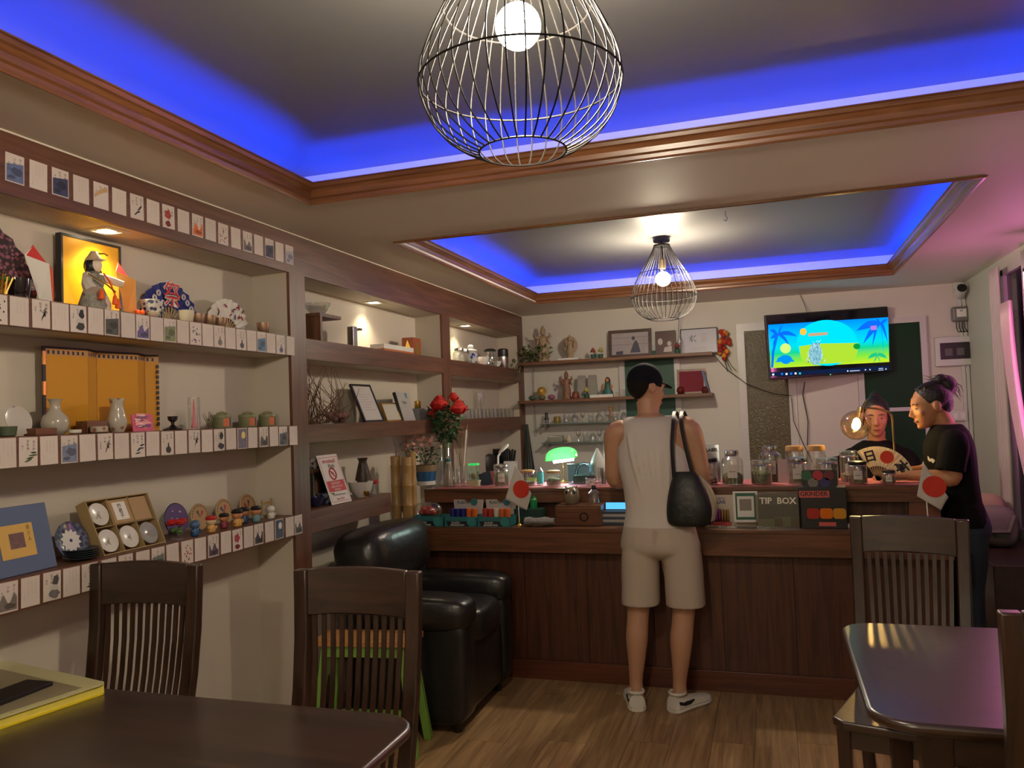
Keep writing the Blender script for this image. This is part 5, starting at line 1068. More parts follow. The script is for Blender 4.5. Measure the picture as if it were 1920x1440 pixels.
for k in range(14):
    px = 876 + k * 7.4; x = -2.15 if k % 2 else -2.19
    o = put('tumbler', gm[0], loc=(x, onx(px, 785, x).y, 1.4702)); tag(o, 'upturned clear tumbler, %s in the row on the brown shelf' % ORD[k], 'glass', 'upturned tumblers')
t = thing('wine_glass', 'tall clear glass stem rising above the tumblers', 'glass', (-2.24, onx(901, 760, -2.24).y, 1.4702)); MB().lathe([(0.03, 0), (0.005, 0.006), (0.005, 0.09), (0.028, 0.12), (0.034, 0.17), (0.03, 0.21)], 18, cap1=False).build('bowl', M_GLASS, t, smooth=True)

# ------------------------------------------------------------------ on the low counter
ZL, ZG = 0.8575, 1.0535
def cx(px, y, py=960): return ony(px, py, y).x
M_BAMB = mat('dry_bamboo', (0.33, 0.20, 0.07), 0.4, var=0.35, vscale=9)
for k, (px, h, rr, y) in enumerate(((744, 0.405, 0.029, 4.36), (765, 0.40, 0.030, 4.36), (776, 0.43, 0.022, 4.43))):
    prof = []; z = 0
    while z < h - 0.03:
        prof += [(rr * 0.98, z), (rr * 1.0, min(h, z + 0.10)), (rr * 1.10, min(h, z + 0.112))]; z += 0.118
    prof += [(rr * 0.97, h), (rr * 0.8, h), (rr * 0.8, h - 0.03)]
    t = thing('bamboo_pole', 'thick dry bamboo stem standing on the counter, %s from the wall' % ORD[k], 'bamboo', (cx(px, y), y, ZL), 0, 'bamboo stems'); MB().lathe(prof, 18).build('culm', M_BAMB, t, smooth=True)
    MB().tube([(0.01, 0, h - 0.02), (0.0, 0.01, h + 0.04)], 0.003, 5).build('shoot', M_TWIG, t)
M_TEAL = mat('teal_print', S(40, 105, 110), 0.5); M_NAVY = mat('navy_print', S(20, 24, 34), 0.5)
YM = Matrix(((1, 0, 0, 0), (0, 0, -1, 0), (0, 1, 0, 0), (0, 0, 0, 1)))     # lettering facing -Y
def grinder_box(px, label, cols, bag=False):
    x = cx(px, 4.30); t = thing('display_box', label, 'display box', (x, 4.275, ZL), 0, 'plastic grinder display boxes'); w = 0.098
    m = MB(); m.box(-w, w, 0, .003, 0, .055); m.box(-w, w, .127, .13, 0, .055); m.box(-w, -w + .003, .003, .127, 0, .055); m.box(w - .003, w, .003, .127, 0, .055); m.box(-w, w, .003, .127, 0, .003); m.build('tray', M_TEAL, t)
    m = MB(); m.poly([(-w + .02, -.0006, .002), (w - .035, -.0006, .002), (w - .03, -.0006, .03), (-w + .01, -.0006, .03)]); m.build('front_print', M_NAVY, t)
    m = MB(); m.lathe([(.026, 0), (.026, .001)], 24); o = m.build('round_print', mat('teal_light', S(50, 130, 130), 0.5), t, loc=(w - .034, -.0002, .028), rot=(R(90), 0, 0))
    m = MB(); add_text(m, 'PLASTIC', .014, TM((-.03, -.0012, .021)) @ YM, 0, .02); add_text(m, 'GRINDER BOX', .013, TM((-.02, -.0012, .008)) @ YM, 0, .02); m.build('lettering', M_PAPER, t)
    if not bag:
        m = MB(); m.prism([(-w + .012, .0), (w - .012, .0), (w - .004, .085), (w - .05, .085), (w - .06, .068), (-w + .09, .068), (-w + .07, .085), (-w + .002, .085)], 0, .002); o = m.build('header_flap', mat('flap_grey', (0.42, 0.38, 0.36), 0.6), t, loc=(0, .131, .054), rot=(R(82), 0, 0))
        m = MB(); m.lathe([(.022, 0), (.022, .0015)], 20); m.build('header_globe', M_TEAL, t, loc=(.035, .135, .125), rot=(R(82), 0, 0))
        m = MB(); add_text(m, 'PLASTIC', .022, TM((-.03, .131, .122)) @ YM, 0, .02); m.build('header_lettering', mat('slate_ink', S(70, 95, 105), 0.5), t)
    for k, c in enumerate(cols):
        MB().at(TM((-w + .03 + k * .034, .05, .062))).lathe([(.0, -.034), (.016, -.034), (.016, .034), (0, .034)], 14, cap0=False, cap1=False).build('grinder', mat('grinder_%d_%d_%d' % c, S(*c), 0.3), t, smooth=True)
    if bag:
        for k in range(9): MB().ball((-w + .04 + .02 * (k % 5), .05 + .02 * (k % 2), .075 + .02 * (k // 5)), (.016, .014, .013), 8, 6).build('red_grinder', mat('grinder_red', S(190, 60, 40), 0.3), t, smooth=True)
        MB().ball((-.02, .06, .085), (.09, .05, .055), 14, 9).build('clear_bag', thin_glass('clear_film', (0.93, 0.93, 0.93), 0.10, 0.12), t, smooth=True)
    return t
grinder_box(804, 'teal grinder box holding a clear bag of red pieces beside the bamboo', (), True)
grinder_box(866, 'teal grinder box with blue and orange grinders', ((25, 30, 110), (25, 30, 110), (25, 30, 110), (205, 95, 35), (205, 95, 35)))
grinder_box(928, 'teal grinder box with red, white and orange grinders', ((165, 50, 40), (165, 50, 40), (200, 190, 170), (200, 100, 50), (205, 95, 45)))
def flag(name, label, pts, pole0, pole1, disc, dr, y):
    """small table flag: limp cloth quadrilateral traced at its real distance, on a pole with gilt foot"""
    b = ony(*pole0, y); t = thing(name, label, 'flag', (b.x, y, ZL)); L = lambda p, e=0.0: Vector((ony(*p, y).x - b.x, -e, ony(*p, y).z - ZL))
    top = L(pole1); MB().tube([(0, 0, 0.02), (top.x, 0, top.z)], 0.003, 6).build('pole', M_WHITE, t); MB().lathe([(0.020, 0), (0.019, 0.004), (0.006, 0.014), (0.005, 0.04), (0.003, 0.05)], 16).build('foot', M_GOLD, t, smooth=True)
    A, B, C, D = [L(p) for p in pts]; n = 12; rows = []
    for i in range(n + 1):
        row = []
        for j in range(n + 1):
            u, v = i / n, j / n; p = A.lerp(B, u).lerp(D.lerp(C, u), v); p.y += -0.004 + 0.010 * math.sin(u * 6 + v * 2) * u; row.append(tuple(p))
        rows.append(row)
    m = MB().loft(rows, closed=False, cap0=False, cap1=False); o = m.build('cloth', mat('flag_white', (0.60, 0.57, 0.53), 0.8), t, smooth=True); s = o.modifiers.new('thickness', 'SOLIDIFY'); s.thickness = 0.001
    c = L(disc); r = dr * mpp(ony(*disc, y)); rows = []
    inv = Matrix(((B - A).x, 0), ) if False else None
    def yy(x, z):                              # follow the ripples of the cloth
        d1 = B - A; d2 = D - A; det = d1.x * d2.z - d1.z * d2.x; u = ((x - A.x) * d2.z - (z - A.z) * d2.x) / det; v = (d1.x * (z - A.z) - d1.z * (x - A.x)) / det
        return -0.004 + 0.010 * math.sin(u * 6 + v * 2) * u - 0.0035
    m = MB(); rings = [[(c.x + r * s_ * math.cos(2 * PI * k / 28), yy(c.x + r * s_ * math.cos(2 * PI * k / 28), c.z + r * s_ * math.sin(2 * PI * k / 28)), c.z + r * s_ * math.sin(2 * PI * k / 28)) for k in range(28)] for s_ in (0.02, 0.35, 0.7, 1.0)]
    m.loft(rings, cap0=True, cap1=False); m.build('red_disc', mat('flag_red', S(205, 55, 35), 0.8), t, smooth=True)
    return t
flag('table_flag', 'small white table flag with red disc beside the grinder boxes', ((967, 871), (997, 925), (987, 957), (948, 936)), (974, 980), (967, 870), (978, 917), 16.5, 4.31)
flag('table_flag', 'small white table flag with red disc at the bar end by the woman', ((1731, 867), (1778, 932), (1765, 957), (1719, 930)), (1741, 985), (1731, 866), (1751, 912), 20, 4.33)
x = cx(993, 4.42); ob('dark_green_box', 'dark green carton behind the grey plastic packet', 'box', MB().box(-0.09, 0.08, 0, 0.08, 0, 0.085), mat('bottle_green', (0.006, 0.035, 0.03), 0.4), (x, 4.40, ZL), bevel=0.003)
ob('green_label_jar', 'small jar with bright green label on the dark green carton', 'jar', MB().lathe([(0.020, 0), (0.022, 0.003), (0.02, 0.05), (0.012, 0.058), (0.012, 0.068)], 14), mat('bright_green', S(25, 130, 70), 0.4), (x + 0.02, 4.44, ZL + 0.0852), smooth=True)
m = MB(); m.loft([[(-0.085 + 0.01 * math.sin(k), 0.04 * math.cos(a_) , 0.022 + 0.02 * math.sin(a_)) if False else (u, 0.035 * math.cos(a_), 0.0235 + (0.022 + 0.004 * math.sin(k * 2)) * math.sin(a_)) for a_ in [2 * PI * i / 10 for i in range(10)]] for k, u in enumerate((-0.085, -0.06, -0.03, 0, 0.03, 0.06, 0.085))])
ob('plastic_packet', 'crumpled grey plastic packet on the counter edge', 'packet', m, mat('grey_film', (0.22, 0.21, 0.20), 0.15, bump=0.6, bscale=50), (cx(1012, 4.31), 4.31, ZL + .005), smooth=True)
x = cx(1087, 4.38); t = thing('drawer_box', 'small dark wooden drawer box with ring handle on the counter', 'drawer box', (x, 4.33, ZL)); w = 0.130
MB().box(-w, w, 0.006, 0.165, 0, 0.112).build('case', M_WX, t, bevel=0.003); MB().box(-w + .015, w - .015, 0, .0055, .012, .098).build('drawer', M_WX, t, bevel=0.002); m = MB(); m.ring((0.035, -0.004, 0.050), 0.022, 0.0028, 22, 6, 'Y'); m.build('ring_handle', mat('dark_iron', (0.02, 0.015, 0.012), 0.4, 0.8), t)
x2 = cx(1072, 4.42, 925); t = thing('owl_jar', 'glass owl shaped jar on the wooden drawer box', 'jar', (x2, 4.42, ZL + 0.1122))
MB().lathe([(0.030, 0), (0.042, 0.012), (0.046, 0.04), (0.042, 0.07), (0.034, 0.088), (0.02, 0.097)], 18).build('body', mat('owl_glass', (0.20, 0.17, 0.11), 0.1, spec=0.8), t, smooth=True)
for s in (-1, 1):
    MB().ring((s * 0.019, -0.036, 0.066), 0.014, 0.004, 18, 6, 'Y').build('eye_ring', M_STEEL, t, smooth=True); MB().ball((s * 0.019, -0.036, 0.066), (0.008, 0.004, 0.008), 10, 6).build('eye', M_BLACK, t, smooth=True); MB().tube([(s * 0.026, -0.01, 0.088), (s * 0.034, -0.012, 0.102)], [0.008, 0.002], 6).build('ear', MATS['owl_glass'], t, smooth=True)
MB().tube([(0, -0.044, 0.06), (0, -0.052, 0.048)], [0.006, 0.001], 6).build('beak', mat('beak_orange', S(170, 95, 50), 0.4), t)
x2 = cx(1114, 4.42, 930); t = thing('water_bottle', 'clear bottle with black stopper on the drawer box', 'bottle', (x2, 4.42, ZL + 0.1122)); MB().lathe([(0.030, 0), (0.032, 0.004), (0.032, 0.06), (0.012, 0.082)], 18).build('glass', M_GLASS, t, smooth=True); MB().lathe([(0.014, 0.0822), (0.016, 0.09), (0.010, 0.104)], 12).build('stopper', M_BLACK, t, smooth=True)
x = cx(1150, 4.42); t = thing('paper_stack', 'stack of dark blue folders and papers beside the customer', 'papers', (x, 4.38, ZL)); M_FOLD = mat('folder_blue', (0.03, 0.05, 0.09), 0.5)
for k in range(5): MB().box(-0.07 + 0.006 * (k % 3), 0.09 + 0.006 * (k % 2), 0, 0.12, 0.0002 + 0.015 * k, 0.0148 + 0.015 * k).build('folder', M_FOLD if k % 2 == 0 else mat('paper_pale', (0.4, 0.38, 0.34), 0.7), t)
o = MB().box(-0.05, 0.085, -0.004, 0.004, 0, 0.045).build('phone', [M_BLACK], loc=(x, 4.44, ZL + 0.0755), rot=(R(-12), 0, 0)); tag(o, 'phone with bright blue screen propped on the folders', 'phone'); MB().box(-0.045, 0.08, -0.0052, -0.0044, 0.004, 0.041).build('screen', glow('blue_screen', S(90, 185, 240), 1.1), o)
# right of the customer
x = cx(1353, 4.36); t = thing('card_stand', 'cream card stand with purple vape pens in front', 'card stand', (x, 4.33, ZL))
MB().box(-0.075, 0.075, 0.03, 0.034, 0.012, 0.165).build('back_card', mat('cream_card', (0.52, 0.46, 0.38), 0.7), t); MB().box(-0.082, 0.078, -0.03, 0.03, 0, 0.012).build('tray', thin_glass('acrylic', (0.9, 0.9, 0.9), 0.12), t)
m = MB(); add_text(m, 'LIMITED', .012, TM((.0, .0292, .145)) @ YM, 0, .01); add_text(m, 'LIVE', .024, TM((.0, .0292, .126)) @ YM, 0, .03); m.build('lettering', mat('indigo_ink', S(60, 60, 130), 0.5), t)
for k in range(8): MB().lathe([(.006, 0.0122), (.0065, .02), (.006, .085), (.004, .092)], 8, (-.062 + .0135 * k, .01, 0)).build('pen', mat('metallic_purple', (0.22, 0.05, 0.25), 0.15, 0.9) if k < 5 else mat('metallic_brass', (0.35, 0.22, 0.08), 0.2, 0.9), t, smooth=True)
m = MB(); m.box(-.045, .05, -.028, -.004, .0122, .030); m.build('red_pack', mat('red_pack', S(170, 50, 50), 0.4), t)
x = cx(1399, 4.38); t = thing('payment_sign', 'white framed payment sign with green border on a clear foot', 'sign', (x, 4.34, ZL)); t.rotation_euler = (0, 0, R(4))
MB().box(-.062, .062, 0, .004, .025, .185).build('board', M_WHITE, t); m = MB()
for c in ((-.05, .05, .160, .176), (-.05, .05, .038, .052), (-.05, -.042, .052, .160), (.042, .05, .052, .160)): m.poly([(c[0], -.0006, c[2]), (c[1], -.0006, c[2]), (c[1], -.0006, c[3]), (c[0], -.0006, c[3])])
m.build('green_border', mat('bank_green', S(45, 95, 75), 0.5), t); MB().poly([(-.030, -.0007, .085), (.030, -.0007, .085), (.030, -.0007, .145), (-.030, -.0007, .145)]).build('blank_square', mat('soft_grey', S(140, 132, 124), 0.6), t)
MB().box(-.055, .055, -.03, .03, 0, .004).build('foot', MATS['acrylic'], t); MB().box(-.055, .055, .0045, .0075, .004, .10).build('stand_plate', MATS['acrylic'], t)
x = cx(1459, 4.36); t = thing('tip_box', 'clear acrylic tip box with white lettering and banknotes inside', 'tip box', (x, 4.31, ZL)); w = .111
m = MB(); m.box(-w, w, 0, .004, 0, .168); m.box(-w, w, .116, .12, 0, .168); m.box(-w, -w + .004, .004, .116, 0, .168); m.box(w - .004, w, .004, .116, 0, .168); m.build('case', thin_glass('acrylic_clear', (0.75, 0.75, 0.72), 0.10, 0.08), t); MB().box(-w, w, 0, .12, .1682, .172).build('lid', MATS['acrylic'], t)
m = MB(); add_text(m, 'TIP  BOX', .044, TM((.0, -.0008, .138)) @ YM, 0, .03); m.build('lettering', mat('white_ink', (0.75, 0.72, 0.62), 0.5), t)
MB().box(-w + .006, w - .006, .06, .11, .004, .115).build('dark_lining', mat('dark_lining', (0.03, 0.032, 0.03), 0.6), t)
for k in range(4): MB().box(-.10 + .04 * k, -.02 + .04 * k, .012 + .008 * k, .0125 + .008 * k, .005, .045 + .004 * k).build('banknote', mat('banknote', S(150, 165, 140), 0.7) if k % 2 == 0 else mat('banknote_grey', S(100, 95, 80), 0.7), t)
x = cx(1540, 4.36); t = thing('grinder_display', 'black grinder display carton with coloured circles on its header', 'display box', (x + .004, 4.31, ZL)); w = .114
MB().box(-w, w, 0, .11, 0, .205).build('carton', mat('carton_black', (0.014, 0.012, 0.012), 0.35), t, bevel=0.002); MB().prism(rounded(-.085, .085, 0, .085, .012, 4), 0, .004).build('header', mat('carton_black', (0.014, 0.012, 0.012)), t, loc=(-.005, .05, .2052), rot=(R(90), 0, 0))
for k, (u, v, c) in enumerate(((-.062, .262, (35, 95, 60)), (-.008, .262, (175, 45, 60)), (.045, .262, (105, 35, 40)), (-.032, .226, (120, 115, 112)), (.026, .226, (50, 45, 100)))): MB().lathe([(.025, 0), (.025, .003)], 22).build('colour_disc', mat('disc_%d' % k, S(*c), 0.3), t, loc=(u - .005, .0455, v), rot=(R(90), 0, 0))
m = MB(); m.poly([(-w + .006, -.0006, .155), (.035, -.0006, .155), (.035, -.0006, .188), (-w + .006, -.0006, .188)]); m.poly([(-.02, -.0006, .012), (.06, -.0006, .012), (.06, -.0006, .032), (-.02, -.0006, .032)]); m.build('red_banner', mat('banner_red', S(200, 85, 80), 0.5), t)
m = MB(); add_text(m, 'GRINDER', .031, TM((-.038, -.0012, .172)) @ YM, 0, .03); m.build('lettering', mat('banner_dark', S(60, 20, 25), 0.5), t)
for k, c in enumerate(((170, 45, 30), (215, 110, 20), (200, 140, 40))): MB().lathe([(.031, 0), (.033, .004), (.033, .022), (.03, .03)], 18).build('grinder_photo', mat('gph_%d' % k, S(*c), 0.25, 0.3), t, loc=(-.045 + .062 * k, -.002 - 0.0, .055), smooth=True) if False else MB().prism(rounded(-.03, .03, -.026, .026, .014, 5), 0, .0012).build('grinder_photo', mat('gph_%d' % k, S(*c), 0.25), t, loc=(-.045 + .062 * k, -.0004, .075), rot=(R(90), 0, 0))
x = cx(1592, 4.36); ob('lighter', 'white lighter lying beside the black display carton', 'lighter', MB().box(-.012, .03, 0, .02, 0, .022), M_WHITE, (x, 4.33, ZL), bevel=0.004)
ob('black_tray', 'black metal tray stored under the ledge at the bar end', 'tray', MB().box(-.10, .10, 0, .12, 0, .03), M_BLACK, (0.46, 4.40, ZL), bevel=0.006)
# ------------------------------------------------------------------ on the bar ledge
def gx(px, y, py=900): return ony(px, py, y).x
M_BUD = mat('dried_buds', (0.16, 0.17, 0.09), 0.9, var=0.5, vscale=80, bump=0.8, bscale=70)
M_TAGP = mat('paper_tag', (0.58, 0.54, 0.48), 0.7); M_CORK = wood('cork_lid', (0.36, 0.20, 0.08), (0.55, 0.34, 0.15), 'X', 0.6)
JN = {}
def jar(px, y, w, h, lid, label, fill=0.45, tagw=True, shoulder=False, z=ZG, group='glass jars along the bar ledge'):
    x = gx(px, y); r = w / 2; t = thing('glass_jar', label, 'jar', (x, y, z), 0, group)
    if shoulder: pr = [(r * .9, 0), (r, .006), (r, h * .62), (r * .92, h * .76), (r * .60, h * .84), (r * .58, h * .88)]; lr = r * .64; z0 = h * .8802
    else: pr = [(r * .93, 0), (r, .006), (r, h * .72), (r * .93, h * .80), (r * .90, h * .84)]; lr = r * .97; z0 = h * .8402
    MB().lathe(pr, 22, cap1=False).build('glass_body', M_GLASS, t, smooth=True)
    lm = {'wood': M_CORK, 'steel': M_STEEL, 'black': M_BLACK, 'glass': M_GLASS}[lid]
    MB().lathe([(lr, z0), (lr * 1.02, z0 + .003), (lr * 1.0, h - .004), (lr * .8, h)], 20).build('lid', lm, t, smooth=True)
    if lid != 'wood': MB().ring((0, 0, z0 - .006), pr[-1][0] * 1.05, .003, 22, 6).build('wire_clip', M_STEEL, t, smooth=True)
    if fill: MB().lathe([(r * .86, .007), (r * .93, .012), (r * .92, h * fill * .8), (r * .6, h * fill), (.002, h * fill * 1.02)], 14).build('buds', M_BUD, t, smooth=True)
    if tagw:
        a = math.atan2(-y, -x); m = MB(); rr = r * 1.012; n = 6
        for i in range(n):
            u, v = a - .45 + .9 * i / n, a - .45 + .9 * (i + 1) / n
            m.poly([(rr * math.cos(u), rr * math.sin(u), h * .22), (rr * math.cos(v), rr * math.sin(v), h * .22), (rr * math.cos(v), rr * math.sin(v), h * .60), (rr * math.cos(u), rr * math.sin(u), h * .60)])
        pt_ = m.build('paper_tag', M_TAGP, t)
        m = MB(); m.tube([(rr * 1.01 * math.cos(a - .3 + .06 * i), rr * 1.01 * math.sin(a - .3 + .06 * i), h * .40) for i in range(11)], .0012, 4); m.build('tag_line', M_INK, pt_)
    return t
jar(1333, 4.62, .078, .150, 'black', 'black-lidded glass jar beside the customer\'s bag', .25)
jar(1374, 4.60, .118, .190, 'steel', 'large wide glass jar with silver cap in front of the amber window frame', .35, shoulder=True)
jar(1428, 4.60, .112, .135, 'glass', 'low wide glass jar holding rolled snacks', .55, tagw=False)
jar(1446, 4.80, .128, .200, 'steel', 'tall shouldered glass jar with silver cap before the amber glass', .5, shoulder=True)
jar(1492, 4.80, .098, .200, 'wood', 'first cork-lidded glass jar on the bar ledge', .0)
jar(1496, 4.60, .104, .145, 'steel', 'clamp-top glass jar with big paper tag before the first cork-lidded jar', .25)
jar(1533, 4.80, .098, .200, 'wood', 'second cork-lidded glass jar on the bar ledge', .0)
jar(1552, 4.62, .112, .140, 'glass', 'clamp-top glass jar with tag above the black display carton', .4)
jar(1594, 4.74, .098, .168, 'glass', 'square-topped glass jar behind the black-lidded one', .3, shoulder=False)
jar(1609, 4.585, .094, .122, 'black', 'black-lidded glass jar with double tag beside the folding fan', .3)
jar(1667, 4.55, .066, .075, 'black', 'small black-lidded jar in front of the folding fan', .4)
jar(940, 4.62, .092, .135, 'steel', 'glass jar of dried buds with two tags beside the flag', .62)
jar(990, 4.66, .088, .095, 'wood', 'cork-lidded low jar behind the white flag', .3, tagw=False)
jar(1038, 4.62, .088, .092, 'wood', 'cork-lidded low jar under the green lamp', .5, tagw=False)
jar(1108, 4.60, .062, .060, 'black', 'tiny black-lidded jar beside the blue container', .0)
# pack behind the first jar, paper notes
t = thing('snack_pouch', 'pale foil pouch with dark lettering standing behind the first jar', 'pouch', (gx(1338, 4.80), 4.80, ZG)); MB().loft([[(-.04, -.012, 0), (.04, -.012, 0), (.04, .012, 0), (-.04, .012, 0)], [(-.042, -.014, .08), (.042, -.014, .08), (.042, .014, .08), (-.042, .014, .08)], [(-.040, -.002, .215), (.040, -.002, .215), (.040, .002, .215), (-.040, .002, .215)]]).build('foil', mat('foil_pale', (0.30, 0.34, 0.36), 0.2, 0.5), t, bevel=.003)
m = MB(); add_text(m, 'LABEL', .026, TM((0, -.0125, .185)) @ YM, 0, .03); m.box(-.038, .038, -.0118, -.011, .172, .198, 0) if False else None; m.build('lettering', M_INK, t)
for px, lab in ((1470, 'pink paper note leaning between the jars'), (1476, 'folded pink paper leaning against the cork-lidded jar')):
    ob('paper_note', lab, 'paper', MB().box(-.03, .03, 0, .001, 0, .13), mat('pink_paper', (0.45, 0.32, 0.32), 0.7), (gx(px, 4.70), 4.70 + (.012 if px > 1472 else 0), ZG), rot=(R(-10), 0, 0))
def paper_thin():
    m = bpy.data.materials.new('fan_paper'); m.use_nodes = True; nt = m.node_tree; nt.nodes.remove(nt.nodes['Principled BSDF'])
    a = nt.nodes.new('ShaderNodeBsdfTranslucent'); a.inputs[0].default_value = (0.85, 0.78, 0.62, 1); g = nt.nodes.new('ShaderNodeBsdfDiffuse'); g.inputs[0].default_value = (0.85, 0.80, 0.68, 1)
    x = nt.nodes.new('ShaderNodeMixShader'); x.inputs[0].default_value = 0.55; nt.links.new(a.outputs[0], x.inputs[1]); nt.links.new(g.outputs[0], x.inputs[2]); nt.links.new(x.outputs[0], nt.nodes['Material Output'].inputs[0]); return m
# folding fan with red sun and the two characters 日本
fx0 = gx(1645, 4.66); t = thing('folding_fan', 'open white paper fan with red sun and black characters on the ledge', 'fan', (fx0, 4.66, ZG + .012), 0); rad = .180
m = MB(); n = 30; rows = []
for rr in (rad * .42, rad): rows.append([(rr * math.cos(R(-1 + 122 * k / n)), (.005 if k % 2 else -.005) * rr / rad, rr * math.sin(R(-1 + 122 * k / n))) for k in range(n + 1)])
m.loft(rows, closed=False, cap0=False, cap1=False); o = m.build('leaf', paper_thin(), t); o.modifiers.new('thickness', 'SOLIDIFY').thickness = .001
for k in range(13):
    a = R(3 + 114 * k / 12); MB().box(0, rad * .46, -.0012, .0012, -.0032, .0032).build('rib', M_CORK, t, rot=(0, -a, 0), loc=(0, .004, 0))
m = MB(); m.poly([(.052 + .034 * math.cos(2 * PI * k / 24), -.0085, .122 + .034 * math.sin(2 * PI * k / 24)) for k in range(24)]); m.build('red_sun', mat('sun_red', S(225, 60, 30), 0.6), t)
m = MB(); add_text(m, '日', .066, TM((-.030, -.0085, .125), 0, R(-14), 0) @ YM, 0, .03); m.build('lettering', M_INK, t); m = MB(); add_text(m, '本', .072, TM((.118, -.0085, .066), 0, R(52), 0) @ YM, 0, .03); m.build('lettering', M_INK, t)
# table lamp with amber glass globe
g = ony(1605, 797, 4.82); b0 = ony(1672, 828, 4.82); t = thing('globe_lamp', 'brass desk lamp with amber glass globe shade', 'lamp', (b0.x + .01, 4.82, ZG))
L = lambda p: (p.x - b0.x - .01, p.y - 4.82, p.z - ZG); gl = L(g); jn = L(ony(1625, 755, 4.82)); kn = L(ony(1655, 770, 4.82))
M_BRASS = mat('brass', (0.62, 0.46, 0.20), 0.25, 1.0)
MB().lathe([(.055, 0), (.056, .006), (.05, .012), (.008, .016)], 24).build('base', M_BRASS, t, smooth=True)
MB().tube([(0, 0, .01), (0.0, 0, kn[2] - .06), (-.004, 0, kn[2] - .025), (-.022, 0, kn[2] - .005), (kn[0] - .03, 0, kn[2] + .012), (gl[0] + .03, 0, gl[2] + .098)], .0055, 8).build('arm', M_BRASS, t, smooth=True)
MB().tube([(jn[0] + .006, -.01, jn[2] + .018), (gl[0] + .024, -.005, gl[2] + .062)], .0045, 8).build('socket_rod', M_BRASS, t); MB().tube([(gl[0] + .030, 0, gl[2] + .098), (gl[0] + .018, 0, gl[2] + .045)], [.016, .020], 12).build('lamp_holder', M_BRASS, t, smooth=True)
MB().ball(gl, .082, 28, 18).build('globe', thin_glass('amber_glass', (1.0, 0.86, 0.55), 0.10, 0.03), t, smooth=True)
MB().ball((gl[0] + .004, 0, gl[2] + .008), (.020, .020, .032), 16, 10).build('bulb', glow('amber_bulb', (1.0, 0.70, 0.30), 200), t, smooth=True)
def green_glass():
    m = bpy.data.materials.new('green_shade'); m.use_nodes = True; nt = m.node_tree; nt.nodes.remove(nt.nodes['Principled BSDF'])
    a = nt.nodes.new('ShaderNodeBsdfTranslucent'); a.inputs[0].default_value = (0.32, 0.95, 0.36, 1); g = nt.nodes.new('ShaderNodeBsdfGlossy'); g.inputs[0].default_value = (0.6, 0.9, 0.6, 1); g.inputs['Roughness'].default_value = 0.15
    x = nt.nodes.new('ShaderNodeMixShader'); x.inputs[0].default_value = 0.12; nt.links.new(a.outputs[0], x.inputs[1]); nt.links.new(g.outputs[0], x.inputs[2]); nt.links.new(x.outputs[0], nt.nodes['Material Output'].inputs[0]); return m
# bankers lamp with green shade
bx = gx(1046, 4.80, 860); t = thing('bankers_lamp', 'bankers desk lamp with glowing green glass shade', 'lamp', (bx + .02, 4.82, ZG)); M_GSH = green_glass()
MB().lathe([(.06, 0), (.06, .008), (.02, .016), (.008, .02)], 20).build('base', M_BRASS, t, smooth=True); MB().tube([(0, .02, .015), (0, .03, .10), (0, .02, .16)], .006, 8).build('stem', M_BRASS, t)
rows = []
for i in range(13):
    u = -.095 + .19 * i / 12; s = math.sqrt(max(0.04, 1 - (u / .1) ** 2)) ** .5; rows.append([(u, -.006 + .060 * s * math.cos(a_), .145 + .075 * s * math.sin(a_) + .10 * u * .9) for a_ in [PI * k / 12 for k in range(13)]])
o = MB().loft(rows, closed=False, cap0=False, cap1=False).build('shade', M_GSH, t, smooth=True); o.modifiers.new('thickness', 'SOLIDIFY').thickness = .003
MB().tube([(-.05, -.01, .135), (.075, -.01, .150)], .014, 10).build('tube_bulb', glow('white_tube', (0.80, 1.0, 0.97), 130), t, smooth=True)
# tap, containers, plastic cone
t = thing('faucet', 'arched chrome kitchen tap behind the green lamp', 'tap', (gx(1110, 5.15, 860), 5.15, 0.8352)); MB().tube([(0, 0, 0), (0, 0, .20)] + [(-.055 + .055 * math.cos(a_), 0, .24 + .075 * math.sin(a_)) for a_ in [PI * k / 10 for k in range(11)]] + [(-.112, 0, .20)], .010, 10).build('spout', M_STEEL, t, smooth=True)
t = thing('blue_container', 'clear blue plastic container lit by the green lamp', 'container', (gx(1092, 4.76), 4.76, ZG)); m = MB(); m.box(-.075, .075, -.05, .05, 0, .11); m.build('tub', thin_glass('blue_clear', (0.55, 0.80, 0.92), 0.12, 0.1), t); MB().box(-.078, .078, -.053, .053, .1102, .122).build('lid', thin_glass('blue_lid', (0.6, 0.8, 0.85), 0.2, 0.1), t); MB().box(-.05, .02, -.03, .03, .002, .05).build('contents', M_BUD, t)
t = thing('cyan_lit_bottle', 'slim bottle with cyan lamplight painted round it beside the green lamp', 'bottle', (gx(1013, 4.66), 4.66, ZG)); MB().lathe([(.018, 0), (.02, .004), (.02, .085), (.008, .10), (.008, .115)], 14).build('glass', M_GLASS, t, smooth=True); MB().lathe([(.0206, .01), (.0206, .08)], 14, cap0=False, cap1=False).build('lamplight_wrap', mat('cyan_lamplight', S(90, 200, 205), 0.4), t, smooth=True)  # lamp's cyan light on the bottle is put into the wrap colour
t = thing('tumbler', 'clear tumbler of pens next to the blue container', 'glass', (gx(1132, 4.64), 4.64, ZG)); MB().lathe([(.026, 0), (.03, .004), (.034, .105)], 18, cap1=False).build('glass', M_GLASS, t, smooth=True)
for k in range(5): MB().tube([(.008 * math.cos(k), .008 * math.sin(k), .006), (.018 * math.cos(k), .018 * math.sin(k), .10)], .004, 5).build('pen', mat('pen_grey', (0.12, 0.10, 0.12), 0.3), t)
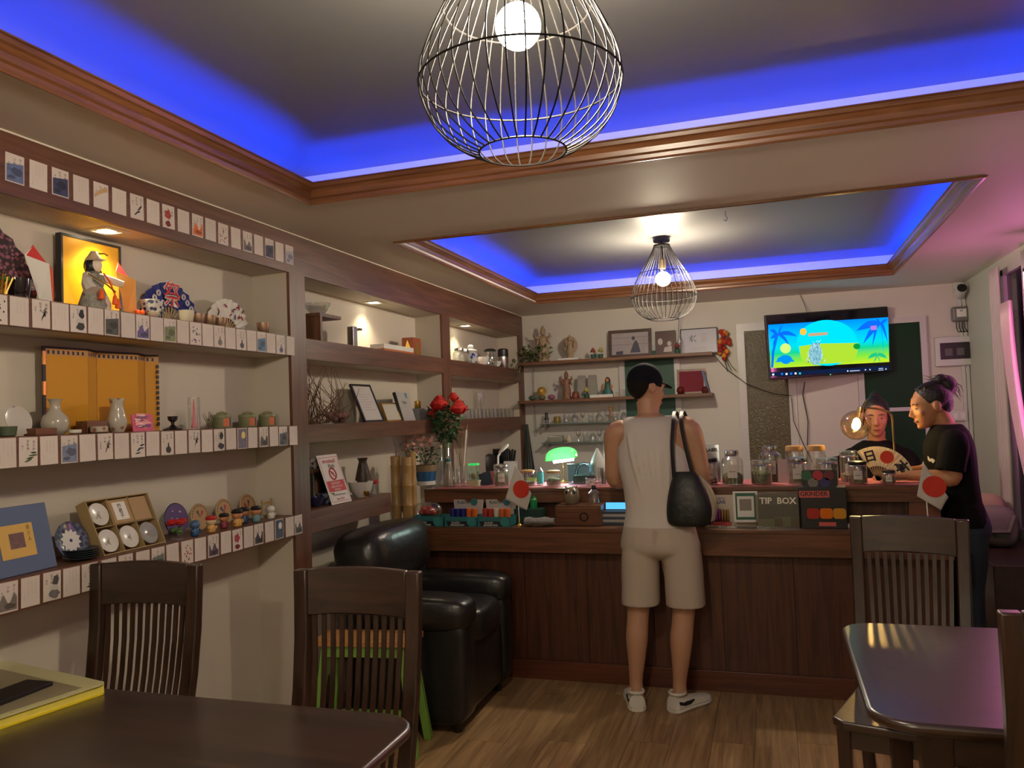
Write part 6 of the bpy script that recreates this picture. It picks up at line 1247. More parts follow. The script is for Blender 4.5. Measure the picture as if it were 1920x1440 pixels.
ob('plastic_cone', 'milky plastic funnel upturned beside the customer\'s arm', 'funnel', MB().lathe([(.055, 0), (.052, .03), (.035, .08), (.014, .12), (.006, .14)], 20), mat('milky_plastic', (0.45, 0.52, 0.50), 0.35, sss=0.2), (gx(1122, 4.80), 4.80, ZG + .07), smooth=True)
ob('wide_jar', 'clear open jar under the milky plastic funnel', 'jar', MB().lathe([(.05, 0), (.052, .003), (.052, .069)], 18), M_GLASS, (gx(1122, 4.80), 4.80, ZG), smooth=True)
ob('yellow_tub', 'yellow plastic tub beyond the bar near the hanging cloth', 'tub', MB().lathe([(.05, 0), (.06, .225)], 18), mat('yellow_tub', S(150, 150, 40), 0.4), (gx(1000, 5.12, 880), 5.12, .8352), smooth=True)
ob('sink_unit', 'pale sink unit behind the bar under the arched tap', 'sink', MB().box(-1.75, -.75, 5.0, 5.4, 0, .835), mat('bench_grey', (0.35, 0.35, 0.34), 0.5), bevel=.004)
# plants and flowers on the ledge
r_ = random.Random(11)
px_ = gx(797, 4.72); t = thing('potted_plant', 'pink flowering potted plant in a blue and white pot', 'potted plant', (px_, 4.74, ZG))
MB().lathe([(.055, 0), (.060, .004), (.060, .028)], 24).build('white_base', M_PORC, t, smooth=True); MB().lathe([(.060, .0282), (.068, .09)], 24).build('blue_band', mat('pot_blue', S(40, 85, 130), 0.25), t, smooth=True); MB().lathe([(.068, .0902), (.072, .13), (.066, .13), (.06, .11)], 24).build('tan_rim', mat('pot_tan', (0.20, 0.14, 0.07), 0.4), t, smooth=True)
leafm = MB(); leafm._add([(0, 0, 0), (.012, .010, .006), (.034, 0, .003), (.012, -.010, .006)], [(0, 3, 2, 1)]); ML = leafm.mesh('leaf', mat('plant_leaf', (0.035, 0.09, 0.03), 0.6, rand=0.4)); 
fm = MB()
for k in range(5): a_ = k * 2 * PI / 5; fm.poly([(0, 0, 0), (.010 * math.cos(a_ - .5), .010 * math.sin(a_ - .5), .004), (.017 * math.cos(a_), .017 * math.sin(a_), .003), (.010 * math.cos(a_ + .5), .010 * math.sin(a_ + .5), .004)])
MF = fm.mesh('blossom', mat('salmon_blossom', (0.78, 0.42, 0.36), 0.6, rand=0.3))
for k in range(70):
    a_ = r_.uniform(0, 2 * PI); q = r_.random() ** .5; put('leaf', ML, t, loc=(.10 * q * math.cos(a_) - .02, .08 * q * math.sin(a_), r_.uniform(.13, .235)), rot=(r_.uniform(-.6, .6), r_.uniform(-.6, .4), a_))
for k in range(46):
    a_ = r_.uniform(0, 2 * PI); q = r_.random() ** .5; put('blossom', MF, t, loc=(.15 * q * math.cos(a_) - .03, .10 * q * math.sin(a_) - .01, .225 + .055 * (1 - q * q) + r_.uniform(-.03, .045) + .04 * max(0, q * math.cos(a_))), rot=(r_.uniform(.0, 1.4), r_.uniform(-.5, .5), r_.uniform(-.6, .6))).scale = (1.15, 1.15, 1.15)
for k in range(8): MB().tube([(0, 0, .11), (.03 * math.cos(k), .03 * math.sin(k), .18), (.08 * math.cos(k) - .02, .06 * math.sin(k), .24)], .002, 4).build('stem', mat('green_stem', (0.05, 0.07, 0.03), 0.7), t)
vx = gx(836, 4.80); t = thing('rose_bouquet', 'bouquet of red roses in a tall clear vase', 'flowers', (vx, 4.80, ZG))
MB().lathe([(.035, 0), (.04, .005), (.036, .12), (.045, .30)], 20, cap1=False).build('vase', M_GLASS, t, smooth=True)
M_ROSE = mat('rose_red', S(185, 30, 24), 0.6, rand=0.12)
def rose(c, s):
    for k in range(18):
        f_ = k / 17; a_ = k * 2.4; rb = .006 + .014 * f_; rt = .012 + .030 * f_; h_ = .066 - .024 * f_; rows = []
        for u in (0, .35, .7, 1):
            rr = rb + (rt - rb) * math.sin(u * 2.1) ; rows.append([(c[0] + s * rr * math.cos(a_ + w_), c[1] + s * rr * math.sin(a_ + w_), c[2] + s * (-.034 + h_ * u * (1 - .10 * w_ * w_) - .012 * f_ * u * u)) for w_ in (-1.0, -.6, -.2, .2, .6, 1.0)])
        o = MB().loft(rows, closed=False, cap0=False, cap1=False).build('petal', M_ROSE, t, smooth=True); o.modifiers.new('thickness', 'SOLIDIFY').thickness = .0012
def zat(px, py, y): p = ony(px, py, y); return (p.x - vx, y - 4.80, p.z - ZG)
for px, py, s, yy in ((823, 754, 1.5, 4.74), (860, 762, 1.45, 4.74), (813, 774, 1.1, 4.82), (850, 744, 1.0, 4.86)): rose(zat(px, py, yy), s)
for k in range(150):
    p = zat(r_.uniform(806, 872), r_.uniform(763, 832), r_.uniform(4.74, 4.86)); f = (p[2] - .15) / .3
    put('leaf', ML, t, loc=(p[0] * max(.35, min(1, f)), p[1], p[2]), rot=(r_.uniform(-1, 1), r_.uniform(-1, 1), r_.uniform(0, 6))).scale = (1.7, 1.9, 1.7)
for k in range(9): MB().tube([(.012 * math.cos(k), .012 * math.sin(k), .01), (.01 * math.cos(k * 2), .01 * math.sin(k), .28), (.05 * math.cos(k * 1.3), .03 * math.sin(k), .42)], .003, 5).build('stem', MATS['green_stem'], t)
for k in range(7): MB().tube([(.0, 0, .30), (.01 + .006 * k, .01, .48), (.005 + .008 * k, .0, .545 + .005 * (k % 3))], [.0015, .002, .004], 4).build('dry_spray', mat('dry_spray', (0.40, 0.24, 0.13), 0.8), t)
dx = gx(868, 4.90); t = thing('dried_grass', 'sheaf of dry brown grass stalks with a white straw in a glass pot', 'dried plant', (dx, 4.89, ZG)); MB().lathe([(.035, 0), (.037, .004), (.04, .09)], 18, cap1=False).build('glass_pot', M_GLASS, t, smooth=True)
for k in range(26):
    a_ = r_.uniform(0, 2 * PI); MB().tube([(.01 * math.cos(a_), .008 * math.sin(a_), .004), (.03 * math.cos(a_), .015 * math.sin(a_), .18), (.075 * math.cos(a_) * r_.uniform(.4, 1), .02 * math.sin(a_), r_.uniform(.28, .40))], [.0012, .001, .002], 4).build('stalk', mat('hay', (0.30, 0.20, 0.10), 0.8), t)
MB().tube([(.012, -.02, .03), (.052, -.03, .345)], [.004, .0065], 8).build('white_straw', M_WHITE, t)
t = thing('bag_of_sticks', 'clear plastic bag of rolled sticks standing beside the roses', 'bag', (gx(842, 4.62), 4.62, ZG)); MB().lathe([(.045, 0), (.046, .01), (.03, .09), (.014, .16), (.020, .19)], 16, sy=.7).build('film', MATS['clear_film'], t, smooth=True)
for k in range(8): MB().tube([(.022 * math.cos(k * .8), .012 * math.sin(k * .8), .004), (.012 * math.cos(k * .8), .006 * math.sin(k), .10 + .008 * (k % 3))], .0045, 6).build('stick', mat('stick_pale', (0.42, 0.34, 0.28), 0.7), t)
MB().lathe([(.017, .155), (.017, .175)], 12).build('teal_tie', M_TEAL, t)
for k, (px, lab) in enumerate(((862, 'first slim clear glass cylinder beside the bag of sticks'), (873, 'second slim clear glass cylinder beside the bag of sticks'))): ob('glass_cylinder', lab, 'glass', MB().lathe([(.017, 0), (.018, .003), (.018, .125)], 14, cap1=False), M_GLASS, (gx(px, 4.66), 4.66, ZG), smooth=True)
t = thing('green_lantern', 'small square lantern with green top in a cream basket', 'lantern', (gx(889, 4.62), 4.62, ZG)); MB().loft([[(p * .026, q * .02, 0) for p, q in ((-1, -1), (1, -1), (1, 1), (-1, 1))], [(p * .036, q * .026, .038) for p, q in ((-1, -1), (1, -1), (1, 1), (-1, 1))]]).build('basket', mat('cream_basket', (0.48, 0.42, 0.28), 0.8), t)
MB().box(-.028, .028, -.018, .018, .0385, .13).build('clear_case', thin_glass('green_clear', (0.75, 0.92, 0.78), 0.1), t); MB().box(-.03, .03, -.02, .02, .1302, .142).build('green_top', mat('lamp_green', (0.05, 0.5, 0.12), 0.3, emit=(0.05, 1, 0.2), es=.35), t); MB().ball((0, -.004, .065), (.018, .010, .022), 10, 7).build('plush', mat('plush_pink', (0.45, 0.28, 0.24), 0.9), t, smooth=True)
t = thing('postcard_pile', 'dark blue and striped cards leaning beside the green lantern', 'cards', (gx(913, 4.68), 4.68, ZG))
for k in range(3): MB().box(-.04, .04, 0, .001, 0, .085).build('card', [mat('card_navy', (0.02, 0.03, 0.06), 0.5), mat('card_stripe', (0.35, 0.10, 0.10), 0.5), mat('card_cream', (0.4, 0.36, 0.28), 0.6)][k], t, loc=(.012 * k, .006 * k, 0), rot=(R(-14), R(-18 + 14 * k), 0))
dl = gx(933, 4.88, 850); t = thing('led_desk_lamp', 'white flexible led desk lamp switched off on the ledge', 'lamp', (dl, 4.88, ZG)); MB().lathe([(.035, 0), (.036, .006), (.01, .014)], 18).build('base', M_WHITE, t, smooth=True); MB().tube([(0, 0, .01), (0, 0, .12), (.006, -.01, .17), (.028, -.02, .20)], .007, 8).build('neck', M_WHITE, t, smooth=True)
MB().at(TM((.058, -.03, .215), R(20), R(-38), 0)).lathe([(.030, 0), (.034, .004), (.034, .010), (.03, .013)], 20, sx=1.25).build('head', M_WHITE, t, smooth=True)

# ------------------------------------------------------------------ behind the bar: back bench
ob('back_bench', 'pale work bench along the wall behind the bar', 'bench', MB().box(-2.09, -0.6, 6.25, 6.815, 0, .90), mat('bench_grey', (0.35, 0.35, 0.34), 0.5), bevel=.004)
t = thing('monitor', 'black tablet screen propped at the back of the bench', 'screen', (ony(939, 850, 6.5).x, 6.5, .9002)); MB().box(-.075, .075, 0, .02, 0.0, .30).build('panel', M_BLACK, t, bevel=.004); MB().box(-.066, .066, -.001, -.0002, .02, .29).build('screen_glass', MATS['screen_black'], t)
t = thing('knife_block', 'white knife block with black handled knives', 'knife block', (ony(957, 860, 6.4).x, 6.4, .9002)); MB().box(-.05, .05, -.04, .04, 0, .20).build('block', M_WHITE, t, bevel=.005)
for k in range(5): MB().tube([(-.03 + .015 * k, -.01 * (k % 2), .2002), (-.04 + .022 * k, -.01, .29 + .01 * (k % 2))], .009, 6).build('knife_handle', M_BLACK, t, smooth=True)
ob('cooking_pot', 'dark round cooking pot on the back bench', 'pot', MB().lathe([(.09, 0), (.10, .02), (.10, .12), (.09, .135), (.02, .15)], 20), mat('pot_dark', (0.03, 0.025, 0.02), 0.4), (ony(908, 855, 6.4).x, 6.4, 1.02), smooth=True)
ob('hob', 'grey portable hob carrying the cooking pot on the bench', 'hob', MB().box(-.16, .16, -.15, .15, 0, .1195), mat('hob_grey', (0.25, 0.25, 0.25), 0.4), (ony(908, 855, 6.4).x, 6.4, .9002), bevel=.005)
hx = ony(988, 830, 6.80); rows = []
for j in range(8):
    z = 1.42 - .52 * j / 7; w = .02 + .062 * j / 7; rows.append([(-w + 2 * w * i / 16, -.02 + .012 * math.sin(i * 1.9), z) for i in range(17)])
o = MB().loft(rows, closed=False, cap0=False, cap1=False).build('hanging_cloth', mat('grey_green_cloth', (0.07, 0.085, 0.075), 0.9), smooth=True, loc=(hx.x + .005, 6.80, -.02)); o.modifiers.new('thickness', 'SOLIDIFY').thickness = .004; tag(o, 'grey-green cloth hanging in the corner beside the shelves', 'cloth')

# ------------------------------------------------------------------ back wall plank shelves
ZP, ZQ = 1.9382, 1.6062
def bxp(px, y=6.70, py=660): return ony(px, py, y).x
M_IV = mat('carved_ivory', (0.36, 0.27, 0.17), 0.55, bump=0.9, bscale=55, var=0.35, vscale=35)
M_IV2 = mat('carved_brown_wood', (0.26, 0.13, 0.08), 0.5, bump=0.9, bscale=55, var=0.35, vscale=35)
def statue(label, x, z, h, m_, halo=False, arms=2):
    t = thing('deity_statue', label, 'statue', (x, 6.70, z)); s = h / .30
    MB().lathe([(.05 * s, 0), (.052 * s, .012 * s), (.04 * s, .03 * s), (.045 * s, .05 * s), (.042 * s, .11 * s), (.030 * s, .15 * s), (.038 * s, .185 * s), (.030 * s, .21 * s), (.012 * s, .222 * s)], 18, sy=.8).build('robe', m_, t, smooth=True)
    MB().ball((0, -.004, .245 * s), (.024 * s, .024 * s, .028 * s), 14, 9).build('head', m_, t, smooth=True); MB().lathe([(.024 * s, .262 * s), (.018 * s, .275 * s), (.008 * s, .30 * s)], 12).build('crown', m_, t, smooth=True)
    for k in range(arms):
        q = (-1) ** k; u = k // 2; MB().tube([(q * .03 * s, 0, .20 * s), (q * (.056 + .01 * u) * s, -.015 * s, (.15 + .06 * u) * s), (q * (.050 + .01 * u) * s, -.03 * s, (.185 + .05 * u) * s)], [.012 * s, .010 * s, .008 * s], 7).build('arm', m_, t, smooth=True)
    if halo: MB().at(TM((0, .02 * s, .17 * s), R(90), 0, 0)).lathe([(.085 * s, -.008), (.10 * s, 0), (.085 * s, .008)], 26, sy=1.15).build('halo', m_, t, smooth=True)
    return t
statue('tall pale carved deity statue first on the plank shelf', bxp(1019), ZP, .315, M_IV, arms=4)
statue('pale seated deity statue with round carved halo', bxp(1069), ZP + .0202, .20, M_IV, True, 4)
ob('statue_plinth', 'white oblong plinth under the haloed deity statue', 'plinth', MB().box(-.09, .09, -.05, .05, 0, .02), M_WHITE, (bxp(1067), 6.70, ZP), bevel=.003)
statue('brown carved deity statue on the lower plank shelf', bxp(1063, 6.70, 740), ZQ, .245, M_IV2, arms=4)
ob('statue_plinth', 'reddish carved base beside the brown deity statue', 'plinth', MB().lathe([(.03, 0), (.034, .01), (.028, .05), (.02, .06)], 16), mat('red_carved', (0.18, 0.05, 0.03), 0.4), (bxp(1079, 6.64, 740), 6.64, ZQ), smooth=True)
for px, zz, lab, pc in ((1126, ZP, 'small yellow flower pot beside the big photo frame', (0.42, 0.36, 0.10)), (1112, ZP, 'small red flower pot beside the yellow one', (0.30, 0.07, 0.05)), (1100, ZQ, 'tiny yellow flower pot before the clear packets', (0.5, 0.45, 0.10)), (1270, ZP, 'small red flower pot before the portrait frame', (0.28, 0.04, 0.04))):
    y = 6.64; t = thing('flower_pot', lab, 'flower pot', (bxp(px, y, 665 if zz == ZP else 742), y, zz)); MB().lathe([(.018, 0), (.024, .035), (.021, .035)], 14).build('pot', mat('pot_green', (0.03, 0.10, 0.07), 0.4), t, smooth=True)
    for k in range(12): a_ = k * 2.4; MB().ball((.022 * math.cos(a_) * (k / 12), .02 * math.sin(a_) * (k / 12), .055 + .03 * (1 - k / 12)), (.010, .010, .008), 7, 5).build('bloom', mat('bloom_%d' % int(pc[0] * 1000), pc, 0.7), t, smooth=True)
t = thing('trailing_plant', 'trailing green artificial plant at the shelf end', 'plant', (-1.965, 6.655, ZP)); M_TP = mat('olive_leaf', (0.10, 0.12, 0.045), 0.7, rand=0.4); me_ = leafm.mesh('leaf', M_TP)
for k in range(95): put('leaf', me_, t, loc=(r_.uniform(-.10, .14), r_.uniform(-.05, .12), r_.uniform(.004, .13) * (1.0 if k % 3 else .6)), rot=(r_.uniform(-1, 1), r_.uniform(-1.2, .3), r_.uniform(0, 6.3))).scale = (1.6, 1.6, 1.6)
for k in range(26): put('leaf', me_, t, loc=(-.12 + r_.uniform(-.03, .05), -.09 + r_.uniform(-.02, .02), -.16 + .2 * r_.random()), rot=(r_.uniform(-1, 1), 1.2, r_.uniform(0, 6.3)))
for k in range(5): MB().tube([(0, 0, .01), (-.08, -.06, .05), (-.12 - .012 * k, -.09, -.05 - .02 * k)], .0025, 4).build('tendril', mat('tendril', (0.20, 0.14, 0.12), 0.8), t)
def frame_y(name, label, px0, px1, py0, py1, y, m_, face, fw, z, lean=7):
    a = ony(px0, py1, y); b = ony(px1, py0, y); w = (b.x - a.x) / 2; h = b.z - z; t = thing(name, label, 'picture frame', ((a.x + b.x) / 2, y, z)); t.rotation_euler = (R(-lean), 0, 0)
    m = MB(); m.box(-w, -w + fw, 0, .014, 0, h); m.box(w - fw, w, 0, .014, 0, h); m.box(-w + fw, w - fw, 0, .014, 0, fw); m.box(-w + fw, w - fw, 0, .014, h - fw, h); m.build('moulding', m_, t); MB().box(-w + fw, w - fw, .004, .012, fw, h - fw).build('sheet', face, t); return t, w, h
M_DFR = wood('dark_frame', (0.05, 0.03, 0.02), (0.11, 0.075, 0.05), 'X', 0.4)
t, w, h = frame_y('framed_photo', 'large brown framed photo of a seated figure on the plank shelf', 1141, 1220, 614, 664, 6.74, M_DFR, mat('photo_pale', (0.36, 0.33, 0.33), 0.4, var=0.2, vscale=12), .028, ZP)
m = MB(); m.poly([(.0, .0034, .04), (.09, .0034, .04), (.07, .0034, .12), (.05, .0034, .15), (.03, .0034, .12)]); m.poly([(.03 + .016 * math.cos(k), .0034, .165 + .018 * math.sin(k)) for k in range(6)]); m.poly([(-.12, .0034, .03), (-.06, .0034, .03), (-.06, .0034, .06), (-.12, .0034, .055)]); m.build('photo_figure', mat('photo_dark', (0.06, 0.06, 0.09), 0.5), t)
m = MB(); [m.poly([(-w + .03, .0036, z_), (w - .03, .0036, z_), (w - .03, .0036, z_ + .006), (-w + .03, .0036, z_ + .006)]) for z_ in (.11, .17)]; m.build('photo_lines', mat('photo_mid', (0.24, 0.22, 0.22), 0.5), t)
t, w, h = frame_y('framed_photo', 'small gold-edged framed portrait photo on the plank shelf', 1229, 1266, 618, 660, 6.74, M_DFR, mat('portrait_dark', (0.09, 0.04, 0.035), 0.4), .012, ZP)
m = MB(); m.poly([(-.045 + .022 * math.cos(k * .8), .0034, .12 + .03 * math.sin(k * .8)) for k in range(8)]); m.poly([(.03 + .018 * math.cos(k * .8), .0034, .10 + .022 * math.sin(k * .8)) for k in range(8)]); m.poly([(-.02, .0034, .03), (.05, .0034, .03), (.05, .0034, .08), (-.01, .0034, .07)]); m.build('photo_figure', mat('photo_white', (0.5, 0.45, 0.42), 0.5), t)
t, w, h = frame_y('framed_certificate', 'thin black framed certificate with a leaf emblem on the plank shelf', 1276, 1344, 612, 657, 6.76, M_BLACK, mat('certificate_blue', (0.48, 0.49, 0.55), 0.35), .008, ZP)
m = MB()
for a0 in (0, .55, 1.1, -.55, -1.1, 2.2, -2.2): m.poly([(-.045 + .042 * s_ * math.cos(a_), .0034, .13 + .042 * s_ * math.sin(a_)) for s_, a_ in ((.1, a0 + PI), (.5, a0 + PI - .16), (1, a0 + PI), (.5, a0 + PI + .16))])
m.build('leaf_emblem', mat('emblem_dark', (0.04, 0.055, 0.05), 0.6), t); m = MB(); [m.poly([(.02, .0034, .16 - .02 * k), (.07 - .01 * (k % 2), .0034, .16 - .02 * k), (.07 - .01 * (k % 2), .0034, .166 - .02 * k), (.02, .0034, .166 - .02 * k)]) for k in range(4)] + [m.poly([(-.06, .0034, .05 - .012 * k), (.06, .0034, .05 - .012 * k), (.06, .0034, .053 - .012 * k), (-.06, .0034, .053 - .012 * k)]) for k in range(3)]; m.build('text_lines', M_FAINT, t)
t, w, h = frame_y('framed_cloth', 'wooden frame holding plain crimson cloth on the lower plank shelf', 1270, 1322, 690, 734, 6.74, wood('frame_rust', (0.12, 0.05, 0.025), (0.22, 0.10, 0.05), 'X', 0.4), mat('crimson_cloth', S(125, 38, 55), 0.8), .018, ZQ)
ob('blue_book', 'thin blue book leaning beside the crimson frame', 'book', MB().box(-.008, .008, -.06, .06, 0, .185), mat('book_steelblue', S(55, 90, 130), 0.5), (bxp(1330, 6.72, 740), 6.72, ZQ), rot=(0, R(-13), 0))
ob('red_globe', 'dark red glass ball before the crimson frame', 'ornament', MB().ball((0, 0, .032), .032, 16, 10), mat('ruby_glass', (0.12, 0.012, 0.012), 0.12), (bxp(1276, 6.65, 735), 6.65, ZQ), smooth=True)
vase('red_jar', 'small dark red jar at the end of the lower plank shelf', 'jar', (bxp(1322, 6.65, 735), 6.65, ZQ), [(.02, 0), (.028, .01), (.028, .035), (.014, .048), (.016, .055)], mat('maroon_glaze', (0.10, 0.02, 0.02), 0.15), 16)
ob('gilt_disc', 'shiny gold round dish standing on the lower plank shelf', 'dish', MB().at(TM((0, 0, .045), R(80), 0, 0)).lathe([(.04, 0), (.042, .004), (.02, .007)], 24), M_GOLD, (bxp(1016, 6.72, 740), 6.72, ZQ + .03), smooth=True)
for k, (px, c, lab) in enumerate(((998, (0.06, 0.11, 0.06), 'green round ornament at the start of the lower plank shelf'), (1016, (0.13, 0.13, 0.07), 'olive cushion ornament under the gold dish'), (1034, (0.28, 0.10, 0.18), 'pink shell ornament beside the gold dish'))): ob('shell_ornament', lab, 'ornament', MB().ball((0, 0, .022), (.034, .03, .022), 14, 8), mat('shell_%d' % k, c, 0.4), (bxp(px, 6.66, 745), 6.66, ZQ), smooth=True)
for k, px in enumerate((1092, 1112)): ob('clear_packet', 'upright clear plastic packet, %s of two behind the yellow flowers' % ORD[k], 'packet', MB().loft([[(-.04, -.02, 0), (.04, -.02, 0), (.04, .02, 0), (-.04, .02, 0)], [(-.036, -.016, .16), (.036, -.016, .16), (.036, .016, .16), (-.036, .016, .16)], [(-.036, -.002, .20), (.036, -.002, .20), (.036, .002, .20), (-.036, .002, .20)]]), mat('misty_film', (0.30, 0.30, 0.27), 0.12), (bxp(px, 6.75, 745), 6.75, ZQ))
ob('white_stand', 'low white oblong stand under the seated lady figurine', 'stand', MB().box(-.10, .10, -.04, .04, 0, .026), M_WHITE, (bxp(1129, 6.67, 742), 6.67, ZQ), bevel=.003)
t = thing('lady_figurine', 'seated lady figurine with long dark hair and green skirt', 'figurine', (bxp(1140, 6.67, 742), 6.67, ZQ + .0262)); MB().lathe([(.045, 0), (.045, .02), (.026, .05), (.022, .075), (.028, .09), (.01, .102)], 16, sy=.7).build('dress', mat('green_dress', (0.03, 0.14, 0.12), 0.5), t, smooth=True); MB().ball((0, -.004, .118), (.016, .016, .02), 12, 8).build('head', M_SK, t, smooth=True); MB().ball((0, .008, .112), (.024, .016, .034), 12, 8).build('hair', M_TH, t, smooth=True)
for s in (-1, 1): MB().tube([(s * .024, 0, .088), (s * .04, -.012, .06), (s * .03, -.03, .04)], .008, 6).build('arm', M_SK, t, smooth=True)
for k, px in enumerate((1156, 1168)): ob('glass_block', 'tiny clear glass block, %s of two beside the lady figurine' % ORD[k], 'ornament', MB().box(-.02, .02, -.015, .015, 0, .04 + .02 * k), M_GLASS, (bxp(px, 6.66, 742), 6.66, ZQ), bevel=.003)
# hanging red and yellow bouquet with stems
p = ony(1357, 645, 6.81); t = thing('hanging_flowers', 'red and yellow artificial flowers hanging on the white wall', 'flowers', (p.x, 6.80, p.z)); M_FR = mat('fire_red', S(160, 40, 25), 0.7, rand=.3); M_FY = mat('fire_yellow', S(200, 130, 35), 0.7, rand=.2)
for k in range(22): q = r_.uniform(-.12, .12); MB().ball((r_.uniform(-.045, .045) * (1 - abs(q) * 3), -.01 - .02 * r_.random(), q), (.02, .012, .022), 8, 5).build('petal', M_FR if k % 3 else M_FY, t, smooth=True)
for k in range(3): MB().tube([(.012 * k - .01, 0, -.10), (.01 + .02 * k, 0.0, -.18), (.02 + .035 * k, 0, -.23)], .0025, 4).build('stem', MATS['green_stem'], t)
# glassware on the two glass shelves
GS = [MB().lathe([(.024, 0), (.025, .002), (.028, .075)], 14, cap1=False).mesh('glass', M_GLASS, True), MB().lathe([(.02, 0), (.005, .006), (.005, .04), (.024, .06), (.026, .10)], 14, cap1=False).mesh('glass', M_GLASS, True), MB().lathe([(.03, 0), (.035, .03), (.03, .05), (.014, .07), (.016, .085)], 14).mesh('glass', M_GLASS, True)]
for row, zz, n in (('upper', 1.4002, 8), ('lower', 1.2342, 8)):
    for k in range(n):
        x = -1.70 + .072 * k if row == 'upper' else -1.60 + .062 * k
        o = put('drinking_glass', GS[(k * 2 + (row == 'lower')) % 3], loc=(x, 6.765, zz)); tag(o, '%s glass from the left on the %s glass shelf' % (ORD[k], row), 'glass', 'glassware on the glass shelves')
t = thing('cruet_rack', 'small white wire rack with dark bottle on the upper glass shelf', 'rack', (-1.86, 6.765, 1.4002)); [MB().box(-.045, .045, -.03, -.027, z_, z_ + .004).build('wire', M_WHITE, t) for z_ in (.004, .02)]; MB().lathe([(.018, 0), (.018, .05), (.012, .06), (.014, .095)], 12, (-.02, 0, 0)).build('bottle', M_BLACK, t, smooth=True)
ob('mustard_jar', 'small mustard yellow jar beside the white wire rack', 'jar', MB().lathe([(.028, 0), (.03, .01), (.03, .05), (.024, .06)], 16), mat('mustard', (0.22, 0.17, 0.03), 0.3), (-1.785, 6.765, 1.4002), smooth=True)
t = thing('spoon_cup', 'wooden spoons standing at the end of the upper glass shelf', 'spoons', (bxp(1146, 6.765, 790), 6.765, 1.4002)); MB().lathe([(.02, 0), (.024, .05)], 12, cap1=False).build('cup', M_GLASS, t, smooth=True)
for k in range(2): MB().tube([(.006 * k, 0, .004), (.012 * k - .006, 0, .09), (.016 * k - .008, 0, .125)], [.004, .004, .012], 8).build('spoon', M_CORK, t, smooth=True)
ob('glass_tray', 'stack of pale glass dishes at the start of the lower glass shelf', 'dishes', MB().box(-.065, .065, -.04, .04, 0, .06), mat('pale_dish', (0.30, 0.31, 0.25), 0.15), (-1.80, 6.765, 1.2342), bevel=.01); ob('small_bust', 'tiny cream figure on the lower glass shelf', 'figurine', MB().lathe([(.022, 0), (.026, .02), (.014, .04), (.016, .055), (.006, .068)], 12), M_CREAM, (-1.685, 6.765, 1.2342), smooth=True)

# ------------------------------------------------------------------ fittings on the back wall
def wp(px, py, y=YB - .02): return ony(px, py, y)
a = wp(1751, 634); b = wp(1826, 684); t = thing('breaker_box', 'white consumer unit with dark window on the back wall', 'breaker box', ((a.x + b.x) / 2, YB, (a.z + b.z) / 2)); w, h = (b.x - a.x) / 2, (a.z - b.z) / 2; w = min(w, .135)
MB().box(-w, w, -.05, -.001, -h, h).build('case', M_TRIMW, t, bevel=.004); MB().box(-w * .75, w * .8, -.053, -.0502, -h * .55, h * .6).build('window', M_BLACK, t); [MB().box(-w * .5 + .08 * k, -w * .5 + .05 + .08 * k, -.056, -.0532, -h * .3, h * .2).build('breaker', mat('breaker_grey', (0.10, 0.10, 0.10), 0.4), t) for k in range(2)]
p = wp(1800, 590); t = thing('electric_meter', 'grey electricity meter with white dial on the back wall', 'meter', (p.x, YB, p.z)); MB().box(-.062, .062, -.06, -.001, -.055, .06).build('case', mat('meter_grey', (0.16, 0.16, 0.15), 0.3), t, bevel=.018, seg=3); MB().box(-.030, .035, -.062, -.0602, -.02, .04).build('dial', M_WHITE, t)
m = MB(); add_text(m, 'W', .026, TM((.002, -.0626, .026)) @ YM, 0, .01); m.build('lettering', M_INK, t)
for k in range(4): MB().tube([(-.03 + .018 * k, -.03, -.056), (-.03 + .018 * k, -.03, -.10), (-.02 + .02 * k, -.025, -.13), (.05, -.012, -.135)], .004, 6).build('cable', M_BLACK, t, smooth=True)
p = wp(1803, 538, 6.70); t = thing('cctv_camera', 'white bullet security camera in the ceiling corner', 'camera', (p.x, 6.84, p.z + .02)); MB().at(TM((0, -.005, .01), R(90), 0, 0)).lathe([(.035, 0), (.035, .01)], 16).build('mount', M_TRIMW, t); MB().tube([(0, -.015, .01), (0, -.05, .0)], .01, 8).build('joint', M_TRIMW, t)
MB().at(TM((0, -.15, -.03), R(68), 0, 0)).lathe([(.0, -.11), (.034, -.11), (.036, -.10), (.036, .0)], 18, cap0=False).build('body', M_TRIMW, t, smooth=True); MB().at(TM((0, -.15, -.03), R(68), 0, 0)).lathe([(.033, .0005), (.033, .005), (.01, .006)], 18).build('lens', M_BLACK, t)
MB().tube([(.03, -.02, .0), (.07, -.03, -.02), (.10, -.05, .03), (.09, -.08, .07)], .005, 6).build('cable', M_BLACK, t, smooth=True)
def cable(name, lab, pts, r=.004, m_=None): ob(name, lab, 'cable', MB().tube(pts, r, 6), m_ or M_BLACK, smooth=True)
for k, px in enumerate((1822, 1838)):
    x = min(wp(px, 700).x, XR - .03 + .012 * k); o = MB().box(x - .012 if k else x - .03, x + .012 if k else x - .004, YB - .02, YB - .001, 0.3, 2.37).build('conduit', M_TRIMW); tag(o, 'white cable trunking down the back wall, %s' % ('beside the meter' if k == 0 else 'at the corner'), 'trunking')
p = wp(1832, 778); t = thing('wall_socket', 'white double wall socket by the corner', 'socket', (min(p.x, 1.36), YB - .0205, p.z)); MB().box(-.07, .05, -.012, -.0005, -.04, .04).build('plate', M_TRIMW, t, bevel=.004); [MB().box(-.045 + .05 * k, -.015 + .05 * k, -.014, -.0122, -.02, .02).build('switch', M_WHITE, t) for k in range(2)]
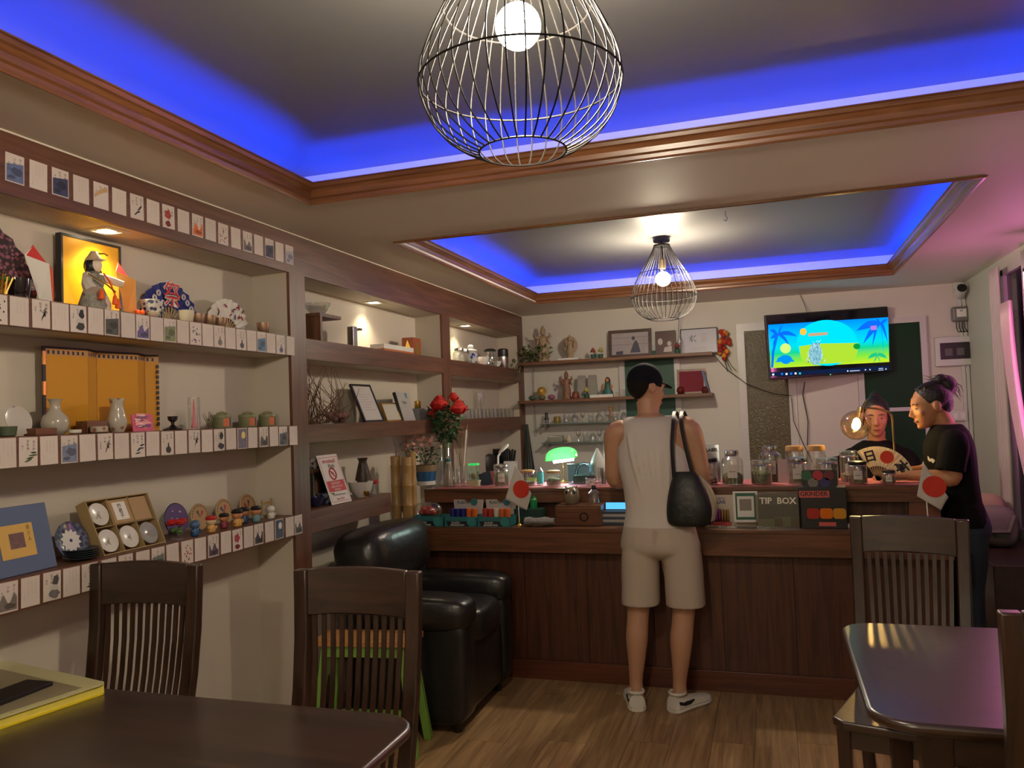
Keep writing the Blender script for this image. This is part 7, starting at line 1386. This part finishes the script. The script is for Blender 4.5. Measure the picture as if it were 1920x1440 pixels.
cable('cable', 'black cable dropping from the tv to behind the jars', [wp(1509, 716, 6.78), wp(1505, 740, 6.80), wp(1515, 790, 6.80), wp(1513, 870, 6.80)]); cable('cable', 'black cable slanting beside the amber window', [wp(1484, 745, 6.79), wp(1488, 790, 6.79), wp(1505, 830, 6.79), wp(1530, 880, 6.79)], .003)
cable('cable', 'thin cable looping from the plank shelf past the amber window', [wp(1336, 662, 6.80), wp(1360, 690, 6.80), wp(1400, 720, 6.80), wp(1450, 738, 6.79), wp(1484, 742, 6.79)], .003); cable('cable', 'thin white cable from the ceiling to the tv', [wp(1500, 553, 6.83), wp(1508, 570, 6.83), wp(1513, 586, 6.78)], .003, mat('grey_cable', (0.2, 0.19, 0.18), 0.5)); cable('cable', 'thin cable hanging beside the glass shelves', [wp(1000, 690, 6.82), wp(1002, 760, 6.82), wp(1006, 815, 6.82)], .003, mat('grey_cable', (0.2, 0.19, 0.18)))
t = thing('pull_cord_fan', 'thin hanging ornament on a wire before the certificate', 'ornament', tuple(ony(1273, 600, 6.55))); MB().tube([(0, 0, .40), (0, 0, 0), (-.01, 0, -.10)], .002, 4).build('wire', M_BLACK, t); MB().lathe([(.022, -.19), (.024, -.18), (.004, -.10)], 12).build('glass_drop', M_GLASS, t, smooth=True)
o = MB().tube([(0, 0, 0), (0, 0, -.02), (.008, 0, -.035), (.0, 0, -.045), (-.008, 0, -.038)], .002, 5).build('ceiling_hook', M_STEEL, loc=tuple(onz(1360, 396, ZS))); tag(o, 'small metal hook screwed into the ceiling beam', 'hook')
# grey bag and cushion on the window bench
p = ony(1864, 1024, 5.45); t = thing('cloth_bag', 'crumpled grey cloth bag on the window bench', 'bag', (1.225, 5.42, .6005)); cushion(-.12, .12, -.10, .10, 0, .24, .6).build('body', mat('grey_canvas', (0.15, 0.145, 0.13), 0.9, bump=1.0, bscale=9), t, smooth=True); MB().tube([(-.09, -.09, .19), (-.05, -.115, .10), (.05, -.115, .10), (.09, -.09, .19)], .012, 8).build('strap', mat('grey_strap', (0.12, 0.11, 0.10), 0.9), t, smooth=True)
o = cushion(-.12, .13, -.08, .10, 0, .10, .7).build('folded_cloth', mat('cream_cloth', (0.35, 0.28, 0.19), 0.9, bump=.5, bscale=20), smooth=True, loc=(1.23, 5.66, .6005)); tag(o, 'cream folded cloth behind the grey bag', 'cloth'); o.scale = (1, 1, 2.9)
# ------------------------------------------------------------------ people
def ell(c, rx, ry, n=20, tx=None, ty=None, sq=1.0):
    """ring of an ellipse round c, spanned by tx, ty (default: horizontal); sq < 1 squares it off"""
    tx = Vector(tx or (1, 0, 0)); ty = Vector(ty or (0, 1, 0)); c = Vector(c); out = []
    for k in range(n):
        a = 2 * PI * k / n; u, v = math.cos(a), math.sin(a)
        out.append(c + tx * (rx * math.copysign(abs(u) ** sq, u)) + ty * (ry * math.copysign(abs(v) ** sq, v)))
    return out
def resample(st, m=4):
    """Catmull-Rom through stations (x, y, z, rx, ry)"""
    out = []; n = len(st)
    for i in range(n - 1):
        p0, p1, p2, p3 = st[max(0, i - 1)], st[i], st[i + 1], st[min(n - 1, i + 2)]
        for k in range(m):
            t = k / m; out.append([0.5 * (2 * b + (c - a) * t + (2 * a - 5 * b + 4 * c - d) * t * t + (3 * b - a - 3 * c + d) * t ** 3) for a, b, c, d in zip(p0, p1, p2, p3)])
    out.append(list(st[-1])); return out
def trunk(mb, st, sq=0.9, m=4, n=24): mb.loft([ell(s[:3], s[3], s[4], n, sq=sq) for s in resample(st, m)]); return mb
def limb(mb, pts, n=14):
    q = resample([(p[0], p[1], p[2], p[3], p[3]) for p in pts], 4); mb.tube([s[:3] for s in q], [s[3] for s in q], n); return mb
def fuse(mb, name, m_, parent, voxel=0.006, it=3, loc=None):
    """weld overlapping closed shapes into one continuous smooth skin"""
    me = mb.mesh(name + '_raw', m_); o = bpy.data.objects.new('weld', me); COL.objects.link(o)
    r = o.modifiers.new('r', 'REMESH'); r.mode = 'VOXEL'; r.voxel_size = voxel
    dg = bpy.context.evaluated_depsgraph_get(); ev = o.evaluated_get(dg); nm = bpy.data.meshes.new_from_object(ev, depsgraph=dg); bpy.data.objects.remove(o); bpy.data.meshes.remove(me)
    b = bmesh.new(); b.from_mesh(nm)
    for k in range(it): bmesh.ops.smooth_vert(b, verts=b.verts, factor=0.5, use_axis_x=True, use_axis_y=True, use_axis_z=True)
    b.to_mesh(nm); b.free(); nm.name = name; nm.materials.clear(); nm.materials.append(m_)
    nm.polygons.foreach_set('use_smooth', [True] * len(nm.polygons)); nm.update()
    return put(name, nm, parent, loc=loc)
def head(mb, M):
    """head facing local -Y; origin between the ears"""
    mb.T = M
    mb.ball((0, .012, .028), (.073, .092, .088), 26, 16)
    mb.loft([ell((0, y, z), rx, ry, 22) for z, y, rx, ry in ((.06, -.012, .060, .070), (.03, -.014, .067, .077), (-.01, -.016, .066, .077), (-.045, -.020, .060, .072), (-.075, -.030, .049, .060), (-.098, -.042, .035, .043), (-.112, -.050, .020, .026))])
    mb.tube([(0, -.084, .022), (0, -.096, -.005), (0, -.108, -.030), (0, -.094, -.040)], [.007, .009, .012, .008], 10); mb.ball((.011, -.096, -.034), .009, 8, 6); mb.ball((-.011, -.096, -.034), .009, 8, 6)
    mb.ball((0, -.086, -.060), (.023, .011, .006), 12, 8); mb.ball((0, -.085, -.071), (.020, .011, .007), 12, 8); mb.ball((0, -.078, -.098), (.020, .014, .013), 12, 8)
    for s in (-1, 1):
        mb.ball((s * .031, -.076, .026), (.024, .012, .008), 10, 6); mb.ball((s * .040, -.060, -.022), (.024, .020, .022), 10, 8)
        mb.ball((s * .073, .012, -.004), (.010, .020, .032), 12, 8); mb.ring((s * .079, .014, -.002), .019, .005, 14, 6, 'X')
    mb.T = None
def face_bits(M, parent, skin_lip):
    def P(n, m_, mt, par=None):
        return m_.build(n, mt, par or parent, smooth=True)
    for s in (-1, 1):
        e_ = P('eye', MB().at(M).ball((s * .031, -.0785, .002), (.012, .0065, .0045), 12, 8), mat('eye_white', (0.30, 0.26, 0.23), 0.3)); P('iris', MB().at(M).ball((s * .031, -.0822, .002), (.0058, .0042, .0042), 10, 6), mat('iris_dark', (0.02, 0.012, 0.01), 0.2), e_)
        P('eyebrow', MB().at(M).tube([(s * .014, -.0895, .023), (s * .032, -.0885, .029), (s * .050, -.076, .023)], [.0025, .0035, .0015], 6), mat('brow_hair', (0.02, 0.014, 0.012), 0.8))
    P('lips', MB().at(M).ball((0, -.0895, -.0655), (.023, .0095, .0085), 14, 8), skin_lip)
def hand(mb, wrist, d, up, side, curl=.35, s=1.0):
    """palm and five fingers from the wrist along d; the thumb leaves the palm on the given side"""
    d = Vector(d).normalized(); up = Vector(up); up = (up - d * up.dot(d)).normalized(); r = d.cross(up) * side; w = Vector(wrist)
    q = lambda a, b, c: w + (d * a + r * b + up * c) * s
    mb.loft([ell(q(a, 0, 0), rr * s, hh * s, 16, r, up, .75) for a, rr, hh in ((-.02, .026, .020), (.01, .032, .018), (.05, .041, .015), (.085, .042, .013), (.092, .036, .010))])
    for k, (b, l) in enumerate(((.033, .070), (.011, .080), (-.011, .074), (-.033, .056))):
        pts = []; a, c, ang = .078, 0.0, 0.0
        for j in range(4): pts.append(tuple(q(a, b * (1 + .10 * j), c))); ang += curl; a += l / 3 * math.cos(ang); c -= l / 3 * math.sin(ang)
        mb.tube(pts, [.0088 * s, .0082 * s, .0076 * s, .0062 * s], 9)
    mb.tube([tuple(q(.018, .026, -.002)), tuple(q(.045, .050, -.008)), tuple(q(.070, .060, -.016)), tuple(q(.092, .058, -.022))], [.013 * s, .011 * s, .0095 * s, .007 * s], 9)
M_SKM = mat('skin_tan', S(186, 142, 114), 0.5, var=0.05, vscale=14, sss=0.08); M_SKW = mat('skin_warm', S(182, 128, 92), 0.5, var=0.05, vscale=14, sss=0.08)
M_LIP = mat('lip', S(150, 85, 72), 0.4); M_HAIR = mat('black_hair', (0.012, 0.009, 0.009), 0.45, bump=0.5, bscale=90)
def strands(m, base, tip, n, spread, r0, seed):
    q = random.Random(seed)
    for k in range(n):
        j = Vector([q.uniform(-spread, spread) for _ in range(3)]); j2 = Vector([q.uniform(-spread, spread) for _ in range(3)]); a, b = Vector(base) + j, Vector(tip) + j2; m.tube([a, (a + b) / 2 + j2 * .4, b], [r0, r0 * .9, r0 * .3], 5)

# --- customer seen from behind: tank top, shorts, cap, shoulder bag, leaning on the counter
X0, Y0_ = -0.600, 4.070
man = thing('person', 'person in white tank top and beige shorts standing at the bar, seen from behind', 'person', (X0, Y0_, 0))
def L_(x, y, z, *r): return (x - X0, y - Y0_, z) + r
b = MB()
trunk(b, [L_(-.572, 4.07, .80, .150, .110), L_(-.570, 4.07, .88, .165, .112), L_(-.568, 4.075, .98, .148, .098), L_(-.572, 4.085, 1.10, .155, .102), L_(-.580, 4.10, 1.22, .172, .112), L_(-.588, 4.115, 1.32, .180, .108), L_(-.594, 4.125, 1.39, .165, .088), L_(-.600, 4.135, 1.435, .105, .066), L_(-.603, 4.142, 1.46, .065, .058)])
limb(b, [L_(-.603, 4.135, 1.40, .064), L_(-.606, 4.148, 1.46, .056), L_(-.612, 4.160, 1.53, .056)])
HM = TM(L_(-.612, 4.158, 1.598), R(10), 0, R(180 - 48)); head(b, HM)
for s, sh, el, wr in ((-1, (-.775, 4.120, 1.362), (-.800, 4.150, 1.130), (-.730, 4.430, 1.085)), (1, (-.402, 4.115, 1.372), (-.352, 4.150, 1.140), (-.420, 4.430, 1.085))):
    m1 = [a * .5 + c * .5 for a, c in zip(sh, el)]; m2 = [a * .6 + c * .4 for a, c in zip(el, wr)]
    limb(b, [L_(sh[0] - s * .05, sh[1], sh[2] + .02, .058), L_(*sh, .062), L_(m1[0] + s * .006, m1[1], m1[2], .052), L_(*el, .042), L_(*m2, .043), L_(*wr, .028), L_(wr[0], wr[1] + .03, wr[2], .026)])
    hand(b, L_(wr[0], wr[1] + .035, wr[2]), (-.15 * s, 1, -.05), (0, 0, 1), s, .22)
for s, xk, xa, fy in ((-1, -.686, -.712, 4.055), (1, -.462, -.497, 4.062)):
    limb(b, [L_(xk - .035 * s, 4.075, .80, .080), L_(xk - .012 * s, 4.07, .62, .072), L_(xk, 4.065, .50, .058), L_(xk - .006, 4.055, .42, .055), L_((xk * .55 + xa * .45), 4.045, .34, .056), L_((xk + xa * 2) / 3, 4.048, .24, .045), L_(xa, fy, .13, .034), L_(xa, fy, .075, .037), L_(xa, fy + .02, .045, .036)], 18)
fuse(b, 'body', M_SKM, man, .0055, 3)
c = MB()
trunk(c, [L_(-.566, 4.072, .862, .186, .132), L_(-.567, 4.073, .90, .178, .126), L_(-.568, 4.078, .98, .164, .114), L_(-.572, 4.086, 1.10, .170, .116), L_(-.582, 4.10, 1.20, .183, .124), L_(-.590, 4.112, 1.28, .178, .126), L_(-.594, 4.12, 1.335, .158, .121), L_(-.597, 4.126, 1.385, .146, .108), L_(-.599, 4.132, 1.425, .142, .085), L_(-.601, 4.136, 1.448, .118, .058)], .85)
for k in range(7): limb(c, [L_(-.70 + .035 * k, 4.022, 1.37 - .03 * (k % 2), .005), L_(-.672 + .030 * k, 3.9815 - .0025 * (k % 2), 1.24, .010), L_(-.642 + .024 * k, 3.977, 1.12, .009), L_(-.622 + .020 * k, 3.984, 1.00 + .03 * (k % 3), .004)], 8)
fuse(c, 'tank_top', mat('white_jersey', (0.60, 0.55, 0.50), 0.8, bump=0.10, bscale=18), man, .0065, 3)
c = MB()
trunk(c, [L_(-.566, 4.07, .905, .176, .126), L_(-.566, 4.068, .85, .190, .138), L_(-.562, 4.066, .79, .198, .136), L_(-.560, 4.066, .755, .16, .10), L_(-.560, 4.066, .735, .08, .05)], .85)
for s, x in ((-1, -.662), (1, -.458)): trunk(c, [L_(x - .014 * s, 4.066, .83, .080, .112), L_(x - .002 * s, 4.066, .78, .093, .120), L_(x + .004 * s, 4.064, .70, .0955, .116), L_(x + .006 * s, 4.062, .60, .0955, .112), L_(x + .009 * s, 4.060, .512, .0965, .108)], .85)
limb(c, [L_(-.566, 3.93, .90, .004), L_(-.567, 3.928, .84, .004), L_(-.566, 3.94, .78, .004)], 6)
fuse(c, 'shorts', mat('beige_cotton', (0.46, 0.39, 0.32), 0.85, bump=0.12, bscale=12), man, .0065, 3)
c = MB().at(HM); c.ball((0, .015, .030), (.081, .099, .100), 26, 16); c.T = None
capo = fuse(c, 'cap', mat('navy_cap', (0.005, 0.006, 0.011), 0.9, spec=0.2, bump=0.2, bscale=120), man, .006, 2)
cut = bmesh.new(); cut.from_mesh(capo.data); n_ = (HM.to_3x3() @ Vector((0, -.10, 1))).normalized(); bmesh.ops.bisect_plane(cut, geom=cut.verts[:] + cut.edges[:] + cut.faces[:], plane_co=HM @ Vector((0, 0, .012)), plane_no=n_, clear_inner=True); cut.to_mesh(capo.data); cut.free()
c = MB().at(HM); rows = []
for i in range(9):
    a_ = R(200 + 140 * i / 8); rows.append([(.072 * math.cos(a_), .012 + .092 * math.sin(a_), .036), (.078 * math.cos(a_), .012 + (.092 + .075 * abs(math.sin(a_)) ** 2) * math.sin(a_), .024 + .012 * abs(math.cos(a_)))])
o = c.loft(rows, closed=False, cap0=False, cap1=False).build('cap_brim', mat('navy_cap', (0.01, 0.012, 0.022)), man, smooth=True); o.modifiers.new('thickness', 'SOLIDIFY').thickness = .004
c = MB().at(HM); c.ball((0, .017, .014), (.0765, .0945, .086), 24, 14); c.T = None
o = fuse(c, 'cropped_hair', mat('cropped_hair', (0.012, 0.009, 0.008), 0.9, spec=0.2, bump=0.4, bscale=160), man, .006, 1)
cut = bmesh.new(); cut.from_mesh(o.data); n_ = (HM.to_3x3() @ Vector((0, 1, .25))).normalized(); bmesh.ops.bisect_plane(cut, geom=cut.verts[:] + cut.edges[:] + cut.faces[:], plane_co=HM @ Vector((0, .034, 0)), plane_no=n_, clear_inner=True); cut.to_mesh(o.data); cut.free()
face_bits(HM, man, M_LIP)
for s, x, y, ang in ((-1, -.712, 4.03, R(16)), (1, -.497, 4.045, R(-36))):
    o = bpy.data.objects.new('sneaker', None); COL.objects.link(o); o.parent = man; o.location = L_(x, y, 0); o.rotation_euler = (0, 0, ang)
    prof = ((-.062, .030, .020), (-.05, .042, .082), (-.02, .045, .086), (.02, .043, .078), (.07, .042, .062), (.12, .048, .052), (.17, .046, .044), (.205, .030, .034), (.215, .012, .028))
    m = MB(); m.loft([[(w * math.cos(a_), yy, .022 + (h - .022) * max(0, math.sin(a_)) ** .8 if math.sin(a_) >= 0 else .022) for a_ in [2 * PI * k / 20 for k in range(20)]] for yy, w, h in prof]); m.build('upper', mat('sneaker_white', (0.62, 0.59, 0.53), 0.5), o, smooth=True)
    m = MB(); m.loft([[(w * 1.06 * math.cos(a_), yy, .0115 + .0115 * math.copysign(abs(math.sin(a_)) ** .4, math.sin(a_))) for a_ in [2 * PI * k / 16 for k in range(16)]] for yy, w, h in prof]); m.build('sole', mat('sole_white', (0.66, 0.63, 0.57), 0.6), o, smooth=True)
    m = MB(); m.ring((0, -.018, .088), .037, .008, 20, 7); m.build('collar', mat('sneaker_white', (0.62, 0.59, 0.53)), o, smooth=True)
    for q in (-1, 1): m = MB(); m.loft([[(q * (w + .0015) , yy, z - t_), (q * (w + .003), yy, z), (q * (w - .003), yy, z + t_), (q * (w - .006), yy, z)] for yy, w, z, t_ in ((-.045, .0405, .050, .007), (-.01, .0425, .042, .010), (.03, .0415, .040, .009), (.06, .040, .047, .003))]); m.build('stripe', M_BLACK, o, smooth=True)
# shoulder bag
p = (-.405, 3.965, .915); t = thing('shoulder_bag', 'black leather shoulder bag with cream side hanging from the customer\'s shoulder', 'bag', p); M_BLEA = mat('bag_leather', (0.009, 0.011, 0.011), 0.48, bump=.3, bscale=30)
m = MB(); trunk(m, [(0, 0, 0, .078, .045), (0, 0, .02, .104, .058), (.004, 0, .09, .110, .062), (.0, 0, .17, .092, .052), (-.006, .004, .235, .066, .034), (-.012, .006, .262, .050, .020)], .8); fuse(m, 'body', M_BLEA, t, .006, 3)
m = MB(); trunk(m, [(.085, .03, .02, .036, .048), (.100, .03, .10, .034, .050), (.082, .03, .18, .028, .040), (.05, .02, .24, .014, .022)], .8); fuse(m, 'side_pocket', mat('cream_leather', (0.34, 0.31, 0.22), 0.5, bump=.4, bscale=25), t, .006, 3)
for x0_, x1_, yy in ((-.062, -.058, -.030), (.030, -.020, -.030)):
    m = MB(); q = resample([(x0_, -.012, .235, 0, 0), ((x0_ + x1_) / 2 - .004, yy + .012, .38, 0, 0), (x1_, yy + .045, .50, 0, 0), (x1_ - .002, .115, .556, 0, 0), (x1_ + .004, .21, .535, 0, 0), (x1_ + .03, .262, .42, 0, 0)], 5)
    m.loft([[(a_[0] - .009, a_[1], a_[2]), (a_[0], a_[1] - .004, a_[2]), (a_[0] + .009, a_[1], a_[2]), (a_[0], a_[1] + .004, a_[2])] for a_ in q]); m.build('strap', M_BLEA, t, smooth=True)

# --- woman in a black T-shirt leaning on the bar end, side view
X0, Y0_ = .90, 4.78
wo = thing('person', 'person in black T-shirt and jeans with hair in a bun leaning on the bar end', 'person', (X0, Y0_, 0))
b = MB()
def torso(mb, e): trunk(mb, [L_(.925, 4.78, .86, .100 + e, .140 + e), L_(.915, 4.78, .95, .100 + e, .140 + e), L_(.905, 4.78, 1.05, .102 + e, .142 + e), L_(.892, 4.78, 1.15, .112 + e, .155 + e), L_(.888, 4.78, 1.24, .108 + e, .160 + e), L_(.892, 4.78, 1.31, .082 + e, .135 + e), L_(.888, 4.78, 1.35, .058 + e, .075 + e)], .9)
torso(b, 0.0)
limb(b, [L_(.895, 4.78, 1.30, .058), L_(.868, 4.78, 1.37, .050), L_(.832, 4.78, 1.44, .052)])
HW = TM(L_(.812, 4.78, 1.452), R(12), 0, R(-90 + 6)); head(b, HW)
for s in (-1, 1):
    sy_ = 4.78 + s * .155
    if s < 0: limb(b, [L_(.895, sy_ + .03, 1.28, .050), L_(.885, sy_ - .01, 1.24, .054), L_(.865, sy_ - .03, 1.14, .047), L_(.862, sy_ - .035, 1.075, .041), L_(.790, sy_ - .02, 1.085, .038), L_(.700, sy_ + .0, 1.092, .028), L_(.665, sy_ + .01, 1.092, .026)]); hand(b, L_(.655, sy_ + .01, 1.092), (-1, .12, -.05), (0, 0, 1), 1, .3, .92)
    else: limb(b, [L_(.895, sy_ - .03, 1.28, .050), L_(.880, sy_, 1.24, .054), L_(.840, sy_ + .02, 1.14, .047), L_(.800, sy_ + .01, 1.09, .041), L_(.71, sy_ - .05, 1.088, .032), L_(.64, sy_ - .09, 1.088, .026)]); hand(b, L_(.63, sy_ - .095, 1.088), (-1, -.4, -.05), (0, 0, 1), -1, .3, .92)
    limb(b, [L_(.93, 4.78 + s * .07, .84, .078), L_(.935, 4.78 + s * .082, .70, .076), L_(.925, 4.78 + s * .085, .48, .062), L_(.93, 4.78 + s * .085, .34, .058), L_(.935, 4.78 + s * .085, .10, .038), L_(.935, 4.78 + s * .085, .04, .038)]); limb(b, [L_(.955, 4.78 + s * .085, .035, .034), L_(.88, 4.78 + s * .09, .035, .036), L_(.80 if False else .82, 4.78 + s * .09, .028, .028)])
fuse(b, 'body', M_SKW, wo, .0055, 3)
c = MB(); torso(c, .012); trunk(c, [L_(.93, 4.78, .815, .128, .178), L_(.926, 4.78, .86, .124, .172), L_(.918, 4.78, .93, .114, .156)], .9)
for s in (-1, 1): sy_ = 4.78 + s * .155; limb(c, [L_(.895, sy_ - s * .04, 1.285, .060), L_(.886, sy_ + s * .01, 1.24, .070), L_(.862, sy_ + s * .032, 1.15, .070), L_(.855, sy_ + s * .036, 1.115, .072)])
fuse(c, 'tshirt', mat('black_tshirt', (0.006, 0.006, 0.0055), 0.9, spec=0.15, bump=.15, bscale=16), wo, .0065, 3)
c = MB(); trunk(c, [L_(.93, 4.78, .90, .112, .150), L_(.935, 4.78, .82, .128, .172), L_(.935, 4.78, .76, .125, .172)], .9)
for s in (-1, 1): limb(c, [L_(.935, 4.78 + s * .085, .80, .100), L_(.935, 4.78 + s * .088, .66, .092), L_(.928, 4.78 + s * .088, .46, .072), L_(.935, 4.78 + s * .088, .25, .066), L_(.935, 4.78 + s * .088, .075, .060)])
fuse(c, 'jeans', mat('dark_denim', (0.018, 0.028, 0.045), 0.85, bump=.2, bscale=90), wo, .0065, 3)
c = MB().at(HW); c.ball((0, .026, .040), (.081, .096, .088), 22, 14); c.ball((0, .060, .0), (.062, .058, .064), 16, 10); c.ball((0, .105, .085), (.052, .055, .058), 16, 10); c.ball((0.01, .085, .120), (.036, .036, .034), 12, 8)
for k in range(12): a_ = k * .9; c.tube([(.06 * math.cos(a_), -.02 + .03 * math.sin(a_), .105), (.045 * math.cos(a_), .06, .118), (.03 * math.cos(a_), .11, .10)], [.006, .007, .006], 6)
c.T = None; o = fuse(c, 'hair', M_HAIR, wo, .0055, 2)
cut = bmesh.new(); cut.from_mesh(o.data); n_ = (HW.to_3x3() @ Vector((0, 1, .42))).normalized(); bmesh.ops.bisect_plane(cut, geom=cut.verts[:] + cut.edges[:] + cut.faces[:], plane_co=HW @ Vector((0, -.040, .050)), plane_no=n_, clear_inner=True); cut.to_mesh(o.data); cut.free()
m = MB(); strands(m, HW @ Vector((0, .14, .09)), HW @ Vector((0, .16, .01)), 9, .025, .0022, 1); strands(m, HW @ Vector((0, .07, .14)), HW @ Vector((.02, .02, .155)), 6, .02, .0018, 2); m.build('loose_strand', M_HAIR, wo)
for s in (-1, 1): MB().at(HW).ball((s * .0795, .012, -.008), (.010, .019, .030), 12, 8).build('ear', M_SKW, wo, smooth=True)
face_bits(HW, wo, M_LIP)
m = MB(); q_ = [(R(204 + 5 * k), (1.188, 1.182, 1.190, 1.186, 1.178)[k], (1.168, 1.158, 1.160, 1.150, 1.160)[k]) for k in range(5)]; m.loft([[(.890 - X0 + .127 * math.cos(a_), .175 * math.sin(a_), z0_), (.890 - X0 + .127 * math.cos(a_), .175 * math.sin(a_), z1_)] for a_, z1_, z0_ in q_], closed=False, cap0=False, cap1=False); m.build('chest_print', mat('print_white', (0.5, 0.48, 0.42), 0.7), wo)
m = MB(); m.loft([[(1.008 - X0 + .0, 4.74 - Y0_, z), (1.016 - X0, 4.78 - Y0_, z), (1.008 - X0, 4.83 - Y0_, z), (1.0 - X0, 4.78 - Y0_, z)] for z in (.99, 1.06, 1.14, 1.19)]); m.build('yellow_back_print', mat('print_yellow', S(190, 185, 50), 0.7), wo)
for s in (-1, 1): m = MB(); m.loft([ell((.985 - X0 - .20 * k / 6, 4.78 - Y0_ + s * .09, .020 + .018 * (1 - k / 8)), .002 + .03, .020 + .020 * (1 - k / 7), 14, (0, 1, 0), (0, 0, 1)) for k in range(7)]); m.build('shoe', M_BLACK, wo, smooth=True)

# --- woman seated behind the lamp, facing the room
X0, Y0_ = .625, 5.56
ws = thing('person', 'person in black T-shirt seated behind the glowing globe lamp', 'person', (X0, Y0_, 0))
b = MB()
def torso2(mb, e): trunk(mb, [L_(.625, 5.60, .50, .170 + e, .125 + e), L_(.625, 5.60, .60, .165 + e, .12 + e), L_(.625, 5.585, .75, .145 + e, .10 + e), L_(.625, 5.575, .92, .150 + e, .105 + e), L_(.625, 5.57, 1.07, .168 + e, .108 + e), L_(.625, 5.57, 1.155, .172 + e, .092 + e), L_(.625, 5.57, 1.205, .125 + e, .068 + e), L_(.625, 5.57, 1.24, .066 + e, .054 + e)], .9)
torso2(b, 0); limb(b, [L_(.625, 5.565, 1.15, .056), L_(.626, 5.555, 1.22, .050), L_(.628, 5.545, 1.30, .054)])
HS = TM(L_(.628, 5.535, 1.388), R(8), 0, R(-6)); head(b, HS)
for s in (-1, 1):
    limb(b, [L_(.625 + s * .14, 5.57, 1.145, .05), L_(.625 + s * .178, 5.565, 1.10, .052), L_(.625 + s * .205, 5.53, .94, .045), L_(.625 + s * .20, 5.46, .86, .040), L_(.625 + s * .13, 5.28, .83, .032), L_(.625 + s * .10, 5.20, .82, .026)]); hand(b, L_(.625 + s * .098, 5.19, .82), (-s * .3, -1, 0), (0, 0, 1), s, .3, .92)
    limb(b, [L_(.625 + s * .085, 5.58, .53, .085), L_(.625 + s * .10, 5.36, .53, .075), L_(.625 + s * .10, 5.20, .52, .060), L_(.625 + s * .10, 5.17, .44, .056), L_(.625 + s * .10, 5.18, .25, .050), L_(.625 + s * .10, 5.20, .06, .036)]); limb(b, [L_(.625 + s * .10, 5.22, .035, .034), L_(.625 + s * .10, 5.06, .03, .030)])
fuse(b, 'body', M_SKW, ws, .006, 3)
c = MB(); torso2(c, .012)
for s in (-1, 1): limb(c, [L_(.625 + s * .11, 5.57, 1.148, .06), L_(.625 + s * .18, 5.565, 1.10, .068), L_(.625 + s * .205, 5.53, .96, .066), L_(.625 + s * .207, 5.51, .92, .066)])
fuse(c, 'tshirt', mat('black_tshirt', (0.012, 0.012, 0.011)), ws, .007, 3)
c = MB(); trunk(c, [L_(.625, 5.60, .48, .175, .14), L_(.625, 5.60, .58, .178, .136)], .9)
for s in (-1, 1): limb(c, [L_(.625 + s * .085, 5.58, .53, .095), L_(.625 + s * .10, 5.36, .53, .086), L_(.625 + s * .10, 5.19, .515, .070), L_(.625 + s * .10, 5.165, .44, .066), L_(.625 + s * .10, 5.18, .10, .056)])
fuse(c, 'trousers', mat('dark_denim', (0.018, 0.028, 0.045)), ws, .008, 2)
c = MB().at(HS); c.ball((0, .024, .038), (.082, .096, .092), 22, 14); c.ball((0, .07, -.02), (.07, .05, .08), 14, 10); c.ball((0, .06, .125), (.034, .034, .03), 12, 8); c.T = None; o = fuse(c, 'hair', M_HAIR, ws, .006, 2)
cut = bmesh.new(); cut.from_mesh(o.data); n_ = (HS.to_3x3() @ Vector((0, 1, .55))).normalized(); bmesh.ops.bisect_plane(cut, geom=cut.verts[:] + cut.edges[:] + cut.faces[:], plane_co=HS @ Vector((0, -.050, .060)), plane_no=n_, clear_inner=True); cut.to_mesh(o.data); cut.free()
m = MB(); strands(m, HS @ Vector((.06, -.02, .05)), HS @ Vector((.078, -.01, -.05)), 7, .008, .003, 5); strands(m, HS @ Vector((-.06, -.02, .05)), HS @ Vector((-.078, -.01, -.05)), 7, .008, .003, 6); m.build('side_lock', M_HAIR, ws)
face_bits(HS, ws, M_LIP)
t = thing('office_chair', 'dark padded office chair behind the seated person', 'chair', (.60, 5.68, 0)); M_OFF = mat('office_fabric', (0.035, 0.030, 0.028), 0.8)
cushion(-.25, .25, -.32, .12, .41, .487, .4).build('seat', M_OFF, t, smooth=True); cushion(-.29, .27, .14, .21, .58, 1.13, .35).build('backrest', M_OFF, t, smooth=True); MB().tube([(0, .0, .40), (0, .0, .10)], .025, 12).build('column', M_BLACK, t); MB().tube([(0, .10, .43), (0, .19, .45), (0, .185, .70)], .018, 8).build('back_bar', M_BLACK, t, smooth=True)
for k in range(5): a_ = 2 * PI * k / 5; MB().tube([(0, 0, .10), (.26 * math.cos(a_), .26 * math.sin(a_), .065)], [.022, .014], 8).build('base_arm', M_BLACK, t); MB().ball((.26 * math.cos(a_), .26 * math.sin(a_), .028), .028, 10, 7).build('caster', M_BLACK, t, smooth=True)
